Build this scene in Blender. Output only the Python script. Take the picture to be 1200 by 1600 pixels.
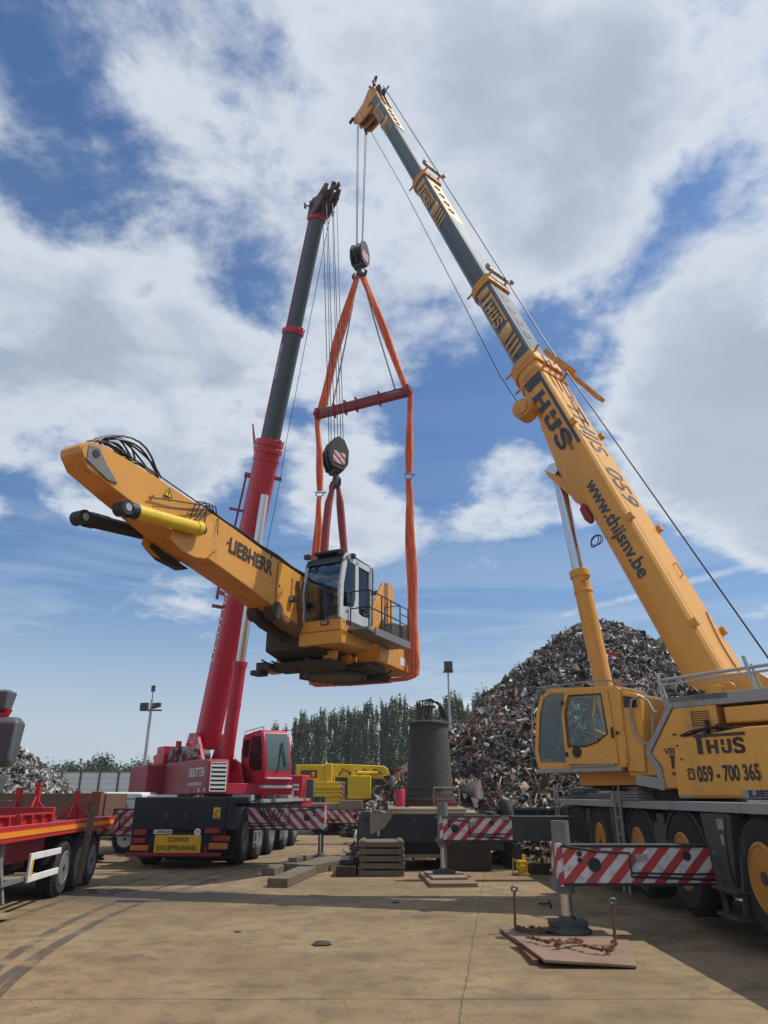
import bpy, math, random
import numpy as np
from mathutils import Matrix, Vector
R = math.radians
rnd = random.Random(7)
scn = bpy.context.scene
COL = scn.collection
for o in list(bpy.data.objects): bpy.data.objects.remove(o)

# ---------------------------------------------------------------- camera, exposure
cd = bpy.data.cameras.new('camera'); cam = bpy.data.objects.new('camera', cd); COL.objects.link(cam)
cd.sensor_fit = 'VERTICAL'; cd.sensor_height = 24; cd.lens = 24 * 1110 / 1600
cd.clip_start = .1; cd.clip_end = 3000
cam.location = (0, 0, 1.7); cam.rotation_euler = (R(90) + math.atan(443 / 1110), 0, 0)
scn.camera = cam
scn.render.engine = 'CYCLES'
scn.view_settings.view_transform = 'Standard'; scn.view_settings.look = 'None'
scn.view_settings.exposure = 0.0; scn.view_settings.gamma = 1
SUN_AZ, SUN_EL = 84, 58        # azimuth from +Y towards +X

# ---------------------------------------------------------------- node helpers
class NT:
    def __init__(s, tree): s.t = tree; s.n = tree.nodes; s.l = tree.links
    def new(s, typ, ins=None, **kw):
        n = s.n.new(typ)
        for k, v in kw.items(): setattr(n, k, v)
        for k, v in (ins or {}).items(): s.put(n.inputs[k], v)
        return n
    def put(s, sock, v):
        if isinstance(v, bpy.types.NodeSocket): s.l.new(v, sock)
        else: sock.default_value = v
    def m(s, op, a, b=None, c=None, clamp=False):
        n = s.new('ShaderNodeMath', operation=op); n.use_clamp = clamp
        for i, v in enumerate((a, b, c)):
            if v is not None: s.put(n.inputs[i], v)
        return n.outputs[0]
    def vm(s, op, a, b=None, out=0):
        n = s.new('ShaderNodeVectorMath', operation=op)
        s.put(n.inputs[0], a)
        if b is not None: s.put(n.inputs[1], b)
        return n.outputs[out]
    def ramp(s, v, a, b, c=0., d=1., interp='SMOOTHSTEP'):
        n = s.new('ShaderNodeMapRange', {0: v, 1: a, 2: b, 3: c, 4: d}); n.interpolation_type = interp
        return n.outputs[0]
    def mix(s, f, a, b, mode='MIX'):
        n = s.new('ShaderNodeMix', data_type='RGBA', blend_type=mode)
        s.put(n.inputs[0], f)
        for i, v in ((6, a), (7, b)): s.put(n.inputs[i], v if isinstance(v, bpy.types.NodeSocket) else (*v[:3], 1))
        return n.outputs[2]
    def noise(s, vec, scale, detail=4, rough=.55, dist=0.):
        n = s.new('ShaderNodeTexNoise', {'Scale': scale, 'Detail': detail, 'Roughness': rough, 'Distortion': dist})
        if vec is not None: s.l.new(vec, n.inputs['Vector'])
        return n.outputs[0]

# ---------------------------------------------------------------- sky with clouds, sun
def make_world():
    w = bpy.data.worlds.new('World'); scn.world = w; w.use_nodes = True
    w.node_tree.nodes.clear(); T = NT(w.node_tree)
    sky = T.new('ShaderNodeTexSky'); sky.sky_type = 'NISHITA'; sky.sun_disc = False
    sky.sun_elevation = R(SUN_EL); sky.sun_rotation = R(SUN_AZ); sky.air_density = 1.35; sky.dust_density = .6; sky.ozone_density = 2.0
    g = T.new('ShaderNodeTexCoord').outputs['Generated']
    sx = T.new('ShaderNodeSeparateXYZ'); T.l.new(g, sx.inputs[0])
    x, y, z = sx.outputs
    zz = T.m('ADD', T.m('MAXIMUM', z, 0.), .22)
    cx = T.new('ShaderNodeCombineXYZ'); T.put(cx.inputs[0], T.m('DIVIDE', x, zz)); T.put(cx.inputs[1], T.m('DIVIDE', y, zz))
    cx.inputs[2].default_value = 3.1
    cp = cx.outputs[0]
    big = T.noise(cp, .75, 3, .5, .1)
    med = T.noise(cp, 3.1, 12, .60, .20)
    fine = T.noise(cp, 7.0, 10, .62, .2)
    def blob(d, rad, amt):
        v = Vector(d).normalized()
        ds = T.vm('DISTANCE', g, tuple(v), out=1)
        return T.m('MULTIPLY', T.ramp(ds, 0, rad, 1, 0), amt)
    cov = T.m('ADD', T.m('MULTIPLY', big, .42), T.m('MULTIPLY', med, .66))
    cov = T.m('ADD', cov, T.m('MULTIPLY', T.m('SUBTRACT', fine, .5), .26))
    for d, rad, amt in SKYBLOBS: cov = T.m('ADD', cov, blob(d, rad, amt))
    dens = T.ramp(cov, .475, .615)
    thick = T.ramp(cov, .585, .76)
    # thin streaked cirrus low in the sky
    mp = T.new('ShaderNodeMapping'); T.l.new(g, mp.inputs[0]); mp.inputs['Rotation'].default_value = (0, R(9), 0); mp.inputs['Scale'].default_value = (1.1, 1.0, 9.5)
    cir = T.noise(mp.outputs[0], 2.3, 9, .6, .5)
    cir = T.m('MULTIPLY', T.ramp(cir, .38, .60), T.ramp(z, .08, .45, .95, .06))
    cir = T.m('MAXIMUM', cir, T.ramp(z, -.02, .30, 1.30, 0.))
    # two condensation trails
    def trail(p0, p1, wid, a):
        p0 = Vector(p0).normalized(); p1 = Vector(p1).normalized(); nrm = p0.cross(p1).normalized(); mid = (p0 + p1).normalized()
        dd = T.m('ABSOLUTE', T.vm('DOT_PRODUCT', g, tuple(nrm), out=1)); along = T.vm('DISTANCE', g, tuple(mid), out=1); L = (p0 - mid).length
        nn = T.ramp(T.noise(g, 60, 4), .3, .65, .55, 1)
        return T.m('MULTIPLY', T.m('MULTIPLY', T.ramp(dd, 0, wid, a, 0), T.ramp(along, L * .8, L, 1, 0)), nn)
    thin = cir
    for t in TRAILS: thin = T.m('MAXIMUM', thin, trail(*t))
    skc = T.mix(1.0, sky.outputs[0], (.66, .88, 1.16), 'MULTIPLY')
    lit = T.ramp(T.noise(cp, 3.4, 10, .6), .35, .68, 0, 1)
    shade = T.mix(T.m('MULTIPLY', thick, T.ramp(big, .36, .56, .60, 1.0)), (7.8, 8.4, 9.2), (4.2, 5.0, 6.2))
    shade = T.mix(T.m('MULTIPLY', lit, .42), shade, (6.8, 7.5, 8.4))
    c = T.mix(T.m('MULTIPLY', thin, .80), skc, T.mix(T.ramp(z, .0, .30), (6.4, 7.2, 8.1), (4.9, 6.2, 8.0)))
    c = T.mix(T.m('MULTIPLY', dens, .93), c, shade)
    bg = T.new('ShaderNodeBackground', {'Color': c, 'Strength': .091})
    out = T.new('ShaderNodeOutputWorld'); T.l.new(bg.outputs[0], out.inputs[0])
def dirpx(px, py):
    th = math.atan(443 / 1110); a = (px - 600) / 1110; b = (800 - py) / 1110
    return (a, math.cos(th) - b * math.sin(th), math.sin(th) + b * math.cos(th))
SKYBLOBS = [(dirpx(120, 130), .16, -.075), (dirpx(60, 330), .10, -.04), (dirpx(200, 30), .12, .05), (dirpx(780, 620), .26, -.19), (dirpx(80, 960), .42, -.24), (dirpx(820, 930), .40, -.20),
            (dirpx(1130, 390), .20, -.17), (dirpx(950, 470), .12, -.08), (dirpx(180, 640), .34, .13), (dirpx(650, 200), .5, .125), (dirpx(200, 420), .34, .07), (dirpx(1080, 150), .36, .08),
            (dirpx(1120, 620), .34, .24), (dirpx(790, 780), .18, .36), (dirpx(560, 800), .16, .27), (dirpx(1150, 740), .22, .20), (dirpx(1000, 930), .22, -.12), (dirpx(500, 1190), .5, -.12), (dirpx(1100, 1190), .4, -.12), (dirpx(240, 760), .10, .16), (dirpx(290, 960), .13, .20), (dirpx(690, 1085), .12, .17)]
TRAILS = [(dirpx(850, 970), dirpx(1260, 860), .008, 1.3), (dirpx(270, 880), dirpx(140, 985), .008, .5)]
make_world()
sl = bpy.data.lights.new('sun', 'SUN'); sl.energy = 3.9; sl.angle = R(.5); sl.color = (1, .95, .86)
so = bpy.data.objects.new('sun', sl); COL.objects.link(so); so.location = (60, 10, 80)
sdir = Vector((math.sin(R(SUN_AZ)) * math.cos(R(SUN_EL)), math.cos(R(SUN_AZ)) * math.cos(R(SUN_EL)), math.sin(R(SUN_EL))))
so.rotation_euler = sdir.to_track_quat('Z', 'Y').to_euler()

# ---------------------------------------------------------------- materials
def base_mat(name):
    m = bpy.data.materials.new(name); m.use_nodes = True; m.node_tree.nodes.clear(); T = NT(m.node_tree)
    p = T.new('ShaderNodeBsdfPrincipled'); o = T.new('ShaderNodeOutputMaterial'); T.l.new(p.outputs[0], o.inputs[0])
    return m, T, p
def mat(name, color, rough=.5, metal=0., dirt=.25, dcol=(.10, .075, .05), scale=2.0, bump=.02, streak=True, var=.12):
    m, T, p = base_mat(name)
    tc = T.new('ShaderNodeTexCoord').outputs['Object']
    mp = T.new('ShaderNodeMapping', {'Vector': tc, 'Scale': (1, 1, .28 if streak else 1)}).outputs[0]
    n1 = T.noise(mp, scale, 7, .65); n2 = T.noise(tc, scale * 5, 5, .6); n3 = T.noise(tc, .5, 3)
    c = T.mix(T.m('MULTIPLY', T.ramp(n3, .3, .7), var), color, [v * .6 for v in color])
    f = T.m('MULTIPLY', T.ramp(T.m('ADD', T.m('MULTIPLY', n1, .65), T.m('MULTIPLY', n2, .35)), .47, .70), dirt, clamp=True)
    c = T.mix(f, c, dcol)
    T.put(p.inputs['Base Color'], c); p.inputs['Metallic'].default_value = metal
    T.put(p.inputs['Roughness'], T.m('ADD', rough, T.m('MULTIPLY', f, .35), clamp=True))
    if bump:
        b = T.new('ShaderNodeBump', {'Strength': min(1, bump * 8), 'Distance': .02, 'Height': n2}); T.l.new(b.outputs[0], p.inputs['Normal'])
    return m
M = {}
def D(k, *a, **kw): M[k] = mat(k, *a, **kw)
D('yellow_paint', (.75, .355, .055), .38, dirt=.45, dcol=(.36, .21, .08), var=.2)
D('rim_yellow_shaded', (.46, .20, .02), .5, dirt=.6, dcol=(.10, .07, .04), scale=5)  # yellow paint darkened: shade at the wheels put into the colour, plus dirt
D('orange_paint', (.68, .315, .05), .42, dirt=.6, dcol=(.24, .12, .045), var=.25)
D('bright_yellow', (.72, .50, .02), .4, dirt=.3, dcol=(.25, .17, .03))
D('lemon_paint', (.70, .48, .012), .45, dirt=.5, dcol=(.2, .15, .03))
D('red_paint', (.50, .022, .050), .38, dirt=.25, dcol=(.16, .03, .025))
D('dark_red_paint', (.25, .015, .030), .42, dirt=.3, dcol=(.09, .03, .03))
D('trailer_red', (.44, .022, .022), .5, dirt=.5, dcol=(.16, .05, .035))
D('trailer_orange', (.80, .27, .02), .45, dirt=.25)
D('black_steel', (.013, .016, .020), .5, dirt=.3, dcol=(.06, .055, .05))
D('boom_slate', (.055, .078, .095), .33, dirt=.15, dcol=(.08, .08, .08))
D('rear_black', (.007, .009, .014), .45, dirt=.12, dcol=(.04, .035, .03))
D('head_grey', (.10, .05, .055), .5, dirt=.5)
D('dark_grey', (.05, .052, .052), .55, dirt=.45, dcol=(.10, .085, .065))
D('mid_grey', (.16, .165, .165), .5, dirt=.4)
D('light_grey', (.30, .30, .295), .5, dirt=.4)
D('cab_grey', (.50, .52, .53), .4, dirt=.3)
D('white_paint', (.72, .73, .73), .4, dirt=.25, dcol=(.35, .32, .27))
D('chrome', (.62, .63, .65), .25, metal=1., dirt=.1, bump=0)
D('galv', (.42, .43, .44), .45, metal=.6, dirt=.3)
D('rubber', (.016, .0155, .015), .85, dirt=.55, dcol=(.085, .072, .055), scale=4)
D('rust', (.17, .075, .035), .85, dirt=.7, dcol=(.06, .035, .025), streak=False)
D('rusty_red', (.22, .06, .035), .8, dirt=.6, dcol=(.09, .05, .035), streak=False)
D('dark_brown', (.045, .032, .026), .8, dirt=.5, streak=False)
D('plate_steel', (.27, .18, .12), .62, metal=.25, dirt=.65, dcol=(.15, .085, .055), scale=1.5, streak=False)
D('dusty_steel', (.27, .21, .145), .8, dirt=.6, dcol=(.10, .07, .05), streak=False)
D('cone_grey', (.060, .062, .052), .7, dirt=.75, dcol=(.045, .035, .028), scale=2.2)
D('timber', (.15, .115, .08), .85, dirt=.7, dcol=(.06, .045, .032), scale=3, streak=False)
D('plank_brown', (.16, .085, .06), .8, dirt=.6, dcol=(.07, .045, .035), scale=3, streak=False)
D('sling_orange', (.86, .19, .085), .8, dirt=.3, dcol=(.5, .09, .05), bump=.03)
def slingmat():
    m, T, p = base_mat('sling_orange'); tc = T.new('ShaderNodeTexCoord').outputs['Object']
    mp = T.new('ShaderNodeMapping', {'Vector': tc, 'Scale': (9, 9, .8)}).outputs[0]; n = T.noise(mp, 2.2, 5, .6); n2 = T.noise(tc, 1.3, 4)
    w = T.new('ShaderNodeTexWave', {'Vector': tc, 'Scale': 9., 'Distortion': 1.5}, bands_direction='Z').outputs[1]
    c = T.mix(T.ramp(n, .38, .62), (.88, .24, .12), (.62, .10, .045)); c = T.mix(T.ramp(n2, .5, .75, 0, .5), c, (.50, .16, .09))
    T.put(p.inputs['Base Color'], c); p.inputs['Roughness'].default_value = .85
    b = T.new('ShaderNodeBump', {'Strength': .5, 'Distance': .02, 'Height': T.m('ADD', n, T.m('MULTIPLY', w, .25))}); T.l.new(b.outputs[0], p.inputs['Normal']); M['sling_orange'] = m
slingmat()
D('sling_red', (.36, .075, .075), .8, dirt=.3, dcol=(.2, .05, .05))
D('cable', (.03, .032, .036), .5, metal=.3, dirt=0, bump=0)
D('hose', (.015, .015, .016), .5, dirt=0, bump=0)
D('navy', (.035, .055, .09), .5, dirt=.15, bump=0)
D('letter_dark', (.045, .03, .025), .55, dirt=.1, bump=0)
D('letter_white', (.75, .72, .70), .5, dirt=.25, bump=0)
D('letter_tan', (.60, .36, .12), .5, dirt=.2, bump=0)
D('sign_yellow', (.72, .40, .02), .45, dirt=.1, bump=0)
D('lamp_red', (.35, .04, .02), .3, dirt=.2, bump=0)
D('lamp_amber', (.55, .17, .03), .3, dirt=.3, bump=0)
D('mirror_plastic', (.085, .10, .115), .55, dirt=.1)
D('teal', (.20, .32, .34), .5, dirt=.3)
D('concrete_wall', (.62, .64, .64), .8, dirt=.3, dcol=(.4, .4, .38), scale=.5)
D('bark', (.10, .085, .07), .9, dirt=.4)
def glass(name, col, dark):
    m, T, p = base_mat(name); T.n.remove(p); out = [n for n in T.n if n.type == 'OUTPUT_MATERIAL'][0]
    if dark: s1 = T.new('ShaderNodeBsdfDiffuse', {'Color': (*col, 1)})
    else: s1 = T.new('ShaderNodeBsdfTransparent', {'Color': (*col, 1)})
    s2 = T.new('ShaderNodeBsdfGlossy', {'Color': (.9, .95, 1, 1), 'Roughness': .03})
    n = T.noise(T.new('ShaderNodeTexCoord').outputs['Object'], 1.7, 3)
    b = T.new('ShaderNodeBump', {'Strength': .12, 'Distance': .1, 'Height': n}); T.l.new(b.outputs[0], s2.inputs['Normal'])
    fr = T.new('ShaderNodeFresnel', {'IOR': 1.5}).outputs[0]
    mx = T.new('ShaderNodeMixShader'); T.put(mx.inputs[0], T.m('MULTIPLY', fr, 1.0 if not dark else .8)); T.l.new(s1.outputs[0], mx.inputs[1]); T.l.new(s2.outputs[0], mx.inputs[2])
    T.l.new(mx.outputs[0], out.inputs[0]); M[name] = m
glass('dark_glass', (.012, .016, .016), True)
glass('clear_glass', (.72, .80, .83), False); glass('cab_glass', (.74, .82, .78), False)
def hazard(name, sx, sz, per):
    m, T, p = base_mat(name)
    s = T.new('ShaderNodeSeparateXYZ'); tc = T.new('ShaderNodeTexCoord').outputs['Object']; T.l.new(tc, s.inputs[0])
    v = T.m('DIVIDE', T.m('ADD', T.m('MULTIPLY', s.outputs[0], sx), T.m('MULTIPLY', s.outputs[2], sz)), per)
    f = T.m('GREATER_THAN', T.m('FRACT', v), .5)
    c = T.mix(f, (.62, .60, .60), (.45, .035, .035))
    d = T.ramp(T.noise(tc, 6, 6, .65), .45, .72, 0, .6)
    T.put(p.inputs['Base Color'], T.mix(d, c, (.14, .10, .085))); p.inputs['Roughness'].default_value = .5
    M[name] = m
hazard('hazard_right', 1, -1, .30); hazard('hazard_left', 1, 1, .30)

# ---------------------------------------------------------------- mesh builder
I4 = Matrix.Identity(4)
class MB:
    def __init__(s, Mx=None): s.v = []; s.f = []; s.mi = []; s.M = Mx or I4; s.cur = 0
    def add(s, vs, fs):
        b = len(s.v); s.v += [tuple(s.M @ Vector(v)) for v in vs]; s.f += [tuple(i + b for i in f) for f in fs]; s.mi += [s.cur] * len(fs)
        return s
    def box(s, x0, x1, y0, y1, z0, z1):
        return s.add([(x, y, z) for z in (z0, z1) for x, y in ((x0, y0), (x1, y0), (x1, y1), (x0, y1))],
                     [(3, 2, 1, 0), (4, 5, 6, 7), (0, 1, 5, 4), (1, 2, 6, 5), (2, 3, 7, 6), (3, 0, 4, 7)])
    def beam(s, p0, p1, w, h, up=(0, 0, 1)):
        p0 = Vector(p0); p1 = Vector(p1); d = (p1 - p0).normalized(); u = Vector(up)
        if abs(d.dot(u)) > .98: u = Vector((1, 0, 0))
        a = d.cross(u).normalized(); b = a.cross(d)
        vs = [p + a * (i * w / 2) + b * (j * h / 2) for p in (p0, p1) for i, j in ((-1, -1), (1, -1), (1, 1), (-1, 1))]
        return s.add(vs, [(3, 2, 1, 0), (4, 5, 6, 7), (0, 1, 5, 4), (1, 2, 6, 5), (2, 3, 7, 6), (3, 0, 4, 7)])
    def tube(s, pts, r, n=8, caps=True, flat=1.):
        P = [Vector(p) for p in pts]; rs = r if isinstance(r, (list, tuple)) else [r] * len(P)
        vs = []; a = None
        for i, p in enumerate(P):
            d = ((P[min(i + 1, len(P) - 1)] - P[max(i - 1, 0)])).normalized()
            if a is None: a = d.orthogonal().normalized()
            else: a = (a - d * a.dot(d)).normalized()
            b = d.cross(a)
            vs += [p + (a * math.cos(t * 2 * math.pi / n) + b * math.sin(t * 2 * math.pi / n) * flat) * rs[i] for t in range(n)]
        fs = [(i * n + j, i * n + (j + 1) % n, (i + 1) * n + (j + 1) % n, (i + 1) * n + j) for i in range(len(P) - 1) for j in range(n)]
        if caps: fs += [tuple(range(n - 1, -1, -1)), tuple(range((len(P) - 1) * n, len(P) * n))]
        return s.add(vs, fs)
    def cyl(s, p0, p1, r, r2=None, n=18): return s.tube([p0, p1], [r, r if r2 is None else r2], n)
    def prism(s, pts, a, b, ax='y'):
        n = len(pts)
        def q(u, v, w): return (u, w, v) if ax == 'y' else ((w, u, v) if ax == 'x' else (u, v, w))
        return s.add([q(u, v, a) for u, v in pts] + [q(u, v, b) for u, v in pts],
                     [tuple(range(n)), tuple(range(2 * n - 1, n - 1, -1))] + [(i, i + n, (i + 1) % n + n, (i + 1) % n) for i in range(n)])
    def loft(s, rings, caps=True):
        n = len(rings[0]); vs = [v for r in rings for v in r]
        fs = [(i * n + j, i * n + (j + 1) % n, (i + 1) * n + (j + 1) % n, (i + 1) * n + j) for i in range(len(rings) - 1) for j in range(n)]
        if caps: fs += [tuple(range(n - 1, -1, -1)), tuple(range((len(rings) - 1) * n, len(rings) * n))]
        return s.add(vs, fs)
    def lathe(s, prof, p0, d, n=32):
        p0 = Vector(p0); d = Vector(d).normalized(); a = d.orthogonal().normalized(); b = d.cross(a)
        return s.loft([[p0 + d * z + (a * math.cos(t * 2 * math.pi / n) + b * math.sin(t * 2 * math.pi / n)) * r for t in range(n)] for r, z in prof])
    def ringtorus(s, c, ax, R0, r, n=20, k=6, arc=1.):
        ax = Vector(ax).normalized(); a = ax.orthogonal().normalized(); b = ax.cross(a); c = Vector(c)
        return s.tube([c + (a * math.cos(t * arc * 2 * math.pi / n) + b * math.sin(t * arc * 2 * math.pi / n)) * R0 for t in range(n + 1)], r, k)
    def build(s, name, mats, parent=None, bevel=0, loc=None, rz=0, seg=2, mtx=None):
        me = bpy.data.meshes.new(name); me.from_pydata(s.v, [], s.f); me.update()
        for m_ in (mats if isinstance(mats, (list, tuple)) else [mats]): me.materials.append(M[m_] if isinstance(m_, str) else m_)
        me.polygons.foreach_set('material_index', s.mi)
        import bmesh
        bm = bmesh.new(); bm.from_mesh(me); bmesh.ops.recalc_face_normals(bm, faces=bm.faces); bm.to_mesh(me); bm.free()
        me.polygons.foreach_set('use_smooth', [True] * len(me.polygons)); me.set_sharp_from_angle(angle=R(32))
        o = bpy.data.objects.new(name, me); COL.objects.link(o); o.parent = parent
        if loc is not None: o.location = loc; o.rotation_euler = (0, 0, rz)
        if mtx is not None: o.matrix_local = mtx
        if bevel:
            b = o.modifiers.new('bevel', 'BEVEL'); b.width = bevel; b.segments = seg; b.limit_method = 'ANGLE'; b.angle_limit = R(35)
        return o
def tag(o, label, cat, group=None, kind=None):
    if kind: o['kind'] = kind
    if label: o['label'] = label
    if cat: o['category'] = cat
    if group: o['group'] = group
    return o
def empty(name, loc, rz, label, cat, group=None):
    o = bpy.data.objects.new(name, None); COL.objects.link(o); o.location = loc; o.rotation_euler = (0, 0, rz); o.empty_display_size = .3
    return tag(o, label, cat, group)
def copytree(o, parent=None, loc=None, rz=None):
    c = o.copy(); COL.objects.link(c); c.parent = parent
    if loc is not None: c.location = loc
    if rz is not None: c.rotation_euler = (0, 0, rz)
    for ch in list(o.children): copytree(ch, c)
    return c
def yawm(x, y, yaw): return Matrix.Translation((x, y, 0)) @ Matrix.Rotation(yaw, 4, 'Z')
def axes(o, x, y):
    x = Vector(x).normalized(); y = Vector(y).normalized(); z = x.cross(y).normalized(); y = z.cross(x)
    m = Matrix((x, y, z)).transposed().to_4x4(); m.translation = Vector(o); return m
def text(s, name, size, m, parent, mtx, width=None, bold=.02, ext=.003, align='CENTER'):
    cu = bpy.data.curves.new(name, 'FONT'); cu.body = s; cu.size = size; cu.extrude = ext; cu.offset = bold * size; cu.align_x = align; cu.align_y = 'CENTER'; cu.resolution_u = 3
    t = bpy.data.objects.new(name + '_curve', cu); COL.objects.link(t)
    me = bpy.data.meshes.new_from_object(t.evaluated_get(bpy.context.evaluated_depsgraph_get())); bpy.data.objects.remove(t); bpy.data.curves.remove(cu)
    me.name = name; me.materials.clear(); me.materials.append(M[m])
    if width:
        xs = [v.co.x for v in me.vertices]; me.transform(Matrix.Scale(width / (max(xs) - min(xs)), 4, (1, 0, 0)))
    o = bpy.data.objects.new(name, me); COL.objects.link(o); o.parent = parent; o.matrix_local = mtx
    return o
def thijs(size, m, parent, mtx, wid=3.2):
    """letters T H IJ S with the long bar of the T over the rest; local x right, y up, origin at left baseline"""
    b = MB(); t = .004; s = size
    U = wid * s / 3.2
    b.box(0, wid * s, .84 * s, s, -t, t)
    b.box(.14 * U, .48 * U, 0, .84 * s, -t, t)
    h = .70 * s
    b.box(.78 * U, .98 * U, 0, h, -t, t); b.box(1.26 * U, 1.46 * U, 0, h, -t, t); b.box(.98 * U, 1.26 * U, .27 * s, .43 * s, -t, t)
    b.box(1.66 * U, 1.86 * U, .40 * s, h, -t, t); b.box(1.66 * U, 1.84 * U, .14 * s, .32 * s, -t, t)
    b.box(2.06 * U, 2.28 * U, .12 * s, h, -t, t); b.prism([(1.74 * U, 0), (2.18 * U, 0), (2.28 * U, .12 * s), (2.06 * U, .14 * s), (1.84 * U, .14 * s), (1.66 * U, .14 * s)], -t, t, 'z')
    # S from a bent ribbon
    pts = [(3.0, .56), (2.9, .66), (2.72, .69), (2.54, .64), (2.47, .53), (2.54, .42), (2.74, .36), (2.93, .30), (3.0, .19), (2.94, .07), (2.75, .02), (2.56, .04), (2.46, .14)]
    w = .085
    for i in range(len(pts) - 1):
        p = Vector((pts[i][0] * U, pts[i][1] * s, 0)); q = Vector((pts[i + 1][0] * U, pts[i + 1][1] * s, 0)); e = (q - p).normalized() * .03 * s
        b.beam(p - e, q + e, w * 2 * s, 2 * t, (0, 0, 1))
    return b.build('lettering', m, parent, mtx=mtx)

# ---------------------------------------------------------------- ground
def ground():
    m, T, p = base_mat('ground')
    pos = T.new('ShaderNodeNewGeometry').outputs['Position']
    sp = T.new('ShaderNodeSeparateXYZ'); T.l.new(pos, sp.inputs[0]); x, y, z = sp.outputs
    n1 = T.noise(pos, .35, 8, .62); n2 = T.noise(pos, 2.6, 9, .68); n3 = T.noise(pos, 22, 6, .7); nw = T.noise(pos, 1.1, 5)
    c = T.mix(T.ramp(n1, .32, .68), (.180, .120, .056), (.285, .202, .108))
    c = T.mix(T.ramp(n2, .42, .68, 0, .75), c, (.125, .085, .047))
    c = T.mix(T.ramp(n3, .55, .8, 0, .5), c, (.33, .25, .155))
    mp = T.new('ShaderNodeMapping', {'Vector': pos, 'Rotation': (0, 0, R(-8)), 'Scale': (1.6, .22, 1)}).outputs[0]
    c = T.mix(T.ramp(T.noise(mp, 1.4, 7, .65), .52, .72, 0, .45), c, (.28, .21, .13))
    wob = T.m('MULTIPLY', T.m('SUBTRACT', nw, .5), .10)
    def joint(v, per, off, w):
        f = T.m('FRACT', T.m('DIVIDE', T.m('ADD', T.m('SUBTRACT', v, off), wob), per))
        f = T.m('MULTIPLY', T.m('MINIMUM', f, T.m('SUBTRACT', 1., f)), per)
        return T.ramp(f, w * .35, w, 1, 0)
    sk = T.m('SUBTRACT', x, T.m('MULTIPLY', y, .15))
    j = T.m('MAXIMUM', joint(y, 5.35, 7.55, .022), T.m('MULTIPLY', joint(sk, 4.4, -.43, .013), .6))
    vor = T.new('ShaderNodeTexVoronoi', {'Vector': T.vm('ADD', pos, T.new('ShaderNodeTexNoise', {'Vector': pos, 'Scale': 1.5, 'Detail': 6}).outputs[1]), 'Scale': .33}, feature='DISTANCE_TO_EDGE').outputs[0]
    crack = T.m('MULTIPLY', T.ramp(vor, 0, .010, 1, 0), T.ramp(T.noise(pos, .5, 2), .50, .62))
    j = T.m('MULTIPLY', T.m('MAXIMUM', j, T.m('MULTIPLY', crack, .55)), T.ramp(n2, .3, .55, .4, 1))
    c = T.mix(T.m('MULTIPLY', j, .55), c, (.07, .05, .035))
    # tyre tracks, two pairs of arcs curving left
    tr = None
    for cxx, cyy, rad, w in ((16.0, 13.3, 20.62, .10), (16.3, 12.6, 20.45, .07), (17.5, 13.6, 23.1, .10), (22.8, 12.7, 26.97, .09)):
        d = T.vm('DISTANCE', T.new('ShaderNodeCombineXYZ', {0: x, 1: y, 2: 0.}).outputs[0], (cxx, cyy, 0), out=1)
        f = T.ramp(T.m('ABSOLUTE', T.m('ADD', T.m('SUBTRACT', d, rad), T.m('MULTIPLY', wob, .5))), w * .4, w, 1, 0)
        tr = f if tr is None else T.m('MAXIMUM', tr, f)
    tr = T.m('MULTIPLY', tr, T.ramp(T.noise(pos, 1.7, 6), .36, .52, .25, 1))
    c = T.mix(T.m('MULTIPLY', tr, .8), c, (.060, .050, .040))
    for sx_, sy_, rad in ((-.28, 9.4, .30), (1.2, 7.6, .25), (-1.6, 13.2, .35), (.6, 12.2, .30), (-2.9, 9.2, .22), (3.2, 12.5, .5), (-1.2, 8.0, .2)):
        ds = T.vm('DISTANCE', T.vm('MULTIPLY', T.vm('SUBTRACT', pos, (sx_, sy_, 0)), (.55, 1, 1)), (0, 0, 0), out=1)
        c = T.mix(T.ramp(T.m('ADD', ds, T.m('MULTIPLY', T.m('SUBTRACT', n2, .5), 1.3)), rad * .2, rad, .55, 0), c, (.075, .055, .038))
    sc = T.noise(T.new('ShaderNodeMapping', {'Vector': pos, 'Rotation': (0, 0, .6), 'Scale': (1.2, 9, 1)}).outputs[0], 2.2, 5, .5)
    c = T.mix(T.m('MULTIPLY', T.ramp(sc, .66, .72), T.ramp(T.noise(pos, .9, 2), .5, .62, 0, .5)), c, (.42, .35, .26))
    # darker, smoother patch round the puddle
    dd = T.vm('DISTANCE', T.vm('MULTIPLY', pos, (.55, 1, 1)), (-2.4, 14.6, 0), out=1)
    dark_patch = T.ramp(T.m('ADD', dd, T.m('MULTIPLY', n2, 1.6)), 1.3, 2.3, .8, 0)
    c = T.mix(dark_patch, c, (.085, .066, .047))
    T.put(p.inputs['Base Color'], c); T.put(p.inputs['Roughness'], T.m('SUBTRACT', .92, T.m('MULTIPLY', dark_patch, .35)))
    h = T.m('SUBTRACT', T.m('ADD', T.m('MULTIPLY', n2, .5), T.m('MULTIPLY', n3, .35)), T.m('MULTIPLY', T.m('MAXIMUM', j, tr), .5))
    b = T.new('ShaderNodeBump', {'Strength': .9, 'Distance': .035, 'Height': h}); T.l.new(b.outputs[0], p.inputs['Normal'])
    M['ground'] = m
    o = MB().add([(-900, -300, 0), (900, -300, 0), (900, 1500, 0), (-900, 1500, 0)], [(0, 1, 2, 3)]).build('ground', 'ground')
    tag(o, 'dusty brown concrete yard floor with joints and tyre tracks', 'ground', kind='structure')
    m, T, p = base_mat('water'); p.inputs['Base Color'].default_value = (.05, .045, .035, 1); p.inputs['Roughness'].default_value = .06
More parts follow.
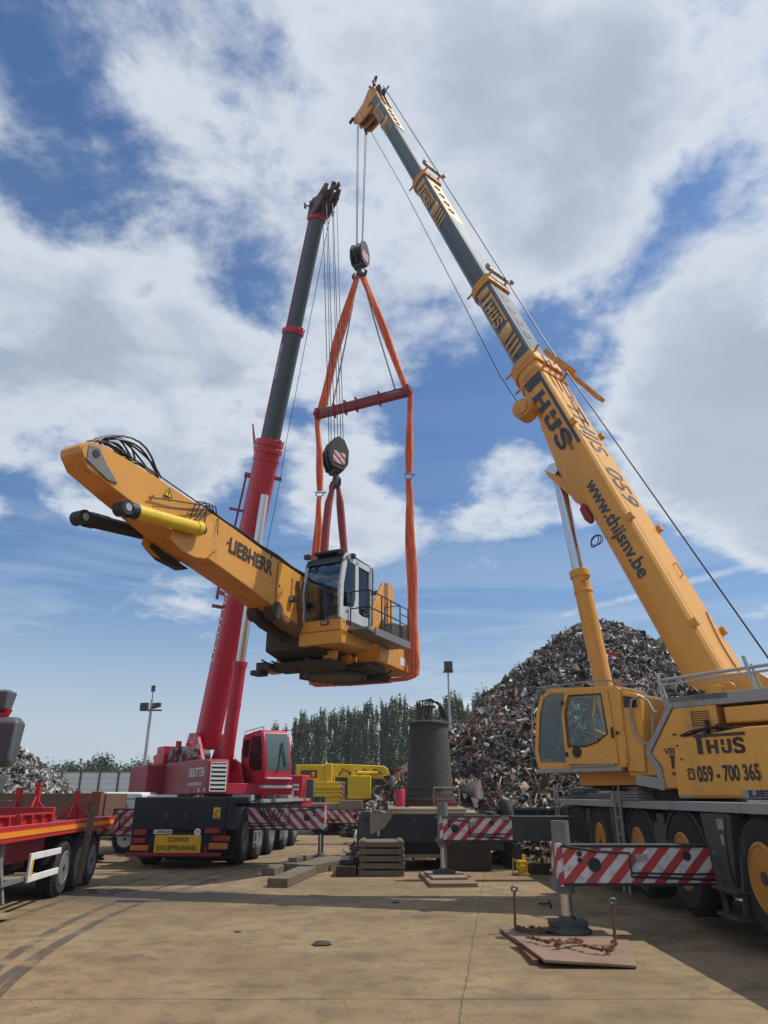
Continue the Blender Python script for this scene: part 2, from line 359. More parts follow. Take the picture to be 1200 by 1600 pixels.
    b = T.new('ShaderNodeBump', {'Strength': .9, 'Distance': .12, 'Height': T.noise(T.new('ShaderNodeTexCoord').outputs['Object'], 9, 3)}); T.l.new(b.outputs[0], p.inputs['Normal'])
    M['water'] = m
    r = random.Random(3)
    for k, (cx, cy, a, bb) in enumerate(((-5.28, 15.35, .42, .40), (-4.3, 13.9, .35, .10))):
        b = MB(); pts = []
        for i in range(40):
            t = i * 2 * math.pi / 40; q = 1 + .22 * math.sin(3 * t + k) + .16 * math.sin(5 * t + 1) + .12 * math.sin(9 * t) + r.uniform(-.06, .06)
            pts.append((cx + a * q * math.cos(t), cy + bb * q * math.sin(t)))
        b.prism(pts, .001, .005, 'z')
        tag(b.build('puddle', 'water'), ['bright puddle reflecting the sky behind the flatbed trailer', 'narrow dull puddle lying in the tyre track'][k], 'puddle', kind='structure')
ground()

# ---------------------------------------------------------------- shared builders
def make_wheel(parent, r=.66, w=.42, rim='rim_yellow_shaded', rr=.36):
    b = MB()
    prof = [(rr, .02), (rr + .04, 0), (r * .86, .0), (r * .95, .04), (r, .09), (r, w - .09), (r * .95, w - .04), (r * .86, w), (rr + .04, w), (rr, w - .02)]
    b.lathe([(q, -z) for q, z in prof], (0, 0, 0), (0, 1, 0), 40)
    for k in range(38):
        t = k * 2 * math.pi / 38
        for y0, y1, o in ((-w + .05, -w * .55, 0), (-w * .45, -.05, .11)):
            c, s_ = math.cos(t + o), math.sin(t + o)
            b.beam((c * (r + .005), y0, s_ * (r + .005)), (c * (r + .005), y1, s_ * (r + .005)), .045, .03, (c, 0, s_))
    wh = b.build('wheel', 'rubber', parent)
    b = MB()
    b.lathe([(rr + .02, .0), (rr - .02, .012), (rr - .045, -.03), (rr * .80, -.13), (rr * .70, -.19), (rr * .52, -.20), (rr * .47, -.09), (rr * .30, -.05), (.01, -.05)], (0, 0, 0), (0, 1, 0), 30)
    for k in range(10):
        t = k * .628; b.cyl((math.cos(t) * rr * .55, -.17, math.sin(t) * rr * .55), (math.cos(t) * rr * .55, -.12, math.sin(t) * rr * .55), .02, n=6)
    rm = b.build('rim', rim, wh)
    b = MB(); b.cyl((0, -.03, 0), (0, .015, 0), rr * .20, n=20)
    for k in range(8): t = k * math.pi / 4; b.cyl((math.cos(t) * rr * .64, -.21, math.sin(t) * rr * .64), (math.cos(t) * rr * .64, -.17, math.sin(t) * rr * .64), rr * .085, n=10)  # dark discs imitate shaded hand holes; the ring below darkens the dish
    b.lathe([(rr * .84, -.09), (rr * .88, -.04), (rr * .86, -.035), (rr * .82, -.09)], (0, 0, 0), (0, 1, 0), 30)
    for v_ in range(0): pass
    b.build('hub_and_hole_shade', 'dark_grey', wh)
    return wh
def xsec(a, t, q):
    half = [(a - .05, t), (a, t - .05), (a, -q * .45), (a * .95, -q * .66), (a * .80, -q * .84), (a * .52, -q * .96), (a * .2, -q)]
    return half + [(-x, y) for x, y in reversed(half)]
def crane_boom(root, O, bdir, secs, mats, belly=True):
    """O=(x,z) reference point on the top line, bdir=(bx,bz). secs: (s0,s1,half width,top,bottom,name). returns section objects and point fn"""
    bx, bz = bdir; nx, nz = -bz, bx
    def pt(s, l, n): return (O[0] + bx * s + nx * n, l, O[1] + bz * s + nz * n)
    out = []
    for i, (s0, s1, a, t, q) in enumerate(secs):
        b = MB(); ring = xsec(a, t, q)
        b.loft([[pt(s, l, n) for l, n in ring] for s in np.linspace(s0, s1, 5)])
        out.append(b.build('boom_section', mats[i], root))
    return out, pt
def outrigger(parent, x, y0, y1, z0, z1, jy, mats, haz, Mx, jack_top, side, foot=True, board=None):
    """beam along carrier-local y from y0 to y1 (outer end y1)"""
    b = MB(Mx); b.box(x - .19, x + .19, min(y0, y1), max(y0, y1), z0, z1)
    ob = b.build('outrigger_beam', mats, parent, .01)
    # striped board on the camera-facing side, its own object frame (x across)
    sgn = 1 if y1 > y0 else -1
    if board: y0 = y1 - board * sgn
    L = abs(y1 - y0)
    face = -1                                    # faces carrier -x (towards the camera)
    om = Mx @ axes((x - .195, y0, z0), (0, sgn, 0), (0, 0, 1))
    b = MB(); yx = axes((0, 0, 0), (1, 0, 0), (0, 0, 1))
    b.box(.02, L, -.008, .008, .02, z1 - z0 - .03)
    m4 = Mx @ Matrix.Translation((x - .20, y0, z0)) @ Matrix.Rotation(R(90 if sgn > 0 else -90), 4, 'Z')
    pn = b.build('striped_board', haz, ob, mtx=m4)
    b = MB(); h = z1 - z0
    b.box(0, L, -.018, .018, -.015, .02); b.box(0, L, -.018, .018, h - .03, h)
    yy = .018 if sgn > 0 else -.018
    b.tube([(L * .15, yy, h * .12), (L * .45, yy * 1.3, h * .18), (L * .62, yy * 1.3, h * .2), (L * .62, yy * 1.4, h * .8), (L * .8, yy * 1.3, h * .84), (L * .97, yy, h * .96)], .016, 6)
    b.tube([(L * .02, yy, h * .3), (L * .3, yy, h * .26), (L * .62, yy, h * .3)], .012, 6)
    for q, rr_ in ((.90, .03), (.90, .035), (.82, .085), (.3, .055)):
        zc = h * (.5 if rr_ > .05 else (.62 if rr_ < .033 else .78))
        if q == .3: zc = h * .72
        b.cyl((L * q, -abs(yy) * 1.2, zc), (L * q, abs(yy) * 1.2, zc), rr_)
    b.build('trim', 'black_steel', pn, mtx=I4)
    for q, zq in ((.52, .62), (.05, .84)):
        b = MB(); b.box(L * q, L * q + .16, yy - .012, yy + .014, h * zq, h * zq + .07); b.build('sticker', 'light_grey', pn, mtx=I4)
    b = MB(Mx); b.box(x - .21, x + .21, y1 - .02 if sgn > 0 else y1 - .05, y1 + .05 if sgn > 0 else y1 + .02, z0 - .02, z1 + .02)
    b.build('end_cap', haz, ob)
    if foot:
        b = MB(Mx); b.cyl((x, jy, z0 - .12), (x, jy, jack_top), .12); b.box(x - .16, x + .16, jy - .16, jy + .16, z0 - .03, z0 + .06)
        jk = b.build('jack_housing', 'mid_grey' if mats == 'dark_grey' else 'black_steel', ob)
        b = MB(Mx); b.cyl((x, jy, .16), (x, jy, z0 - .1), .075); b.build('jack_rod', 'chrome', jk)
        b = MB(Mx); b.lathe([(.30, .05), (.30, .09), (.26, .10), (.13, .17), (.10, .24), (.02, .24)], (x, jy, 0), (0, 0, 1), 20)
        b.box(x - .12, x + .12, jy - .24, jy + .24, .12, .20)
        b.build('foot', 'dark_grey', jk, .01)
    return ob
def ladder(parent, Mx, x, y, z0, z1, w=.30, m='galv'):
    b = MB(Mx)
    for s_ in (-w / 2, w / 2): b.beam((x + s_, y, z0), (x + s_, y, z1), .03, .06)
    n = int((z1 - z0) / .27)
    for k in range(n): z = z0 + .13 + k * .27; b.beam((x - w / 2, y, z), (x + w / 2, y, z), .03, .03)
    return b.build('ladder', m, parent)
def hook_block(name, loc, yaw, s, label, tilt=0):
    e = empty(name, loc, yaw, label, 'hook block')
    b = MB(); pr = [(-.30, -.28), (-.20, -.52), (.14, -.60), (.30, -.34), (.31, .1), (.16, .42), (-.02, .52), (-.20, .40), (-.33, .06)]
    pr = [(x * s, z * s) for x, z in pr]
    for y0, y1 in ((-.26, -.18), (.18, .26), (-.03, .03)): b.prism(pr, y0 * s, y1 * s)
    b.build('side_plate', 'black_steel', e, .01)
    for y0 in (-.15, .05):
        b = MB(); b.lathe([(.02, 0), (.30 * s, 0), (.26 * s, .05 * s), (.30 * s, .10 * s), (.02, .10 * s)], (0, y0 * s, 0), (0, 1, 0), 24); b.build('sheave', 'dark_grey', e)
    b = MB()
    for y0, y1 in ((-.27, -.262), (.262, .27)): b.prism([(-.22 * s, -.36 * s), (.16 * s, -.42 * s), (.2 * s, -.05 * s), (-.2 * s, .0)], y0 * s, y1 * s)
    b.build('striped_plate', 'hazard_small', e)
    b = MB(); b.cyl((0, 0, -.85 * s), (0, 0, -.5 * s), .07 * s); b.box(-.12 * s, .12 * s, -.2 * s, .2 * s, -.62 * s, -.5 * s)
    for sg in (-1, 1):
        b.tube([(0, 0, -.78 * s), (0, .10 * sg * s, -1.02 * s), (0, .24 * sg * s, -1.06 * s), (0, .30 * sg * s, -.92 * s), (0, .22 * sg * s, -.78 * s)], [.085 * s, .085 * s, .075 * s, .055 * s, .025 * s], 8)
    b.build('hook', 'dark_grey', e)
    return e
hazard('hazard_small', 1, 1, .22)
def railing(b, pts, zs, h, r=.018, rails=(1., .5)):
    P = [Vector((x, y, z)) for (x, y), z in zip(pts, zs)]
    for p in P: b.tube([p, p + Vector((0, 0, h))], r, 6)
    for k in rails: b.tube([p + Vector((0, 0, h * k)) for p in P], r, 6)

# ================================================================ yellow mobile crane (right)
def yellow_crane():
    yaw = math.atan2(.744, -.668)
    root = empty('mobile_crane', (6.1, 12.8, 0), yaw, 'big yellow mobile crane on the right with its long boom raised high over the yard', 'mobile crane')
    C_ = yawm(6.1, 12.8, yaw).inverted() @ yawm(5.7, 0, R(90))
    # --- carrier: x = world Y, y = 5.7 - world X
    b = MB(C_); b.box(7.3, 19.0, -1.05, 1.05, .95, 1.50)
    for x0, x1 in ((7.7, 8.1), (9.9, 10.4), (12.1, 12.4), (14.3, 14.6), (16.4, 16.7), (18.3, 19.0)): b.box(x0, x1, -1.35, 1.33, .62, 1.44)
    for x in (8.98, 11.3, 13.23, 15.5, 17.4): b.cyl((x, -1.1, .83), (x, 1.1, .83), .11)
    fr = b.build('carrier_frame', 'dark_grey', root, .01)
    b = MB(C_); b.box(6.2, 19.15, 1.22, 1.43, 1.50, 1.62); b.box(6.2, 19.15, -1.43, -1.22, 1.50, 1.62); b.box(6.2, 19.1, -1.22, 1.22, 1.56, 1.60)
    b.build('deck', 'light_grey', root, .008)
    b = MB(C_)
    for x in (8.98, 11.3, 13.23, 15.5, 17.4):
        P = [(x + math.cos(t) * .80, .83 + math.sin(t) * .74) for t in np.linspace(R(18), R(162), 9)]
        Q = [(x + math.cos(t) * .76, .83 + math.sin(t) * .70) for t in np.linspace(R(162), R(18), 9)]
        if x != 8.98: b.prism([(px, min(pz, 1.49)) for px, pz in P + Q], .85, 1.36)
    b.build('mudguard', 'dark_grey', root)
    b = MB(C_)
    b.prism([(9.75, .55), (10.3, .55), (10.5, 1.49), (9.62, 1.49)], 1.20, 1.41); b.box(12.0, 12.5, 1.0, 1.36, .7, 1.3)
    b.prism([(14.2, .7), (14.65, .7), (14.8, 1.49), (14.05, 1.49)], 1.1, 1.38)
    b.build('storage_box', 'dark_grey', root, .02)
    proto = None
    for x in (8.98, 11.3, 13.23, 15.5, 17.4):
        for s in (1, -1):
            loc = C_ @ Vector((x, 1.40 * s, .83)); rz = (R(90) - yaw) + (0 if s > 0 else math.pi)
            if proto is None: proto = make_wheel(root, .68, .44); proto.location = loc; proto.rotation_euler = (0, 0, rz)
            else: copytree(proto, root, loc, rz)
    ladder(root, C_, 13.95, 1.46, .12, 1.95); ladder(root, C_, 18.85, 1.46, .6, 1.95); 
    b = MB(C_); b.beam((10.0, 1.45, .35), (10.2, 1.42, 1.0), .05, .05); b.beam((9.5, 1.45, .35), (9.4, 1.42, 1.0), .05, .05); b.box(9.45, 10.05, 1.36, 1.56, .33, .37); b.box(9.4, 10.1, 1.36, 1.56, .62, .65)
    b.build('step', 'dark_grey', root)
    # deck equipment
    b = MB(C_)
    for k in range(5): b.box(13.2 + .02 * k, 14.9 - .05 * k, .9, 1.3, 1.63 + k * .045, 1.665 + k * .045)
    b.build('ladder_stack', 'galv', root)
    b = MB(C_); b.box(15.0, 18.8, -.6, 1.15, 1.61, 1.75); b.box(17.2, 18.7, .2, 1.2, 1.75, 1.87); b.cyl((16, .9, 1.7), (17, .9, 1.7), .09)
    b.build('deck_locker', 'dark_grey', root, .02)
    # outriggers
    outrigger(root, 10.6, 1.0, 3.36, .62, 1.09, 3.30, 'dark_grey', 'hazard_left', C_, 1.38, 1)
    outrigger(root, 17.2, 1.0, 4.43, .78, 1.28, 4.40, 'dark_grey', 'hazard_left', C_, 1.56, 1, board=1.55)
    outrigger(root, 10.6, -1.0, -3.2, .62, 1.09, -3.1, 'dark_grey', 'hazard_right', C_, 1.38, 1)
    outrigger(root, 17.2, -1.0, -3.6, .78, 1.28, -3.5, 'dark_grey', 'hazard_right', C_, 1.56, 1)
    # --- superstructure, local x forward, y left
    b = MB(); b.cyl((.95, 0, 1.60), (.95, 0, 1.78), .85, n=36); b.cyl((.95, 0, 1.78), (.95, 0, 1.86), 1.0, n=36)
    b.build('slewing_ring', 'black_steel', root)
    b = MB()
    b.box(-2.6, 2.6, -.95, 1.0, 1.87, 2.15)
    for y in (-.62, .56): b.prism([(-1.5, 2.15), (1.2, 2.15), (1.4, 2.45), (.5, 3.25), (-.1, 3.62), (-.75, 3.6), (-1.5, 3.0)], y, y + .10)
    for y in (-.52, .38): b.prism([(1.1, 2.15), (2.75, 2.15), (2.72, 2.75), (2.5, 2.9), (2.2, 2.75)], y, y + .12)
    b.build('upper_frame', 'yellow_paint', root, .01)
    b = MB(); b.cyl((-.1, -.75, 3.25), (-.1, .78, 3.25), .19, n=24); b.build('pivot_pin', 'yellow_paint', root, .01)
    b = MB(); b.prism([(.62, 2.12), (.78, 2.35), (.30, 3.02), (-.4, 3.02), (-.4, 1.80), (.65, 1.80)], 1.02, 1.60)
    eb = b.build('engine_housing', 'yellow_paint', root, .02)
    b = MB()
    for p, q in (((.64, 1.78), (.68, 2.13)), ((.68, 2.10), (.84, 2.36)), ((.84, 2.32), (.34, 3.06)), ((.40, 3.02), (.2, 3.06))):
        pass
    b.prism([(.60, 1.78), (.70, 1.78), (.73, 2.10), (.88, 2.36), (.38, 3.07), (.28, 3.07), (.78, 2.36), (.63, 2.12)], 1.0, 1.625)
    b.prism([(1.1, 1.86), (.60, 1.78), (.60, 1.95), (1.1, 2.02)], 1.3, 1.62)
    b.build('housing_edge', 'light_grey', root, .005)
    text('VERHUUR', 'lettering', .13, 'letter_dark', eb, axes((.24, 1.606, 2.36), (-1, 0, 0), (0, 0, 1)), .62)
    thijs(.20, 'letter_dark', eb, axes((.47, 1.606, 2.10), (-1, 0, 0), (0, 0, 1)), 2.4)
    text('SERVICE', 'lettering', .06, 'letter_dark', eb, axes((.30, 1.606, 2.02), (-1, 0, 0), (0, 0, 1)), .34)
    b = MB(); b.box(.30, .36, 1.60, 1.612, 2.60, 2.63); b.box(-.2, -.14, 1.60, 1.612, 2.6, 2.63); b.box(-.02, -.012, 1.60, 1.606, 1.9, 2.98)
    b.build('latch', 'letter_dark', eb)
    # cable and hose nest over the counterweight panel
    b = MB(); r = random.Random(5)
    for k in range(9):
        x0 = .15 - .1 * r.random(); y0 = 1.62 + .2 * r.random()
        b.tube([(x0 - q * (.9 + .3 * r.random()), y0 + .04 * math.sin(3 * q + k), 2.56 + .10 * math.sin(math.pi * q) + .02 * r.random()) for q in np.linspace(0, 1, 7)], .012, 6)
    b.cyl((-.25, 1.66, 2.58), (-.25, 1.66, 2.80), .035); b.cyl((-.45, 1.7, 2.58), (-.45, 1.7, 2.72), .05)
    b.build('hose', 'hose', root)
    # counterweight side panel with lettering
    b = MB()
    b.prism([(.27, 1.66), (.22, 2.50), (-.75, 2.62), (-.95, 2.64), (-3.1, 2.64), (-3.1, 1.66)], 1.62, 1.90)
    b.box(-3.3, -1.5, -1.6, 1.60, 1.7, 2.9)
    cw = b.build('counterweight', 'yellow_paint', root, .03, seg=3)
    b = MB(); b.prism([(.245, 2.12), (.24, 2.18), (-.38, 2.20), (-.44, 2.26), (-.98, 2.28), (-.98, 1.70), (.25, 1.70)], 1.90, 1.915)
    b.build('raised_panel', 'yellow_paint', cw, .006)
    thijs(.285, 'letter_dark', cw, axes((-.12, 1.906, 2.285), (-1, 0, -.0), (.0, 0, 1)), 2.72)
    text('059 - 700 365', 'lettering', .30, 'letter_dark', cw, axes((-.56, 1.92, 1.995), (-1, 0, .015), (0.015, 0, 1)), .92, .035)
    b = MB(); b.ringtorus((-.005, 1.92, 1.985), (0, 1, 0), .05, .009, 16, 5)
    b.tube([(.05, 1.92, 2.05), (.02, 1.92, 2.075), (-.03, 1.92, 2.075), (-.06, 1.92, 2.05)], .014, 6); b.tube([(.035, 1.92, 2.03), (.035, 1.92, 1.93), (-.045, 1.92, 1.93), (-.045, 1.92, 2.03)], .01, 5)
    b.build('phone_symbol', 'letter_dark', cw)
    b = MB(); b.box(-1.75, -.72, 1.915, 1.922, 1.665, 1.775); b.build('sign_plate', 'light_grey', cw)
    text('LIEBHERR', 'lettering', .115, 'letter_dark', cw, axes((-1.26, 1.926, 1.72), (-1, 0, 0), (0, 0, 1)), .92, .05)
    b = MB(); b.box(.0, .22, 1.90, 1.91, 1.67, 1.74); b.build('sticker', 'light_grey', cw)
    b = MB(); b.box(-3.2, -.52, .95, 1.62, 2.72, 2.97); b.build('tank_cover', 'yellow_paint', root, .03)
    # gallery of grey beam and rails on the housing
    b = MB(); b.box(-2.9, .42, .92, 1.58, 3.03, 3.10); b.box(-.62, .36, 1.44, 1.60, 3.10, 3.20); b.box(-2.9, .45, 1.50, 1.60, 3.02, 3.20)
    b.build('walkway', 'light_grey', root, .01)
    b = MB()
    b.tube([(.50, 1.5, 3.20), (.52, 1.5, 3.62)], .03, 8); b.tube([(.46, 1.5, 3.5), (-2.8, 1.5, 3.58)], .028, 8); b.tube([(.46, 1.5, 3.42), (-2.8, 1.5, 3.50)], .02, 8)
    b.beam((-1.02, 1.5, 3.15), (-.92, 1.5, 3.72), .05, .05); b.beam((-1.08, 1.42, 3.15), (-.98, 1.42, 3.6), .03, .03); b.tube([(.42, 1.5, 3.2), (.48, 1.5, 3.45)], .02, 6)
    b.tube([(-2.7, 1.5, 3.15), (-2.7, 1.5, 3.6)], .02, 6)
    b.build('railing', 'galv', root)
    b = MB()
    P = [(.60, 2.98), (.66, 3.0), (.74, 3.18), (.88, 3.27), (1.04, 3.22), (1.10, 3.0), (1.06, 2.7), (.92, 2.52), (.62, 2.42)]
    b.tube([(x, 1.55, z) for x, z in P], .022, 8); b.tube([(.70, 1.55, 2.95), (.74, 1.55, 2.6), (.82, 1.55, 2.50)], .016, 6)
    b.build('handrail', 'light_grey', root)
    # winch and orange drum at the rear
    b = MB(); b.cyl((-2.1, -.5, 3.15), (-2.1, .5, 3.15), .30, n=24)
    for y in (-.55, .5): b.cyl((-2.1, y, 3.15), (-2.1, y + .05, 3.15), .42, n=24)
    b.build('winch', 'black_steel', root)
    b = MB(); b.prism([(-1.4, 2.9), (-1.25, 3.5), (-1.5, 3.62), (-1.9, 3.55), (-2.5, 3.3), (-2.6, 2.9)], .75, .86); b.prism([(-1.4, 2.9), (-1.25, 3.5), (-1.5, 3.62), (-1.9, 3.55), (-2.5, 3.3), (-2.6, 2.9)], -.86, -.75)
    b.build('winch_frame', 'orange_paint', root, .01)
    b = MB(); b.ringtorus((-1.35, 1.05, 3.50), (0, 1, .2), .12, .045, 16, 8); b.build('hose_coil', 'sling_orange', root)
    b = MB(); b.box(.10, .34, .78, .95, 3.05, 3.36); b.cyl((.22, .95, 3.1), (.22, 1.05, 3.1), .08); b.tube([(.1, 1, 3.3), (.2, 1.02, 3.42), (.34, 1, 3.25)], .02); b.build('hydraulic_valve', 'black_steel', root, .01)
    b = MB(); b.ringtorus((-.32, .81, 3.33), (0, 1, 0), .115, .012, 24, 6); b.box(-.40, -.24, .79, .815, 3.30, 3.33); b.box(-.40, -.24, .79, .815, 3.35, 3.38); b.build('emblem', 'orange_paint', root)
    # --- cab
    cp = [(3.10, 2.18), (3.14, 2.5), (3.05, 3.15), (2.92, 3.48), (2.72, 3.58), (1.32, 3.50), (1.24, 3.44), (1.28, 2.16)]
    b = MB(); b.prism([(2.94, 3.44), (2.72, 3.58), (1.32, 3.50), (1.24, 3.44), (1.24, 3.39), (2.7, 3.49), (2.88, 3.40)], .62, 1.55)
    b.box(1.28, 3.09, .62, 1.55, 2.14, 2.22); b.box(1.25, 1.30, .62, 1.55, 2.2, 2.75); b.box(1.25, 1.30, .62, .75, 2.75, 3.42); b.box(1.25, 1.30, 1.42, 1.55, 2.75, 3.42)
    b.prism([(3.10, 2.2), (3.12, 2.34), (3.06, 2.34), (3.04, 2.2)], .66, 1.51)
    cab = b.build('cab', 'yellow_paint', root, .02)
    for y0, y1 in ((.62, .67), (1.50, 1.552)):
        b = MB(); b.prism([(3.10, 2.18), (3.14, 2.5), (3.05, 3.15), (2.92, 3.48), (2.87, 3.40), (2.98, 3.12), (3.07, 2.5), (3.03, 2.2)], y0, y1)
        b.prism([(2.48, 2.2), (2.48, 3.1), (2.38, 3.47), (2.31, 3.46), (2.40, 3.1), (2.40, 2.2)], y0 + .002, y1 - .002); b.prism([(3.09, 2.18), (2.4, 2.17), (2.4, 2.25), (3.07, 2.27)], y0 + .001, y1 - .001)
        b.build('side_frame', 'yellow_paint', cab)
    b = MB(); b.prism([(2.40, 2.2), (2.40, 2.5), (2.0, 2.49), (1.75, 2.56), (1.53, 2.7), (1.58, 3.42), (1.28, 3.40), (1.28, 2.2)], .62, .665); b.build('side_panel', 'yellow_paint', cab)
    b = MB(); b.box(1.45, 1.9, .80, 1.30, 2.35, 2.58); b.box(1.38, 1.52, .85, 1.25, 2.55, 3.1); b.box(1.4, 1.5, .95, 1.15, 3.08, 3.24); b.build('seat', 'hose', cab, .04)
    b = MB(); b.box(2.6, 3.0, .72, .95, 2.22, 2.62); b.cyl((2.5, 1.1, 2.22), (2.35, 1.1, 2.75), .03); b.ringtorus((2.35, 1.1, 2.76), (-.4, 0, 1), .16, .014, 20, 6); b.box(1.3, 3.0, .67, 1.5, 2.222, 2.26); b.box(1.5, 1.9, 1.3, 1.4, 2.6, 2.66); b.build('console', 'hose', cab, .01)
    b = MB(); b.box(1.27, 1.28, .75, 1.42, 2.75, 3.40); b.build('rear_window', 'cab_glass', cab)
    b = MB(); b.prism([(3.03, 2.26), (3.07, 2.5), (2.98, 3.12), (2.88, 3.40), (2.36, 3.46), (2.44, 3.1), (1.55, 3.38), (1.55, 2.7), (2.0, 2.5), (2.4, 2.5), (2.4, 2.26)], .64, .645); b.build('window', 'cab_glass', cab)
    b = MB(); b.prism([(1.30, 2.08), (1.30, 3.42), (.98, 3.34), (.90, 3.28), (.97, 2.05)], .60, 1.50); b.box(.62, 1.3, .7, 1.45, 2.0, 2.5); b.build('rear_cabinet', 'yellow_paint', cab, .02)
    b = MB(); b.prism([(1.22, 3.12), (1.22, 3.32), (.99, 3.27), (.97, 3.10)], 1.495, 1.51); b.build('window', 'dark_glass', cab)
    # windscreen (front face) and side windows
    b = MB(); b.prism([(3.105, 2.30), (3.145, 2.52), (3.065, 3.12), (2.945, 3.42), (2.935, 3.41), (3.05, 3.1), (3.125, 2.52), (3.09, 2.30)], .67, 1.50); b.build('windscreen', 'cab_glass', cab)
    w1 = [(3.03, 2.26), (3.07, 2.5), (2.98, 3.12), (2.88, 3.40), (2.72, 3.49), (2.36, 3.47), (2.47, 3.1), (2.46, 2.26)]
    b = MB(); b.prism(w1, 1.520, 1.527); b.build('window', 'cab_glass', cab)
    b = MB(); b.prism([(2.41, 2.22), (2.415, 2.53), (2.0, 2.51), (1.77, 2.57), (1.55, 2.70), (1.53, 2.70), (1.42, 2.70), (1.41, 2.20)], 1.552, 1.587)
    b.prism([(1.42, 2.70), (1.56, 2.70), (1.61, 3.37), (2.26, 3.40), (2.37, 3.11), (2.36, 2.53), (2.415, 2.53), (2.42, 3.12), (2.30, 3.47), (1.47, 3.43)], 1.552, 1.587)
    b.prism([(1.28, 2.18), (1.41, 2.18), (1.47, 3.44), (1.27, 3.43)], 1.50, 1.553)
    dr = b.build('door', 'yellow_paint', cab, .006)
    b = MB(); b.prism([(2.36, 2.53), (2.37, 3.11), (2.26, 3.40), (1.61, 3.37), (1.56, 2.70), (1.77, 2.58), (2.0, 2.52)], 1.565, 1.571); b.build('window', 'cab_glass', dr)
    b = MB(); P = [(2.37, 2.52), (2.38, 3.11), (2.27, 3.41), (1.60, 3.38), (1.55, 2.70), (1.77, 2.57), (2.0, 2.51)]
    b.tube([(x, 1.59, z) for x, z in P + [P[0]]], .014, 6, False); b.build('seal', 'hose', dr)
    b = MB(); b.cyl((2.20, 1.58, 2.42), (2.20, 1.60, 2.42), .095, n=20); b.build('lock_plate', 'hose', dr)
    b = MB(); b.box(1.36, 3.12, 1.30, 1.60, 2.08, 2.15); b.build('cab_step', 'light_grey', cab, .01)
    b = MB()
    for k in range(12): b.box(1.5 + k * .075, 1.555 + k * .075, 1.598, 1.603, 2.165, 2.205)
    b.build('sticker', 'light_grey', cab)
    b = MB()
    b.tube([(3.12, 1.52, 2.25), (3.20, 1.55, 2.6), (3.14, 1.55, 3.2), (3.0, 1.55, 3.55), (2.8, 1.5, 3.64)], .014, 6)
    b.tube([(3.05, 1.5, 3.64), (2.0, 1.52, 3.63), (1.5, 1.5, 3.62), (1.3, 1.5, 3.55), (1.25, 1.5, 3.35)], .016, 6); b.tube([(3.05, .7, 3.64), (1.4, .7, 3.62)], .016, 6)
    for x in (3.0, 2.2, 1.5): b.tube([(x, 1.5, 3.5), (x, 1.5, 3.64)], .012, 6)
    b.box(2.55, 2.85, 1.25, 1.5, 3.56, 3.62); b.tube([(2.9, .8, 3.55), (2.9, .8, 3.66)], .03)
    b.build('handrail', 'light_grey', cab)
    # seams, bolts, hoses
    b = MB()
    for x in (-.30, -1.6): b.box(x - .004, x + .004, 1.899, 1.903, 2.30, 2.6)
    b.box(-2.9, .18, 1.899, 1.902, 2.292, 2.300) if 0 else None
    b.box(-2.4, -2.392, 1.915, 1.919, 1.7, 2.28); b.build('seam', 'letter_dark', cw)
    for x, z in ((.16, 2.42), (.18, 1.78), (-.88, 2.55), (.12, 2.22), (-.5, 2.55)):
        b = MB(); b.cyl((x, 1.89, z), (x, 1.912, z), .018, n=8); b.build('bolt', 'dark_grey', cw)
    b = MB()
    for k in range(7): b.box(-.28, .02, 1.60, 1.606, 2.72 + k * .035, 2.735 + k * .035)
    b.build('vent', 'letter_dark', eb)
    b = MB(); b.cyl((1.36, 1.586, 2.7), (1.36, 1.60, 2.7), .03, n=10); b.box(1.43, 1.47, 1.588, 1.61, 2.62, 2.80); b.build('door_handle', 'hose', cab)
    for z in (2.35, 3.25): b = MB(); b.box(2.39, 2.45, 1.587, 1.60, z, z + .08); b.build('hinge', 'hose', cab)
    b = MB(); b.lathe([(.02, 0), (.07, 0), (.07, .10), (.05, .15), (.01, .16)], (1.45, 1.2, 3.50), (0, 0, 1), 14); b.build('beacon', 'lamp_amber', cab)
    b = MB(); r = random.Random(2)
    for k in range(7): b.tube([(1.15 - .05 * k, .9 + .05 * k, 1.9), (.95, 1.05 + .03 * k, 2.1 + .03 * k), (.8 + .06 * k, 1.1, 2.35 + .05 * k), (.95, 1.0, 2.6)], .016, 6)
    for k in range(4): b.tube([(1.2 + q * 1.6, .3 + .1 * k, 1.95 - .10 * math.sin(q * math.pi) - .02 * k) for q in np.linspace(0, 1, 8)], .018, 6)
    b.build('hose', 'hose', root)
    b = MB(C_)
    for k in range(4): b.tube([(7.5 + q * 11.3, 1.10 + .03 * (k % 2), 1.38 - .06 * k + .02 * math.sin(q * 30 + k)) for q in np.linspace(0, 1, 50)], .013, 5)
    for x in (10.55, 12.3, 14.75, 16.6): b.tube([(x, 1.1, 1.3), (x + .05, 1.2, 1.0), (x + .2, 1.2, .8), (x + .35, 1.05, .9)], .018, 6)
    b.build('pipework', 'hose', fr)
    b = MB(C_); b.cyl((12.55, 1.15, 1.0), (12.95, 1.15, 1.0), .13); b.build('air_tank', 'dark_grey', fr)
    b = MB(C_); b.box(9.80, 9.98, 1.412, 1.418, 1.30, 1.42); b.build('sticker', 'light_grey', fr)
    b = MB(C_); b.box(9.85, 9.93, 1.412, 1.418, 1.12, 1.24); b.build('sticker', 'light_grey', fr)
    for x in (10.2, 14.3): b = MB(C_); b.cyl((x, 1.412, 1.0), (x, 1.425, 1.0), .03, n=10); b.build('side_reflector', 'lamp_amber', fr)
    b = MB(C_); b.tube([(9.68, 1.43, 1.45), (9.60, 1.50, 1.2), (9.62, 1.50, .9), (9.72, 1.43, .7)], .012, 6); b.build('grab_rail', 'hose', fr)
    # --- boom
    O = (-.14, 3.74); bd = (.374, .927)
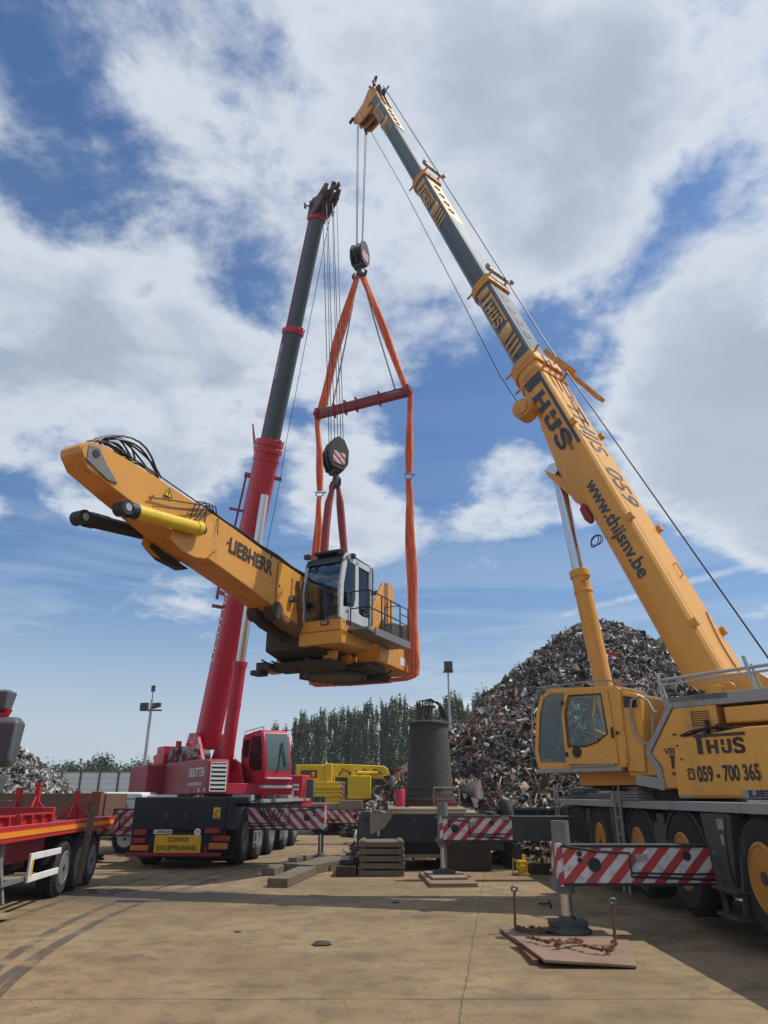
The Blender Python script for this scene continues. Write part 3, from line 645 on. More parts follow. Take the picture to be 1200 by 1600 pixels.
    secs = [(-1.15, 8.65, .56, .0, .80), (8.4, 12.2, .44, -.03, .70), (12.0, 18.5, .39, -.05, .66), (18.3, 24.9, .34, -.07, .60)]
    S, pt = crane_boom(root, O, bd, secs, ['yellow_paint', 'boom_slate', 'boom_slate', 'boom_slate'])
    BX = Vector((bd[0], 0, bd[1])); NX = Vector((-bd[1], 0, bd[0]))
    def side(s, l, n): return axes(pt(s, l, n), -BX, NX)      # text on the left face, reading down the boom
    def topm(s, l, n): return axes(pt(s, l, n), -BX, (0, -1, 0))
    # collars
    for s0, s1, a, t, q, par, i in ((8.45, 8.80, .59, .07, .87, S[0], 0), (8.05, 8.2, .585, .03, .84, S[0], 0), (11.98, 12.25, .475, .05, .76, S[1], 1), (18.28, 18.52, .42, .03, .71, S[2], 2)):
        b = MB(); ring = xsec(a, t, q); b.loft([[pt(s, l, n) for l, n in ring] for s in (s0, s1)])
        for dl in (-1, 1):
            b.beam(pt(s1, dl * a * .7, t), pt(s1 + .05, dl * a * .7, t + .16), .06, .05)
            b.beam(pt(s1 - .05, dl * a * .75, -q * .78), pt(s1 - .05, dl * a * .75, -q - .08), .05, .05)
        for k in range(6): b.cyl(pt(s0 + .15, a, -q * (.1 + k * .12)), pt(s0 + .15, a + .03, -q * (.1 + k * .12)), .025, n=6)
        b.build('collar', 'orange_paint', par, .01)
    for s, l in ((12.32, 1), (18.62, 1)):
        q = .5 if s < 15 else .44
        b = MB(); b.beam(pt(s, -q, .16), pt(s, q, .16), .09, .10, BX); b.cyl(pt(s, -q - .05, .2), pt(s, -q + .02, .2), .07); b.cyl(pt(s, q + .05, .2), pt(s, q - .02, .2), .07); b.build('rope_guide', 'light_grey', S[1] if s < 15 else S[2])
    # lettering, base section
    thijs(.50, 'navy', S[0], side(8.15, .568, -.56), 5.0)
    text('www.thijsnv.be', 'lettering', .40, 'navy', S[0], side(3.42, .566, -.34), 2.5, .02)
    text('THIJS  059', 'lettering', .9, 'navy', S[0], topm(5.5, 0, .006), 3.2, .0)
    for par, s1, a, k in ((S[1], 11.85, .447, 1), (S[2], 18.1, .397, .9), (S[3], 24.2, .347, .7)):
        q = .62 * k
        t0 = -.07
        def quad(sa, sb, na, nb, skew=0):
            b.add([pt(sa, a, na), pt(sb, a, na), pt(sb - skew, a, nb), pt(sa - skew, a, nb)], [(0, 1, 2, 3)]); 
        b = MB(); quad(s1, s1 - .26 * k, -.13, -.52)
        quad(s1 - 1.62 * k, s1 - 2.02 * k, -.13, -.55, .12)
        for j in range(3): quad(s1 - 2.12 * k - j * .2, s1 - 2.22 * k - j * .2, -.13, -.56 + j * .01, .12)
        st = b.build('stripe', 'letter_tan', par); st.modifiers.new('thickness', 'SOLIDIFY').thickness = .004
        thijs(.40 * k, 'letter_tan', par, side(s1 - .32 * k, a + .003, -.52), 3.1)
        b = MB(); b.add([pt(s1, -a + .07, t0 + .024), pt(s1, a - .07, t0 + .024), pt(s1 - 2.7 * k, a - .07, t0 + .024), pt(s1 - 2.7 * k, -a + .07, t0 + .024)], [(0, 1, 2, 3)])
        yb = b.build('yellow_band', 'yellow_paint', par)
        b = MB()
        for j in range(4): b.ringtorus(pt(s1 - .4 - j * .55 * k, 0, t0 + .03), NX, .13 * k, .02, 14, 4)
        b.build('round_mark', 'letter_dark', yb)
    # boom fittings
    b = MB()
    for s in (.9, 3.4, 6.2):
        for l in (-.56, .56): b.box(0, 0, 0, 0, 0, 0) if 0 else b.beam(pt(s - .07, l, .02), pt(s + .07, l, .02), .10, .14, NX)
    for s, l in ((2.1, -.2), (6.9, -.1), (4.3, .1)): b.tube([pt(s, l, .0), pt(s, l, .07), pt(s + .3, l, .07), pt(s + .3, l, 0)], .014, 6)
    b.build('bracket', 'orange_paint', S[0], .005)
    b = MB(); b.tube([pt(-.6 + q * 1.9, -.35 + .5 * math.sin(q * math.pi) * .5, .02) for q in np.linspace(0, 1, 12)], .012, 6); pass
    b.build('cable', 'dark_grey', S[0])
    # hydraulic drum at the side of the head end, belly bulge, cylinder lug
    b = MB(); b.cyl(pt(7.35, .45, -.84), pt(7.35, .82, -.80), .25, n=28); b.cyl(pt(7.35, .82, -.80), pt(7.35, .86, -.8), .18, n=28)
    b.build('hose_reel', 'orange_paint', S[0], .01)
    b = MB(); b.loft([[pt(s, l, n) for l, n in xsec(a, -.2, q)] for s, a, q in ((4.3, .50, .80), (4.75, .55, 1.02), (5.6, .56, 1.0), (6.9, .56, .86))]); b.build('belly_pad', 'yellow_paint', S[0], .01)
    cyt = (3.06, 8.72); cyb = (2.36, 2.75)
    b = MB()
    for y in (-.26, .18): b.prism([(pt(5.3, 0, -.9)[0], pt(5.3, 0, -.9)[2]), (pt(4.4, 0, -.85)[0], pt(4.4, 0, -.85)[2]), (cyt[0] + .10, cyt[1] - .16), (cyt[0] + .2, cyt[1] + .05)], y, y + .08)
    b.build('cylinder_lug', 'yellow_paint', S[0], .01)
    v = Vector((cyt[0] - cyb[0], 0, cyt[1] - cyb[1])); cb = Vector((cyb[0], 0, cyb[1])); ln = v.length; v.normalize()
    b = MB(); b.cyl(cb, cb + v * (ln * .575), .185, n=28); b.cyl(cb + v * (ln * .56), cb + v * (ln * .585), .215, n=28); b.cyl(cb + v * ln * .5, cb + v * (ln * .51), .2, n=28); b.box(cb.x - .15, cb.x + .15, -.25, .25, cb.z - .2, cb.z + .15)
    cy = b.build('luffing_cylinder', 'yellow_paint', root, .006)
    b = MB(); b.cyl(cb + v * ln * .58, cb + v * ln, .135, n=24); b.cyl(cb + v * ln + Vector((0, -.22, 0)), cb + v * ln + Vector((0, .22, 0)), .16); b.build('rod', 'chrome', cy)
    b = MB(); b.cyl(cb + v * ln * .54 + Vector((-.1, .15, 0)), cb + v * ln * .54 + Vector((-.3, .2, 0)), .03); b.build('valve', 'orange_paint', cy)
    # red hose protector and dangling loop under the boom
    b = MB(); b.lathe([(.02, 0), (.10, .1), (.11, .35), (.06, .5), (.02, .52)], pt(4.5, .3, -.85), -BX, 14); b.build('grease_pot', 'dark_red_paint', S[0])
    b = MB()
    for k in range(3): b.ringtorus(pt(3.55, .35, -.92 - .03 * k), (.3 * k - .2, 1, .3), .13, .01, 18, 5)
    b.build('cable_loop', 'hose', S[0])
    # stowed jib bracket on the back of the base section
    b = MB()
    for l in (-.58, -.36): b.beam(pt(8.6, l, .16), pt(7.0, l - .05, .50), .05, .10)
    b.beam(pt(8.8, -.15, .18), pt(7.95, -.25, .40), .05, .12); b.beam(pt(8.85, .1, .18), pt(8.0, .0, .36), .05, .12); b.beam(pt(7.1, -.66, .46), pt(7.1, -.38, .46), .05, .07); b.beam(pt(7.8, -.64, .33), pt(7.8, -.36, .33), .05, .07)
    b.build('jib_bracket', 'orange_paint', S[0])
    # head
    b = MB()
    for y in (-.34, -.06, .24): b.prism([(pt(s, 0, n)[0], pt(s, 0, n)[2]) for s, n in ((24.5, -.02), (25.6, .02), (25.75, -.25), (25.45, -.75), (25.45, -1.35), (25.1, -1.45), (24.7, -1.2), (24.55, -.65))], y, y + .07)
    b.cyl(pt(24.9, -.4, -.5), pt(24.9, .4, -.5), .10); b.cyl(pt(25.65, -.4, -.1), pt(25.65, .4, -.1), .06)
    hd = b.build('boom_head', 'orange_paint', root, .01)
    b = MB()
    for y in (-.24, -.12, .06, .16): b.cyl(pt(25.1, y, -1.05), pt(25.1, y + .05, -1.05), .30, n=24)
    for y in (-.15, .1): b.cyl(pt(25.45, y, -.02), pt(25.45, y + .05, -.02), .24, n=24)
    b.build('sheave', 'dark_grey', hd)
    b = MB(); b.box(*[v for p in ((0, .1),) for v in p], -.5, -.35, 0, .1) if 0 else None
    b.cyl(pt(25.75, -.3, .1), pt(25.75, -.3, .35), .03); b.beam(pt(25.6, .3, .05), pt(25.85, .3, .3), .08, .1); b.cyl(pt(25.2, .45, .1), pt(25.45, .45, .15), .06); b.beam(pt(25.4, -.5, -1.5), pt(25.1, -.2, -1.35), .08, .12); b.cyl(pt(25.2, .4, -1.3), pt(25.2, .4, -1.55), .06)
    b.build('sensor', 'dark_grey', hd)
    # ropes
    b = MB(); dr_ = Vector((-2.1, 0, 3.45)); g1 = Vector(pt(25.5, 0, .24))
    b.tube([dr_, pt(-1.4, 0, .66), pt(9, 0, .28), g1], .016, 6)
    b.tube([pt(25.5, -.1, .24), pt(25.4, -.1, -1.3)], .012, 5)
    b.build('hoist_rope', 'cable', root)
    b = MB(); b.tube([pt(25.0, .42, -.95), pt(18.5, .5, -.86), pt(12.2, .56, -.92), pt(8.8, .66, -.95), pt(7.5, .66, -.86)], .011, 5); b.build('signal_cable', 'cable', root)
    return root, pt
ycrane, ypt = yellow_crane()

# ================================================================ red mobile crane (left)
def red_crane():
    yaw = math.atan2(-.846, .534); T0 = (-4.85, 24.5)
    root = empty('mobile_crane', (*T0, 0), yaw, 'red mobile crane on the left with a slate grey telescoped boom, seen from its rear', 'mobile crane')
    C_ = yawm(*T0, yaw).inverted() @ yawm(-5.2, 19.6, R(86.4))     # x forward from the rear face, y left
    b = MB(C_); b.box(.35, 12, -.85, .85, .85, 1.40); b.box(3.0, 12.0, -1.25, 1.25, 1.35, 1.5)
    for x in (.9, 3.2, 5.7, 9.6): b.box(x, x + .3, -1.2, 1.2, .7, 1.4)
    for x in (1.55, 3.25, 5.0, 7.3, 9.1): b.cyl((x, -1.1, .62), (x, 1.1, .62), .10)
    b.build('carrier_frame', 'dark_grey', root, .01)
    b = MB(C_); b.box(0, .12, -1.20, 1.20, .88, 1.66); b.box(.12, 3.0, -1.18, 1.18, 1.50, 1.66); b.prism([(.0, 1.22), (.12, 1.22), (.30, 1.10), (.30, 1.0), (.05, 1.0)], .9, 1.66, 'y') if 0 else None
    b.box(.12, .8, -1.2, 1.2, .9, 1.5); b.box(.02, .5, -1.33, -1.2, .9, 1.66)
    b.build('rear_housing', 'rear_black', root, .02)
    b = MB(C_); b.box(.05, .16, -1.2, 1.2, .40, .88); b.box(.16, .9, -.7, .7, .25, .8); b.build('rear_panel', 'rear_black', root, .01)
    b = MB(C_); b.box(-.12, .0, -1.15, 1.24, .30, .38); b.box(-.02, .1, .72, .78, .36, .5); b.box(-.02, .1, -.78, -.72, .36, .5)
    b.build('bumper', 'dark_red_paint', root, .01)
    def rear(y, z): return C_ @ axes((-.02, y, z), (0, -1, 0), (0, 0, 1))
    b = MB(C_); b.box(-.015, .045, -.62, .56, .38, .78); sg = b.build('sign', 'sign_yellow', root)
    text('CONVOI', 'lettering', .15, 'letter_dark', sg, rear(-.04, .67), .52, .012); text('EXCEPTIONNEL', 'lettering', .15, 'letter_dark', sg, rear(-.03, .48), 1.04, .012)
    b = MB(C_); b.box(-.012, -.002, .14, .62, .80, .90); pl = b.build('number_plate', 'letter_white', root)
    b = MB(C_); b.box(-.016, -.010, .60, .645, .80, .90); b.build('blue_band', 'navy', pl)
    text('1-AWX-254', 'lettering', .085, 'dark_red_paint', pl, rear(.36, .85), .38, .02)
    for y0, y1, z0, z1, m_ in ((.78, 1.10, .78, .90, 'lamp_red'), (.70, 1.16, .42, .54, 'lamp_amber'), (-1.08, -.70, .82, .93, 'lamp_red'), (-1.34, -.92, .64, .76, 'lamp_red'), (-1.30, -.84, .46, .60, 'lamp_amber'), (.8, 1.1, .60, .70, 'lamp_red')):
        b = MB(C_); b.box(-.05, .06, y0, y1, z0, z1); b.build('tail_lamp', m_, root, .008)
    b = MB(C_); b.cyl((-.02, -.52, .85), (-.01, -.52, .85), .085, n=24); ds = b.build('speed_disc', 'letter_white', root)
    text('75', 'lettering', .07, 'letter_dark', ds, rear(-.52, .85), .07)
    b = MB(C_); b.box(-.012, -.001, -1.06, -.88, 1.16, 1.42); st = b.build('sticker', 'sign_yellow', root)
    b = MB(C_); b.prism([(1.38, -.90), (1.34, -1.0), (1.26, -1.04), (1.22, -.96), (1.30, -.94)], 0, 1) if 0 else None
    b.tube([(-.014, -1.03, 1.36), (-.014, -.98, 1.33), (-.014, -.92, 1.27), (-.014, -.97, 1.22)], .014, 5); b.box(-.015, -.010, -1.03, -.91, 1.175, 1.195); b.build('pictogram', 'letter_dark', st)
    proto = None
    for x in (1.55, 3.25, 5.0, 7.3, 9.1):
        for s in (-1, 1):
            loc = C_ @ Vector((x, 1.36 * s, .66)); rz = (R(86.4) - yaw) + (0 if s > 0 else math.pi)
            if proto is None: proto = make_wheel(root, .66, .42, 'mid_grey'); proto.location = loc; proto.rotation_euler = (0, 0, rz)
            else: copytree(proto, root, loc, rz)
    b = MB(C_)
    for x in (1.55, 3.25, 5.0, 7.3, 9.1):
        P = [(x + math.cos(t) * .78, .66 + math.sin(t) * .76) for t in np.linspace(R(15), R(165), 9)] + [(x + math.cos(t) * .74, .66 + math.sin(t) * .72) for t in np.linspace(R(165), R(15), 9)]
        for s in (-1, 1): b.prism([(px, min(pz, 1.49)) for px, pz in P], .9 * s, 1.34 * s)
    b.build('mudguard', 'dark_grey', root)
    b = MB(C_); b.box(2.9, 12.0, -1.40, -1.15, 1.50, 1.60); b.box(2.9, 12.0, 1.15, 1.40, 1.50, 1.60); b.box(2.4, 2.8, -1.25, -.7, 1.5, 1.72); b.box(5.0, 5.3, -1.38, -1.1, 1.6, 1.74); b.box(7.5, 8.2, -1.36, -1.0, 1.6, 1.72); b.cyl((9, -1.2, 1.6), (9, -1.2, 1.85), .06)
    b.build('deck', 'light_grey', root, .006)
    ladder(root, C_, 2.45, -1.42, .35, 1.3, .3); ladder(root, C_, 6.2, -1.42, .35, 1.3, .3)
    # carrier driver's cab at the far front
    b = MB(C_); b.prism([(10.4, .55), (12.6, .55), (12.7, 1.3), (12.5, 2.35), (12.1, 2.48), (10.4, 2.45)], -1.36, 1.36); cc = b.build('carrier_cab', 'red_paint', root, .04, seg=3)
    b = MB(C_); b.box(10.385, 10.395, -1.2, -.55, 1.98, 2.10) if 0 else None
    b.box(11.2, 12.3, -1.37, -1.362, 1.5, 2.3); b.box(11.2, 12.3, 1.362, 1.37, 1.5, 2.3); b.build('window', 'dark_glass', cc)
    for zz, ww in ((2.08, .26), (1.93, .26), (1.62, .42)):
        b = MB(C_); b.box(10.38, 10.398, -1.22, -1.22 + ww, zz - .045, zz + .045); b.build('lettering', 'letter_white', cc)
    b = MB(C_); b.box(10.6, 10.9, -1.75, -1.5, 1.65, 2.3); b.beam((10.8, -1.35, 2.2), (10.8, -1.55, 2.2), .04, .04); b.build('mirror', 'mirror_plastic', cc, .03)
    b = MB(C_); b.box(.85, .87, -1.3, -.85, .18, .9); b.box(.85, .87, .85, 1.3, .18, .9); b.build('mudflap', 'hose', root)
    b = MB(C_)
    for k in range(3): b.tube([(1.9 - .1 * k, -1.3, 1.5), (1.7, -1.6 - .05 * k, 1.62), (1.70, -1.75 - .1 * k, 1.2), (1.72, -2.0 - .1 * k, 1.05), (1.72, -2.1 - .12 * k, 1.35)], .018, 6)
    b.tube([(.0, -.1, .8), (-.03, -.3, .95), (.0, -.5, 1.0)], .012, 6)
    for k in range(3): b.tube([(3 + q * 8.5, -1.28 - .02 * k, 1.40 - .05 * k + .02 * math.sin(q * 25 + k)) for q in np.linspace(0, 1, 40)], .014, 5)
    b.build('hose', 'hose', root)
    for x, y in ((-.02, -.2), (-.02, .3)):
        b = MB(C_); b.tube([(x, y, 1.16), (x - .04, y, 1.22), (x - .02, y + .02, 1.27)], .014, 6); b.build('grab_handle', 'mid_grey', root)
    b = MB(C_); b.box(-.008, .0, -1.19, 1.19, 1.60, 1.615); b.box(-.008, .0, -.05, -.04, .95, 1.6); b.build('seam', 'hose', root)
    # outriggers
    outrigger(root, 1.95, -1.0, -3.42, .84, 1.42, -3.36, 'black_steel', 'hazard_left', C_, 1.0, -1)
    outrigger(root, 1.95, 1.0, 3.0, .68, 1.36, 2.95, 'black_steel', 'hazard_left', C_, 1.3, 1)
    outrigger(root, 10.1, -1.0, -4.05, .72, 1.22, -4.0, 'black_steel', 'hazard_left', C_, .9, -1)
    outrigger(root, 10.1, 1.0, 3.6, .72, 1.22, 3.5, 'black_steel', 'hazard_left', C_, .9, 1)
    # --- superstructure
    b = MB(); b.cyl((0, 0, 1.60), (0, 0, 1.74), .9, n=36); b.build('slewing_ring', 'black_steel', root)
    b = MB(); b.box(-4.4, 1.0, -.75, .45, 1.74, 2.05)
    for y in (-.62, .50): b.prism([(-3.8, 2.05), (.6, 2.05), (.2, 2.5), (-1.4, 2.75), (-2.3, 3.75), (-3.1, 3.8), (-3.8, 2.9)], y, y + .12)
    for y in (-.34, .26): b.prism([(-1.6, 2.05), (.1, 2.05), (-.3, 2.7), (-.8, 2.85), (-1.3, 2.6)], y, y + .08)
    b.build('upper_frame', 'red_paint', root, .01)
    b = MB(); b.prism([(1.62, 1.74), (1.62, 2.62), (1.5, 2.72), (-.2, 2.74), (-2.7, 2.72), (-2.7, 1.74)], -1.45, -.78)
    en = b.build('engine_housing', 'dark_red_paint', root, .03, seg=3)
    b = MB(); b.box(1.62, 1.635, -1.44, -.80, 1.76, 2.66); gr = b.build('grille_frame', 'red_paint', en, .01)
    b = MB(); b.box(1.636, 1.642, -1.36, -.88, 1.84, 2.60)
    b.build('grille_opening', 'hose', gr)
    b = MB(); b.box(1.642, 1.655, -1.38, -1.35, 1.82, 2.62); b.box(1.642, 1.655, -.89, -.86, 1.82, 2.62); b.box(1.642, 1.655, -1.38, -.86, 1.81, 1.84); b.box(1.642, 1.655, -1.38, -.86, 2.60, 2.63)
    for k in range(6): z = 1.90 + k * .12; b.box(1.642, 1.66, -1.35, -.89, z, z + .062)
    b.build('louvre', 'white_paint', gr)
    def sd(x, z, y=-1.456): return axes((x, y, z), (1, 0, 0), (0, 0, 1))
    text('DESUTTER', 'lettering', .36, 'letter_white', en, sd(.62, 2.35), 1.45, .012); text('KRAANVERHUUR', 'lettering', .15, 'letter_white', en, sd(.50, 2.02), 1.25, .01)
    b = MB(); b.box(1.42, 1.52, -1.456, -1.45, 1.82, 1.9); b.box(.9, 1.0, -1.456, -1.45, 1.80, 1.92); b.build('sticker', 'letter_white', en)
    b = MB(); b.prism([(-3.0, 1.74), (-3.0, 2.70), (-5.2, 2.70), (-5.3, 2.6), (-5.3, 1.74)], -2.0, 2.0); cw = b.build('counterweight', 'dark_red_paint', root, .05)
    b = MB(); b.box(-3.05, -2.72, -1.40, -.8, 1.8, 2.74); b.build('mounting_block', 'dark_brown', root)
    # machinery on top of the engine housing
    b = MB(); r = random.Random(9)
    for k in range(16):
        x = r.uniform(-3.4, -.2); y = r.uniform(-1.3, -.7); s = r.uniform(.06, .16); z = 2.74 + r.uniform(0, .35)
        if k % 2: b.box(x - s, x + s, y - s, y + s, z - .1, z + s * 1.6)
        else: b.cyl((x - s, y, z), (x + s * 1.5, y + r.uniform(-.1, .1), z + r.uniform(-.1, .2)), s * .7)
    b.build('machinery', 'mid_grey', root, .008)
    b = MB(); b.box(-4.4, -3.5, -1.35, -.7, 2.74, 3.35); b.box(-4.9, -4.4, -1.3, -.8, 2.7, 3.1); b.cyl((-1.9, -.95, 2.8), (-1.9, -.95, 3.4), .12); b.cyl((-3.0, -1.0, 2.8), (-3.0, -1.0, 3.5), .10)
    b.build('hydraulic_tank', 'red_paint', root, .02)
    b = MB()
    for k in range(8): b.tube([(-2.6 + q * 1.7, -.95 + .1 * math.sin(k + 4 * q), 2.85 + .45 * math.sin(q * 3 + k * .3) * (1 - q * .5)) for q in np.linspace(0, 1, 8)], .022, 6)
    b.build('hose', 'dark_grey', root)
    b = MB(); b.cyl((-4.2, -.5, 3.0), (-4.2, .5, 3.0), .38, n=24); b.build('winch', 'black_steel', root)
    # cab
    b = MB(); b.prism([(1.25, 2.0), (1.30, 2.5), (1.12, 3.3), (.95, 3.62), (.7, 3.70), (-.6, 3.62), (-.75, 3.5), (-.75, 2.0)], .50, 1.42)
    cab = b.build('cab', 'red_paint', root, .03, seg=3)
    b = MB(); b.prism([(1.262, 2.30), (1.312, 2.5), (1.135, 3.3), (1.0, 3.57), (.99, 3.55), (1.115, 3.3), (1.29, 2.5), (1.245, 2.3)], .58, 1.34); b.build('windscreen', 'clear_dark', cab)
    b = MB(); b.prism([(1.05, 2.45), (.95, 3.2), (.8, 3.5), (.0, 3.5), (.0, 2.6), (.3, 2.45)], .492, .499); b.prism([(-.1, 2.9), (-.1, 3.45), (-.6, 3.42), (-.6, 2.9)], .492, .499); b.build('window', 'dark_glass', cab)
    b = MB(); b.prism([(1.05, 2.45), (.95, 3.2), (.8, 3.5), (.0, 3.5), (.0, 2.6), (.3, 2.45)], 1.421, 1.43); b.build('window', 'dark_glass', cab)
    b = MB(); b.tube([(1.30, .9, 2.36), (1.35, .95, 2.5), (1.20, 1.05, 3.1), (1.19, 1.1, 3.3)], .014, 6); b.tube([(1.19, 1.1, 3.3), (1.32, 1.2, 2.6)], .02, 6); b.build('wiper', 'hose', cab)
    b = MB(); b.box(-.7, 1.3, .5, 1.46, 1.92, 2.0); b.box(1.25, 1.42, .55, 1.40, 2.18, 2.22); b.build('cab_step', 'white_paint', cab, .005)
    b = MB(); b.tube([(1.0, 1.3, 3.68), (1.15, 1.6, 3.72), (1.2, 1.72, 3.62)], .015, 6); b.box(1.12, 1.26, 1.66, 1.84, 3.38, 3.62); b.build('mirror', 'hose', cab, .01)
    b = MB()
    railing(b, [(.9, .55), (.1, .55), (-.7, .55)], [3.64, 3.62, 3.58], .14, .014, (1.,)); b.tube([(-.9, .6, 2.3), (-1.0, .6, 3.2), (-.9, .7, 3.4), (-.8, .8, 3.2)], .016, 6)
    b.build('handrail', 'light_grey', cab)
    b = MB(); b.box(.9, 1.2, .6, .66, 2.05, 2.2); b.build('sticker', 'letter_white', cab)
    # boom: reference on the TOP line
    bd = (.366, .931); nx, nz = -bd[1], bd[0]; cth = .36
    O = (-2.36 + nx * cth, 4.62 + nz * cth)
    secs = [(-1.35, 9.95, .41, .0, .78), (9.7, 14.2, .315, -.06, .68), (14.0, 18.6, .26, -.09, .61)]
    S, pt = crane_boom(root, O, bd, secs, ['red_paint', 'boom_slate', 'boom_slate'])
    BX = Vector((bd[0], 0, bd[1])); NX = Vector((nx, 0, nz))
    for s0, s1, a, t, q, par in ((9.45, 9.62, .47, .06, .86, S[0]), (9.72, 9.95, .46, .05, .85, S[0]), (9.15, 9.25, .45, .04, .83, S[0]), (14.0, 14.2, .37, -.02, .74, S[1]), (18.45, 18.62, .31, -.05, .66, S[2])):
        b = MB(); b.loft([[pt(s, l, n) for l, n in xsec(a, t, q)] for s in (s0, s1)])
        if s0 in (9.72, 14.0):
            b.cyl(pt(s1, a * .3, -q), pt(s1, a * .3, -q - .14), .03)
            for k in range(7): b.cyl(pt(s1, a * math.cos(k * .5), -q * .55 - .3 * math.sin(k * .5)), pt(s1 + .06, a * math.cos(k * .5), -q * .55 - .3 * math.sin(k * .5)), .022, n=6)
        b.build('collar', 'red_paint', par, .008)
    # thin red edge line along the back corner of each grey section
    for par, s0, s1, a, t in ((S[1], 9.95, 14.0, .315, -.06), (S[2], 14.2, 18.45, .26, -.09)):
        b = MB(); b.beam(pt(s0, -a - .003, t - .07), pt(s1, -a - .003, t - .07), .02, .10, NX); b.build('edge_stripe', 'red_paint', par)
    def rs(s, n, a): return axes(pt(s, -a, n), BX, NX)
    text('DESUTTER', 'lettering', .52, 'letter_white', S[0], rs(3.0, -.22, .418), 2.7, .0)
    text('DESUTTER', 'lettering', .26, 'letter_white', S[1], rs(12.9, -.28, .320), 1.3, .0)
    # fittings
    b = MB()
    for s in (3.6,): b.beam(pt(s, -.41, -.05), pt(s, -.78, .05), .08, .12); 
    b.beam(pt(8.55, -.2, .02), pt(8.55, -.5, .30), .10, .18); b.beam(pt(7.2, -.3, .05), pt(7.2, -.78, .38), .07, .09); b.beam(pt(8.5, -.45, .28), pt(6.4, -.50, .22), .06, .07); b.beam(pt(9.35, -.3, .05), pt(10.5, -.5, .62), .05, .06); b.beam(pt(9.3, -.4, .0), pt(10.45, -.5, .60), .03, .03)
    b.beam(pt(6.4, -.5, .22), pt(6.3, -.30, .0), .06, .12); b.beam(pt(8.6, .25, -.8), pt(8.6, .5, -.9), .10, .12); b.beam(pt(4.7, .3, -.8), pt(5.1, .3, -.9), .10, .14)
    b.beam(pt(4.05, -.3, .0), pt(4.1, -.5, .55), .10, .15); b.beam(pt(3.8, -.5, .50), pt(4.5, -.5, .62), .08, .12)
    b.build('bracket', 'dark_red_paint', S[0], .008)
    b = MB(); b.box(-2.3, -1.75, -.45, .45, 3.0, 4.6) if 0 else b.beam(pt(-.9, 0, .18), pt(1.6, 0, .12), .5, .35, NX); b.build('hose_cover', 'dark_red_paint', root, .02)
    cb = Vector((-.88, 0, 2.45)); ct = Vector((pt(7.9, 0, -.84)[0], 0, pt(7.9, 0, -.84)[2])); v = (ct - cb); ln = v.length; v.normalize()
    b = MB(); b.cyl(cb, cb + v * ln * .37, .22, n=28); b.cyl(cb + v * ln * .36, cb + v * ln * .38, .25, n=28); b.cyl(cb + v * ln * .22, cb + v * ln * .23, .235, n=28)
    cy = b.build('luffing_cylinder', 'red_paint', root)
    b = MB(); b.cyl(cb + v * ln * .37, cb + v * ln, .155, n=24); b.build('rod', 'chrome', cy)
    # head
    b = MB()
    for y in (-.30, -.04, .22): b.prism([(pt(s, 0, n)[0], pt(s, 0, n)[2]) for s, n in ((18.5, .02), (19.1, .06), (19.3, -.12), (19.25, -.55), (19.55, -1.15), (19.45, -1.35), (19.0, -1.25), (18.6, -.70))], y, y + .08)
    b.cyl(pt(19.05, -.36, -.2), pt(19.05, .36, -.2), .09); b.cyl(pt(19.2, -.36, -1.1), pt(19.2, .36, -1.1), .07)
    hd = b.build('boom_head', 'head_grey', root, .01)
    b = MB()
    for y in (-.28, -.17, -.06, .06, .16): b.cyl(pt(19.2, y, -1.0), pt(19.2, y + .05, -1.0), .23, n=24)
    for y in (-.15, .1): b.cyl(pt(19.2, y, .0), pt(19.2, y + .05, .0), .16, n=24)
    b.build('sheave', 'dark_grey', hd)
    b = MB(); b.cyl(pt(18.9, -.45, .0), pt(19.1, -.45, .12), .05); b.beam(pt(19.0, -.22, -.1), pt(19.0, -.5, .05), .04, .04); b.cyl(pt(19.5, .1, -.9), pt(19.8, .1, -1.0), .09); b.cyl(pt(19.4, .1, -1.3), pt(19.55, .1, -1.55), .07); b.cyl(pt(18.7, .25, -1.1), pt(18.5, .25, -1.15), .05); b.beam(pt(19.0, -.2, .1), pt(19.35, -.2, .25), .1, .08)
    b.build('sensor', 'head_grey', hd)
    b = MB(); b.tube([pt(19.1, .2, -1.0), pt(14.1, .3, -.93), pt(9.85, .33, -1.02), pt(8.6, .42, -.98), pt(4.9, .45, -1.0)], .011, 5); b.build('signal_cable', 'cable', root)
    b = MB(); b.tube([(-4.2, 0, 3.37), pt(10, 0, .35), pt(19.2, 0, .18)], .016, 6); b.build('hoist_rope', 'cable', root)
    return root, pt
glass('clear_dark', (.10, .15, .15), True)
rcrane, rpt = red_crane()

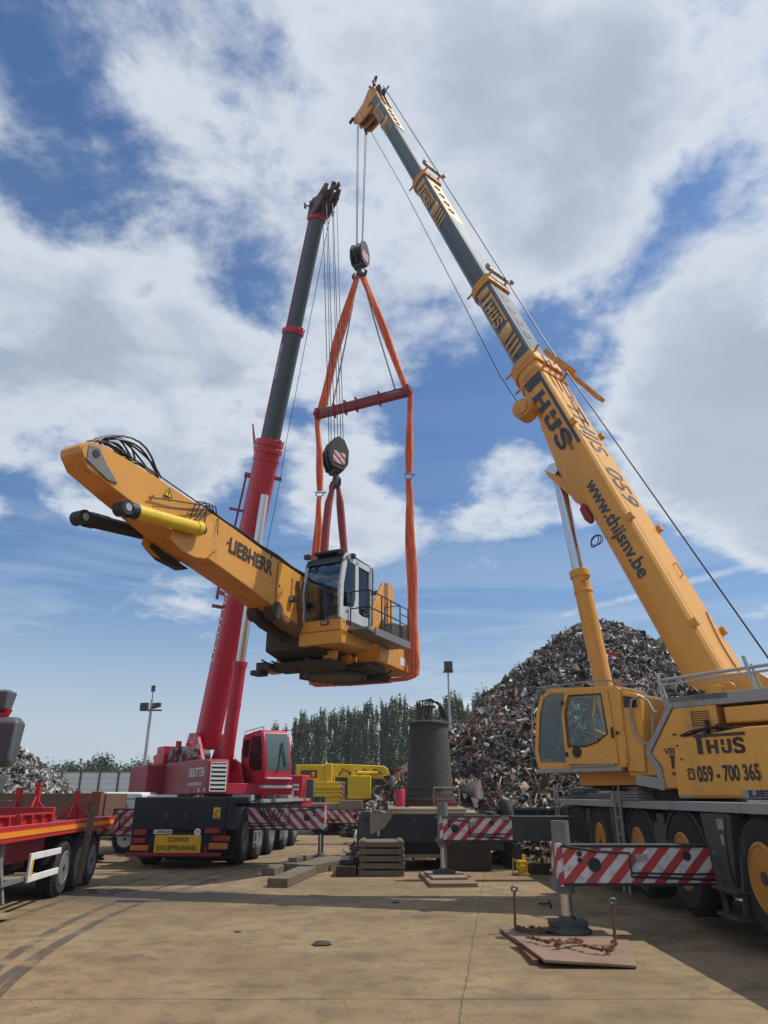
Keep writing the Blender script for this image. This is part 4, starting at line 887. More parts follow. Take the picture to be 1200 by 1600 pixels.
# ================================================================ the load: upper carriage of a material handler with its boom
def handler():
    F = (-.444, -.896); yaw = math.atan2(F[1], F[0]); Z0 = 4.35
    ox, oy = -.73 + F[0] * 1.3, 20.5 + F[1] * 1.3
    root = empty('material_handler', (ox, oy, Z0), yaw, 'yellow upper body and boom of a material handler hanging in the air from orange slings', 'material handler')
    Q = Matrix.Translation((-1.3, 0, -Z0))          # local d measured from the rear sling plane, z from the ground
    def N(): return MB(Q)
    # boom
    top = [(2.95, 6.62), (3.49, 6.78), (5.37, 6.98), (7.0, 7.20), (8.78, 7.38), (10.0, 7.50), (10.35, 7.47), (10.52, 7.38)]
    bot = [(10.60, 7.27), (10.58, 7.16), (10.38, 6.95), (9.58, 6.74), (8.99, 6.60), (7.75, 6.28), (7.2, 6.22), (6.8, 6.155), (6.3, 6.06), (5.8, 5.97), (5.2, 5.85), (4.7, 5.74), (4.2, 5.62), (3.7, 5.53), (3.3, 5.47), (2.95, 5.75)]
    b = N(); b.prism(top + bot, -.34, .34); b.v = [(x, y * (1 - .14 * max(0, x + 1.3 - 8.4)), z) for x, y, z in b.v]; bo = b.build('boom', 'orange_paint', root, .02)
    b = N(); b.cyl((10.38, -.26, 7.25), (10.38, .26, 7.25), .17, n=24); b.build('boom_pin_boss', 'orange_paint', bo)
    b = N(); b.prism([(10.44, 7.36), (10.22, 7.40), (10.0, 7.14), (9.72, 6.90), (9.95, 6.88), (10.44, 7.08)], .342, .372); b.v = [(x, y - .048 * max(0, x + 1.3 - 8.4), z) for x, y, z in b.v]; pl = b.build('cheek_plate', 'mid_grey', bo, .008)
    b = N(); b.cyl((10.27, .24, 7.26), (10.27, .292, 7.26), .075); b.build('bore', 'hose', pl)
    text('LIEBHERR', 'lettering', .47, 'letter_dark', bo, Q @ axes((5.75, .345, 6.66), (-1, 0, -.07), (-.07, 0, 1)), 1.62, .022)
    b = N(); b.prism([(8.62, 7.10), (8.40, 7.10), (8.51, 7.28)], .342, .347); wt = b.build('warning_triangle', 'bright_yellow', bo)
    b = N(); P = [(8.62, .35, 7.10), (8.40, .35, 7.10), (8.51, .35, 7.28), (8.62, .35, 7.10)]; b.tube(P, .008, 5); b.beam((8.51, .35, 7.13), (8.51, .35, 7.22), .01, .02); b.build('outline', 'letter_dark', wt)
    # rim plate at the side where the cylinders are pinned
    cy_in = (7.62, 6.62)
    for s in (1, -1):
        b = N(); b.prism([(8.35, 6.28), (8.3, 6.5), (7.9, 6.86), (7.2, 6.96), (6.95, 6.75), (6.95, 6.5), (7.3, 6.18), (7.6, 6.12), (8.0, 6.14)], *sorted((.34 * s, .375 * s))); b.build('hinge_plate', 'orange_paint', bo, .006)
        b = N(); y = .52 * s
        A = Vector((9.60, y, 6.40)); B = Vector((7.72, y, 6.66)); d = (B - A).normalized()
        b.cyl(A + d * .1, B, .135, n=24); b.cyl(A + d * 1.75, B, .15, n=24)
        cyl = b.build('stick_cylinder', 'bright_yellow' if s > 0 else 'black_steel', root, .004)
        b = N(); b.cyl(A + d * -.02, A + d * .16, .15, n=20); b.cyl(A + Vector((-.0, -.13, 0)) - d * .12, A + Vector((0, .13, 0)) - d * .12, .135, n=24); b.cyl(B, B + d * .12, .09); b.cyl(B + Vector((.0, -.25 * s, 0)), B + Vector((0, .06 * s, 0)), .08)
        ey = b.build('cylinder_eye', 'black_steel', cyl)
        b = N(); b.cyl(A + Vector((0, -.14, 0)) - d * .12, A + Vector((0, .14, 0)) - d * .12, .07, n=20); b.build('bushing', 'galv', ey)
        b = N(); b.tube([A + Vector((-.1, 0, .16)), A + Vector((-.5, .02, .20)), A + Vector((-1.2, .02, .08)), B + Vector((.2, 0, .16))], .022, 6); b.build('pipe', 'orange_paint' if s > 0 else 'hose', cyl)
    b = N(); b.cyl((9.3, .52, 6.55), (9.3, .52, 6.68), .06); b.cyl((9.45, -.5, 6.55), (9.45, -.5, 6.66), .08); b.box(7.9, 8.05, .4, .62, 6.76, 6.88); b.build('valve', 'mid_grey', root)
    b = N(); b.prism([(8.1, 6.40), (7.5, 6.24), (7.0, 6.14), (7.2, 6.07), (7.8, 6.12), (8.15, 6.28)], -.50, -.30); b.build('lower_bracket', 'black_steel', bo, .02)
    # hoses: bundle at the tip, run along the top
    r = random.Random(4)
    b = N()
    for k in range(15):
        y = r.uniform(-.22, .20); h = r.uniform(.12, .50); a = r.uniform(.7, 1.9)
        b.tube([(10.25 - q * a, y + .1 * math.sin(q * 5 + k), 7.52 + h * math.sin(q * math.pi) ** .7 - .05 * q) for q in np.linspace(0, 1, 10)] , .020, 6)
    for k in range(4): b.tube([(10.0 - q * 1.0, -.15 + .09 * k + .04 * math.sin(q * 6 + k), 7.62 + .05 * math.sin(q * 9 + k * 2) - .10 * q) for q in np.linspace(0, 1, 9)], .022, 6)
    b.build('hose_bundle', 'hose', bo)
    b = N()
    for k in range(3): b.tube([(7.3 - q * 4.2, .20 + .06 * k, 7.28 - .46 * q + .02 * math.sin(q * 20 + k)) for q in np.linspace(0, 1, 14)], .024, 6)
    b.tube([(9.9, .3, 7.56), (8.8, .32, 7.44), (7.3, .3, 7.28)], .015, 6)
    b.build('top_hose', 'hose', bo)
    b = N()
    for k in range(4):
        b.tube([(7.0 + .10 * k, .30, 7.27), (7.2 + .13 * k, .42 + .02 * k, 7.36 - .02 * k), (7.45 + .13 * k, .47, 7.22), (7.60 + .10 * k, .45, 7.0), (7.70 + .07 * k, .42, 6.86), (7.9, .40, 6.80)], .014, 6)
    b.tube([(9.0, .36, 6.9), (8.4, .40, 7.05), (7.7, .40, 7.22), (7.35, .36, 7.30)], .016, 6); b.tube([(8.9, .37, 6.75), (8.3, .41, 6.92), (7.7, .41, 7.12)], .012, 6)
    b.tube([(7.0, .35, 7.18), (7.0, .37, 6.9), (6.98, .36, 6.75)], .010, 6)
    b.build('loose_hose', 'hose', bo)
    b = N()
    for d_ in (3.6, 4.2, 4.9, 5.6, 6.3, 8.7): b.box(d_ - .05, d_ + .05, .10, .34, 6.8 + .105 * (d_ - 3.6), 6.9 + .105 * (d_ - 3.6))
    b.build('hose_clamp', 'dark_grey', bo)
    b = N(); b.box(4.02, 4.18, .345, .47, 6.02, 6.16); lp = b.build('work_lamp', 'black_steel', bo, .01)
    b = N(); b.box(4.175, 4.185, .37, .45, 6.04, 6.14); b.build('lens', 'light_grey', lp)
    b = N(); b.tube([(4.1, .35, 6.16), (4.1, .36, 6.5), (4.1, .35, 6.62)], .009, 5); b.build('lamp_cable', 'hose', lp)
    b = N(); b.cyl((3.72, -.42, 5.95), (3.72, .46, 5.95), .13, n=20); b.prism([(3.9, 6.6), (3.5, 6.6), (3.3, 5.5), (3.75, 5.45)], .34, .44); b.prism([(3.9, 6.6), (3.5, 6.6), (3.3, 5.5), (3.75, 5.45)], -.44, -.34); b.build('boom_foot', 'rust', bo, .01)
    # lift cylinders below the boom root
    for s in (1, -1):
        b = N(); b.tube([(4.55, .24 * s, 5.62), (4.35, .24 * s, 5.52), (2.3, .24 * s, 5.18)], [.17, .15, .15], 14); c2 = b.build('lift_cylinder', 'rust' if s > 0 else 'dark_brown', root)
        b = N(); b.cyl((4.65, .1 * s, 5.70), (4.65, .38 * s, 5.70), .20); b.build('eye', 'dark_brown', c2)
    b = N(); b.tube([(4.2, .3, 5.3), (3.5, .32, 5.42), (2.8, .3, 5.45)], .02, 6); b.tube([(4.3, .1, 5.35), (4.0, .1, 5.05), (3.2, .1, 4.95)], .02, 6); b.tube([(5.2, .1, 5.8), (5.15, .1, 5.5), (5.22, .12, 5.4)], .012, 5); b.build('loose_hose', 'hose', root)
    # revolving frame
    b = N(); b.prism([(-.6, 4.88), (2.6, 4.82), (3.5, 5.02), (3.5, 5.5), (-.6, 5.5)], -.75, .75); b.box(2.0, 3.3, -.45, .45, 5.3, 5.75); fr = b.build('revolving_frame', 'dark_brown', root, .02)
    b = N(); b.cyl((1.3, 0, 4.62), (1.3, 0, 4.9), .72, n=36); b.ringtorus((1.3, 0, 4.66), (0, 0, 1), .80, .06, 36, 8); b.build('ring_gear', 'dark_grey', fr)
    b = N()
    for x in (2.9, 2.2, 1.9, 1.55): b.prism([(x, 5.0), (x + .10, 5.0), (x + .05, 4.78)], .6, 1.0)
    b.build('bracket', 'orange_paint', fr, .01)  # orange triangles stand in for sunlit bits of the underside
    b = N(); b.box(2.3, 3.1, -.9, .9, 4.64, 4.80); b.box(-.3, .5, -.5, .9, 4.64, 4.80); b.box(.9, 2.0, .7, 1.3, 4.72, 4.86); b.build('crossmember', 'dark_brown', fr, .01)  # brown instead of orange: shade under the belly put into the colour
    b = N(); b.box(2.9, 3.25, -1.35, -1.05, 4.52, 4.64); b.box(3.3, 3.6, -.9, -.55, 4.58, 4.7); b.tube([(1.0, -.8, 4.75), (1.8, -.6, 4.7), (2.4, .2, 4.72), (2.9, .9, 4.85)], .04, 6); b.tube([(.4, .2, 4.75), (1.2, .9, 4.72), (2.1, 1.1, 4.8)], .03, 6); b.build('hose', 'hose', fr)
    b = N(); b.prism([(-.5, 4.86), (1.9, 4.96), (1.95, 5.2), (1.85, 5.82), (-.5, 5.95)], -1.5, -.76); b.build('side_cover', 'orange_paint', root, .02)
    b = N(); b.prism([(-.35, 4.86), (1.6, 4.92), (1.6, 5.46), (-.35, 5.46)], .76, 1.48); b.build('side_cover', 'orange_paint', root, .02)
    b = N(); b.box(-.4, 1.2, -1.3, .9, 5.5, 6.35); hd = b.build('engine_hood', 'orange_paint', root, .04)
    b = N(); b.prism([(-.4, 5.5), (-.4, 6.2), (.5, 6.15), (.9, 5.5)], 1.05, 1.38); b.build('side_grille', 'dark_grey', hd, .01)
    b = N(); b.prism([(-.42, 4.84), (-.95, 4.90), (-1.0, 5.2), (-.98, 6.12), (-.8, 6.32), (-.42, 6.30)], -1.5, 1.5); cw = b.build('counterweight', 'orange_paint', root, .05, seg=3)
    b = N(); b.box(-.9, -.45, 1.5, 1.506, 4.95, 5.05) if 0 else b.box(.0, .35, 1.482, 1.488, 5.0, 5.22); b.build('sticker', 'letter_white', root)
    # tall lift-cylinder frame behind the cab
    for y in (.93, -.95):
        b = N(); b.prism([(1.1, 5.5), (1.85, 5.5), (.45, 7.36), (.15, 7.42), (.15, 6.95)], y, y + .10); b.prism([(-.18, 5.5), (.16, 5.5), (.16, 7.42), (-.18, 7.40)], y, y + .10); b.prism([(.55, 5.5), (.75, 5.5), (.17, 6.6), (.17, 6.25)], y + .01, y + .08)
        b.build('support_frame', 'orange_paint', root, .01)
    b = N(); b.cyl((.02, -.95, 7.22), (.02, .95, 7.22), .07); b.box(.3, .9, -.6, .6, 6.6, 6.66); b.box(.6, 1.2, .1, .6, 7.0, 7.3); b.build('crossbar', 'dark_brown', root)
    # cab, hollow with glass
    b = N(); b.box(2.12, 3.62, .42, 1.50, 5.50, 5.58)
    b.prism([(3.68, 5.02), (3.66, 5.62), (2.0, 5.62), (2.0, 5.1)], .34, 1.50); base = b.build('cab_base', 'orange_paint', root, .02)
    b = N(); b.box(3.675, 3.70, .95, 1.17, 5.48, 5.58); b.build('lamp_housing', 'black_steel', base, .005)
    b = N(); b.box(3.70, 3.706, .98, 1.14, 5.50, 5.56); b.build('lens', 'light_grey', base)
    cabroot = N(); cabroot.prism([(3.64, 7.02), (3.55, 7.18), (3.30, 7.33), (2.2, 7.30), (2.12, 7.2), (2.12, 7.05), (3.3, 7.1)], .42, 1.50); cabroot.box(2.4, 3.1, .6, 1.3, 7.3, 7.36); cabroot.box(2.9, 3.5, .55, 1.35, 7.34, 7.42)
    cab = cabroot.build('cab', 'black_steel', root, .02)
    b = N()
    b.beam((3.66, 1.46, 5.6), (3.72, 1.46, 6.3), .06, .06); b.beam((3.72, 1.46, 6.3), (3.52, 1.46, 7.25), .06, .06)
    b.prism([(3.74, 5.62), (3.74, 6.5), (3.55, 7.26), (3.25, 7.36), (3.20, 7.26), (3.40, 7.12), (3.56, 6.5), (3.58, 5.95), (3.42, 5.62)], 1.44, 1.50)
    b.prism([(3.66, 5.6), (3.60, 5.9), (3.05, 6.0), (2.98, 6.2), (2.82, 6.2), (2.80, 5.9), (2.6, 5.86), (2.14, 5.9), (2.14, 5.6)], 1.452, 1.506)
    b.prism([(2.80, 5.9), (2.98, 5.9), (3.0, 7.2), (2.84, 7.25)], 1.455, 1.503); b.prism([(2.14, 5.8), (2.24, 5.8), (2.24, 7.2), (2.14, 7.2)], 1.455, 1.503); b.box(2.14, 3.3, 1.455, 1.503, 7.1, 7.26)
    b.build('side_panel', 'cab_grey', cab, .01)
    b = N()
    b.beam((3.66, .45, 5.6), (3.73, .45, 6.3), .06, .06); b.beam((3.73, .45, 6.3), (3.52, .45, 7.2), .06, .06); b.beam((2.16, .45, 5.6), (2.16, .45, 7.25), .08, .06); b.box(2.12, 3.64, .42, .46, 5.58, 5.9); b.box(2.12, 2.16, .42, 1.5, 5.58, 6.1)
    b.build('pillar', 'cab_grey', cab)
    for nm, pts, y0, y1 in (('window', [(3.42, 5.95), (3.54, 6.5), (3.40, 7.08), (3.0, 7.15), (2.98, 6.1), (3.1, 6.0)], 1.475, 1.482), ('window', [(2.25, 5.92), (2.8, 5.9), (2.83, 7.1), (2.25, 7.12)], 1.475, 1.482), ('window', [(2.2, 5.9), (3.6, 5.9), (3.7, 6.3), (3.5, 7.1), (2.2, 7.1)], .432, .440)):
        b = N(); b.prism(pts, y0, y1); b.build(nm, 'clear_glass', cab)
    b = N(); b.prism([(3.68, 5.62), (3.745, 6.3), (3.56, 7.16), (3.55, 7.16), (3.735, 6.3), (3.67, 5.62)], .50, 1.42); b.build('windscreen', 'clear_glass', cab)
    b = N(); b.box(2.13, 2.14, .5, 1.42, 6.1, 7.2); b.build('rear_window', 'clear_glass', cab)
    b = N(); b.box(2.35, 2.8, .72, 1.22, 5.7, 6.05); b.box(2.25, 2.42, .75, 1.2, 6.0, 6.72); b.box(2.3, 2.42, .86, 1.08, 6.7, 6.9); b.box(2.4, 2.8, .60, .72, 6.05, 6.2); b.box(2.4, 2.8, 1.22, 1.32, 6.05, 6.2); st = b.build('seat', 'hose', cab, .04)
    b = N(); b.ringtorus((3.15, .95, 6.42), (-.5, 0, 1), .20, .018, 24, 8); b.cyl((3.3, .95, 5.6), (3.15, .95, 6.42), .035); b.beam((3.05, .78, 6.38), (3.25, 1.1, 6.46), .03, .02); b.box(3.2, 3.5, .5, .75, 6.2, 6.45); b.build('steering_wheel', 'hose', cab)
    b = N(); b.box(3.0, 3.6, .5, 1.45, 5.58, 5.72); b.box(3.3, 3.55, 1.05, 1.4, 5.7, 6.0); b.build('console', 'dark_grey', cab, .02)
    b = N()
    for x, y in ((3.62, .45), (3.60, 1.42), (3.2, 1.5)): b.box(x - .08, x + .04, y - .08, y + .08, 7.22, 7.34)
    b.build('work_lamp', 'black_steel', cab, .01)
    b = N(); b.tube([(2.16, 1.54, 5.7), (2.16, 1.56, 7.2), (2.2, 1.52, 7.25)], .02, 6); b.tube([(3.6, .40, 5.6), (3.72, .38, 6.2), (3.55, .40, 7.1)], .015, 6); b.cyl((3.40, 1.507, 5.82), (3.40, 1.515, 5.82), .04); b.build('handrail', 'dark_grey', cab)
    # walkway and its railing
    b = N(); b.prism([(3.35, 5.36), (2.9, 5.30), (1.0, 5.30), (1.0, 5.42), (3.35, 5.42)], 1.50, 2.05); wk = b.build('walkway', 'mid_grey', root, .008)
    b = N(); b.box(1.0, 3.0, 2.05, 2.08, 5.28, 5.46); b.build('kick_plate', 'mid_grey', wk)
    b = N()
    for d_ in (3.3, 2.62, 2.1, 1.55, 1.05): b.tube([(d_, 2.05, 5.4), (d_, 2.05, 6.32)], .018, 6)
    for z in (6.32, 5.9): b.tube([(3.3, 1.55, z), (3.3, 2.05, z), (1.55, 2.05, z)], .018, 6)
    for z in (5.65, 5.88, 6.1, 6.32): b.tube([(1.55, 2.05, z), (1.05, 2.05, z)], .013, 6)
    b.tube([(1.55, 2.05, 6.32), (1.55, 1.6, 6.32), (1.55, 1.6, 5.5)], .016, 6); b.tube([(3.62, 1.1, 5.62), (3.80, 1.1, 5.9), (3.80, 1.1, 6.3), (3.5, 1.3, 6.36), (3.3, 1.55, 6.32)], .016, 6); b.tube([(3.3, 1.55, 5.3), (3.3, 1.55, 6.32)], .018, 6)
    b.build('railing', 'black_steel', wk)
    for d_, z in ((8.9, 6.95), (6.6, 6.75), (4.6, 6.3), (5.0, 6.9)):
        b = N(); b.cyl((d_, .34, z), (d_, .352, z), .028, n=8); b.build('bolt', 'dark_brown', bo)
    b = N()
    for d_, z0, z1 in ((7.42, 6.24, 7.2), (4.75, 5.8, 6.86)): b.beam((d_, .345, z0), (d_ - .04, .345, z1), .012, .018)
    b.build('weld_seam', 'rust', bo)
    r = random.Random(8); b = N()
    for k in range(14):
        x = r.uniform(.2, 3.2); y = r.uniform(-.9, .9)
        b.tube([(x, y, 4.84), (x + r.uniform(-.3, .3), y + r.uniform(-.3, .3), 4.62 + r.uniform(-.04, .1)), (x + r.uniform(-.6, .6), y + r.uniform(-.5, .5), 4.84)], .022, 6)
    b.build('belly_hose', 'hose', fr)
    for k in range(9):
        x = r.uniform(-.2, 3.0); y = r.uniform(-1.2, 1.2); q = r.uniform(.08, .2); b = N(); b.box(x - q, x + q, y - q * .7, y + q * .7, 4.70 - r.uniform(0, .08), 4.86); b.build('belly_box', 'dark_brown' if k % 3 else 'orange_paint', fr, .01)
    b = N(); b.prism([(3.4, 5.62), (3.4, 5.5), (2.3, 5.5), (2.3, 5.62)], 1.503, 1.508); b.build('seam', 'letter_dark', base)
    b = N(); b.box(2.2, 3.66, 1.5, 1.504, 5.33, 5.34); b.box(3.672, 3.682, .34, 1.5, 5.33, 5.34); b.build('seam', 'letter_dark', base)
    # packing timbers fixed under the belly
    b = N(); b.box(1.3, 1.55, .75, 1.25, 4.52, 4.64); b.box(2.1, 2.35, .5, 1.0, 4.48, 4.60); b.build('belly_block', 'dark_brown', root)
    return root
handler()

# ================================================================ hook blocks, slings, spreader
def world(o): return o
hb1 = hook_block('hook_block', (-.88, 20.5, 19.95), R(60), .95, 'smaller black hook block hanging high from the yellow crane above the orange slings')
hb2 = hook_block('hook_block', (-1.44, 19.08, 11.15), R(30), 1.0, 'larger black hook block with red and white stripes hanging from the red crane')
def fall_ropes(nm, pts, r, label, cat='rope', group=None):
    b = MB()
    for p, q in pts: b.tube([p, q], r, 6)
    return tag(b.build(nm, 'cable'), label, cat, group)
yh = ycrane.matrix_basis; rh = rcrane.matrix_basis
def wp(mb, p): return tuple(mb @ Vector(p))
for k, (y, dx) in enumerate(((-.22, -.10), (-.22, .12), (.20, -.10), (.20, .12))):
    s = wp(yh, ypt(25.1 + dx, y, -1.3)); e = (-.88 + .6 * (s[0] + .85), 20.5 + .5 * (s[1] - 20.5), 20.3)
    b = MB(); b.tube([tuple(Vector(yh.inverted() @ Vector(s))), tuple(yh.inverted() @ Vector(e))], .012, 6); b.build('rope_fall', 'cable', ycrane)
for k, (y, dx) in enumerate(((-.30, -.05), (-.19, .15), (-.09, -.1), (.06, .15), (.15, -.1), (.26, .12))):
    s = wp(rh, rpt(19.2 + dx, y, -1.1)); e = (-1.44 + .8 * y - .1 * dx, 19.08 + .5 * (s[1] - 19.08), 11.55)
    b = MB(); b.tube([tuple(rh.inverted() @ Vector(s)), tuple(rh.inverted() @ Vector(e))], .012, 6); b.build('rope_fall', 'cable', rcrane)

def sling_mesh(b, pts, w, t, seed=0, strands=3):
    r = random.Random(seed)
    P = [Vector(p) for p in pts]; dns = []
    for i in range(len(P) - 1):
        for q in np.linspace(0, 1, 9)[:-1]: dns.append((P[i].lerp(P[i + 1], float(q)), i, float(q)))
    dns.append((P[-1], len(P) - 2, 1.))
    ws = w if isinstance(w, (list, tuple)) else [w] * len(P)
    for k in range(strands):
        off = (k - (strands - 1) / 2)
        ph = r.uniform(0, 6); path = []; rad = []
        for j, (p, i, q) in enumerate(dns):
            ww = ws[i] * (1 - q) + ws[i + 1] * q
            path.append(p + Vector((.88, -.4, 0)) * (off * ww / strands * (1 + .25 * math.sin(j * .5 + ph))) + Vector((.3, .9, 0)) * (t * .5 * math.sin(j * .35 + ph + k * 2)))
            rad.append(ww / strands * .76)
        b.tube(path, rad, 8, flat=.7)
bl, br = Vector((-2.25, 21.3, 13.78)), Vector((.78, 19.8, 13.78)); hk = Vector((-.86, 20.5, 19.05))
def sling(nm, pts, w, t, m_, label, seed, strands=3, group=None):
    b = MB(); sling_mesh(b, pts, w, t, seed, strands); return tag(b.build(nm, m_), label, 'sling', group)
sling('round_sling', [hk + Vector((-.05, 0, .08)), hk + Vector((-.14, .05, -.25)), hk.lerp(bl, .5) + Vector((-.10, 0, -.1)), bl + Vector((.08, 0, .05))], [.16, .26, .36, .34], .06, 'sling_orange', 'orange sling from the upper hook down to the left end of the spreader beam', 1, 4, 'slings above the spreader beam')
sling('round_sling', [hk + Vector((.05, 0, .08)), hk + Vector((.14, -.05, -.25)), hk.lerp(br, .5) + Vector((.08, 0, -.1)), br + Vector((-.06, 0, .05))], [.16, .24, .24, .22], .05, 'sling_orange', 'orange sling from the upper hook down to the right end of the spreader beam', 2, 3, 'slings above the spreader beam')
def chain(b, pts, link=.07, r=.012):
    P = [Vector(p) for p in pts]; seg = []; 
    for a, c in zip(P[:-1], P[1:]):
        n = max(1, int((c - a).length / (link * 1.25)))
        for i in range(n): seg.append((a.lerp(c, (i + .5) / n), (c - a).normalized()))
    for i, (p, d) in enumerate(seg):
        u = d.orthogonal().normalized()
        if i % 2: u = d.cross(u)
        v = u
        n = 8; b.tube([p + d * (math.cos(t * 2 * math.pi / n) * link * .8) + v * (math.sin(t * 2 * math.pi / n) * link * .42) for t in range(n + 1)], r, 5, False)
for s_, e_, lb in ((hk + Vector((-.08, .05, -.1)), bl + Vector((.5, -.2, .22)), 'thin black chain beside the left orange sling above the beam'), (hk + Vector((.08, -.05, -.1)), br + Vector((-.42, .2, .22)), 'thin black chain beside the right orange sling above the beam')):
    b = MB(); m_ = s_.lerp(e_, .5) + Vector((0, 0, -.12)); chain(b, [s_, m_, e_], .06, .011); b.ringtorus(e_ - Vector((0, 0, .1)), (.5, .9, 0), .09, .02)
    tag(b.build('chain', 'cable'), lb, 'chain', 'chains above the spreader beam')
root = empty('spreader_beam', (bl + br) / 2, math.atan2((br - bl).y, (br - bl).x), 'dark red spreader beam hanging level between the two orange slings', 'spreader beam')
b = MB(); b.box(-1.66, 1.66, -.10, .10, -.15, .15); bm_ = b.build('beam', 'dark_red_paint', root, .02)
for x0, x1 in ((-1.80, -1.62), (1.62, 1.80)):
    b = MB(); b.box(x0, x1, -.16, .16, -.06, .08); b.box((x0 + x1) / 2 - .05, (x0 + x1) / 2 + .05, -.14, .14, -.18, .2); b.build('end_fitting', 'dark_red_paint', root, .01)
for x in (-1.05, -.62, -.2, .66):
    b = MB(); b.box(x - .02, x + .02, -.12, .12, -.24, .24); b.cyl((x, -.13, .2), (x, .13, .2), .03); b.build('lug', 'dark_red_paint', root)
for x in (-1.3, 1.2):
    b = MB(); b.box(x - .24, x + .24, -.106, -.10, .0, .08); b.build('sticker', 'mid_grey', root)
def shackle(loc, label, s=.1):
    b = MB(); x, y, z = loc
    b.tube([(x - s, y, z + .0), (x - s * 1.1, y, z - s), (x, y, z - 1.8 * s), (x + s * 1.1, y, z - s), (x + s, y, z)], .022, 8); b.cyl((x - s * 1.5, y, z), (x + s * 1.8, y, z), .022); b.cyl((x + s * 1.5, y, z), (x + s * 2.0, y, z), .045)
    tag(b.build('shackle', 'galv'), label, 'shackle', 'shackles joining the slings')
shR = (.75, 19.82, 10.86); shL = (-2.10, 21.28, 10.88)
sling('round_sling', [br + Vector((.07, 0, -.05)), (.80, 19.8, 12.4), (.77, 19.82, 10.92)], [.15, .22, .22], .03, 'sling_orange', 'orange sling from the right beam end down to its shackle', 3, 3, 'slings below the spreader beam')
sling('round_sling', [bl + Vector((-.05, 0, -.05)), (-2.16, 21.3, 12.4), (-2.08, 21.28, 10.95)], [.15, .22, .22], .03, 'sling_orange', 'orange sling from the left beam end down to its shackle', 4, 3, 'slings below the spreader beam')
shackle(shR, 'galvanised shackle joining the two right hand orange slings'); shackle(shL, 'galvanised shackle joining the two left hand orange slings')
# long basket sling under the rear of the load
b = MB()
sling_mesh(b, [(.75, 19.82, 10.72), (.78, 19.83, 9.6), (.80, 19.85, 7.5), (.82, 19.86, 5.4), (.80, 19.87, 4.80)], [.16, .27, .30, .33, .33], .03, 7, 4)
sling_mesh(b, [(-2.10, 21.28, 10.74), (-2.12, 21.28, 9.6), (-2.16, 21.3, 7.5), (-2.14, 21.28, 5.4), (-2.10, 21.26, 4.80)], [.16, .26, .30, .32, .32], .03, 8, 4)
sling_mesh(b, [(.80, 19.87, 4.78), (.6, 19.98, 4.70), (-.7, 20.56, 4.66), (-1.9, 21.16, 4.70), (-2.10, 21.26, 4.78)], .26, .02, 9, 3)
tag(b.build('basket_sling', 'sling_orange'), 'long orange sling looped under the rear of the hanging machine', 'sling')
root_l = (-1.56, 18.95, 8.05)
sling('round_sling', [(-1.50, 19.08, 10.2), (-1.60, 19.05, 9.6), (-1.72, 18.9, 7.2)], [.13, .22, .25], .02, 'sling_red', 'dull red sling on the left side of the lower hook', 11, 3, 'slings on the lower hook')
sling('round_sling', [(-1.36, 19.08, 10.2), (-1.28, 19.1, 9.6), (-1.02, 19.2, 7.2)], [.13, .20, .22], .02, 'sling_red', 'dull red sling on the right side of the lower hook', 12, 3, 'slings on the lower hook')

# ================================================================ near crane pads and their chains
def pad_group():
    pts = [(1.57, 10.85), (1.70, 8.75), (2.66, 8.78), (2.80, 10.67)]
    b = MB(); b.prism([(1.55, 10.95), (1.66, 9.75), (2.86, 9.70), (2.90, 10.9)], .012, .05, 'z'); p = b.build('steel_pad', 'plate_steel', None, .008)
    tag(p, 'worn steel plate directly under the near jack foot of the yellow crane', 'steel plate')
    b = MB(); b.add([(1.57, 9.95, .075), (1.70, 8.76, .055), (2.66, 8.72, .012), (2.95, 9.86, .056), (1.57, 9.95, .105), (1.70, 8.76, .085), (2.66, 8.72, .042), (2.95, 9.86, .086)], [(3, 2, 1, 0), (4, 5, 6, 7), (0, 1, 5, 4), (1, 2, 6, 5), (2, 3, 7, 6), (3, 0, 4, 7)]); p = b.build('steel_pad', 'plate_steel', None, .006)
    b = MB(); b.box(1.60, 1.66, 8.9, 9.8, .0, .055); tag(b.build('steel_strip', 'rust'), 'rusty strip wedged under the left edge of the nearest plate', 'steel strip')
    tag(p, 'worn reddish steel plate lying nearest the camera with a chain across it', 'steel plate')
    for k, (x, y, z, lb) in enumerate(((1.74, 10.80, .0, 'rusty steel pin with a ring top standing left of the near jack foot'), (2.70, 9.58, .0, 'rusty steel pin with a ring top standing right of the near jack foot'))):
        b = MB(); b.cyl((x, y, z + .02), (x + .02, y, z + .50), .018); b.cyl((x, y, z + .02), (x, y, z + .06), .05); pn = b.build('ground_pin', 'rust')
        tag(pn, lb, 'steel pin')
        b = MB(); b.ringtorus((x + .02, y, z + .53), (0, 1, .8), .04, .014, 16, 6); b.build('ring', 'mid_grey', pn)
    r = random.Random(12)
    def heap(pts, n, lb, sp):
        b = MB(); P = []
        for k in range(n):
            q = k / (n - 1) * (len(pts) - 1); i = min(int(q), len(pts) - 2); a = Vector(pts[i]).lerp(Vector(pts[i + 1]), q - i)
            P.append(a + Vector((r.uniform(-sp, sp), r.uniform(-sp, sp), r.uniform(0, sp * .8))))
        chain(b, P, .034, .0085)
        tag(b.build('chain', 'rust'), lb, 'chain', 'rusty chains on the pads')
    heap([(1.76, 10.75, .07), (1.85, 10.45, .07), (2.12, 10.5, .07), (1.9, 10.55, .08), (2.15, 10.42, .08)], 60, 'rusty chain bunched on the plate between the left pin and the jack foot', .05)
    heap([(1.70, 9.75, .13), (1.85, 9.45, .12), (2.05, 9.5, .12), (1.95, 9.3, .12), (2.3, 9.55, .12), (2.1, 9.45, .13), (2.32, 9.15, .11), (2.5, 9.1, .10), (2.6, 9.35, .10), (2.70, 9.58, .10)], 90, 'rusty chain trailing over the nearest plate to the right pin', .035)
pad_group()
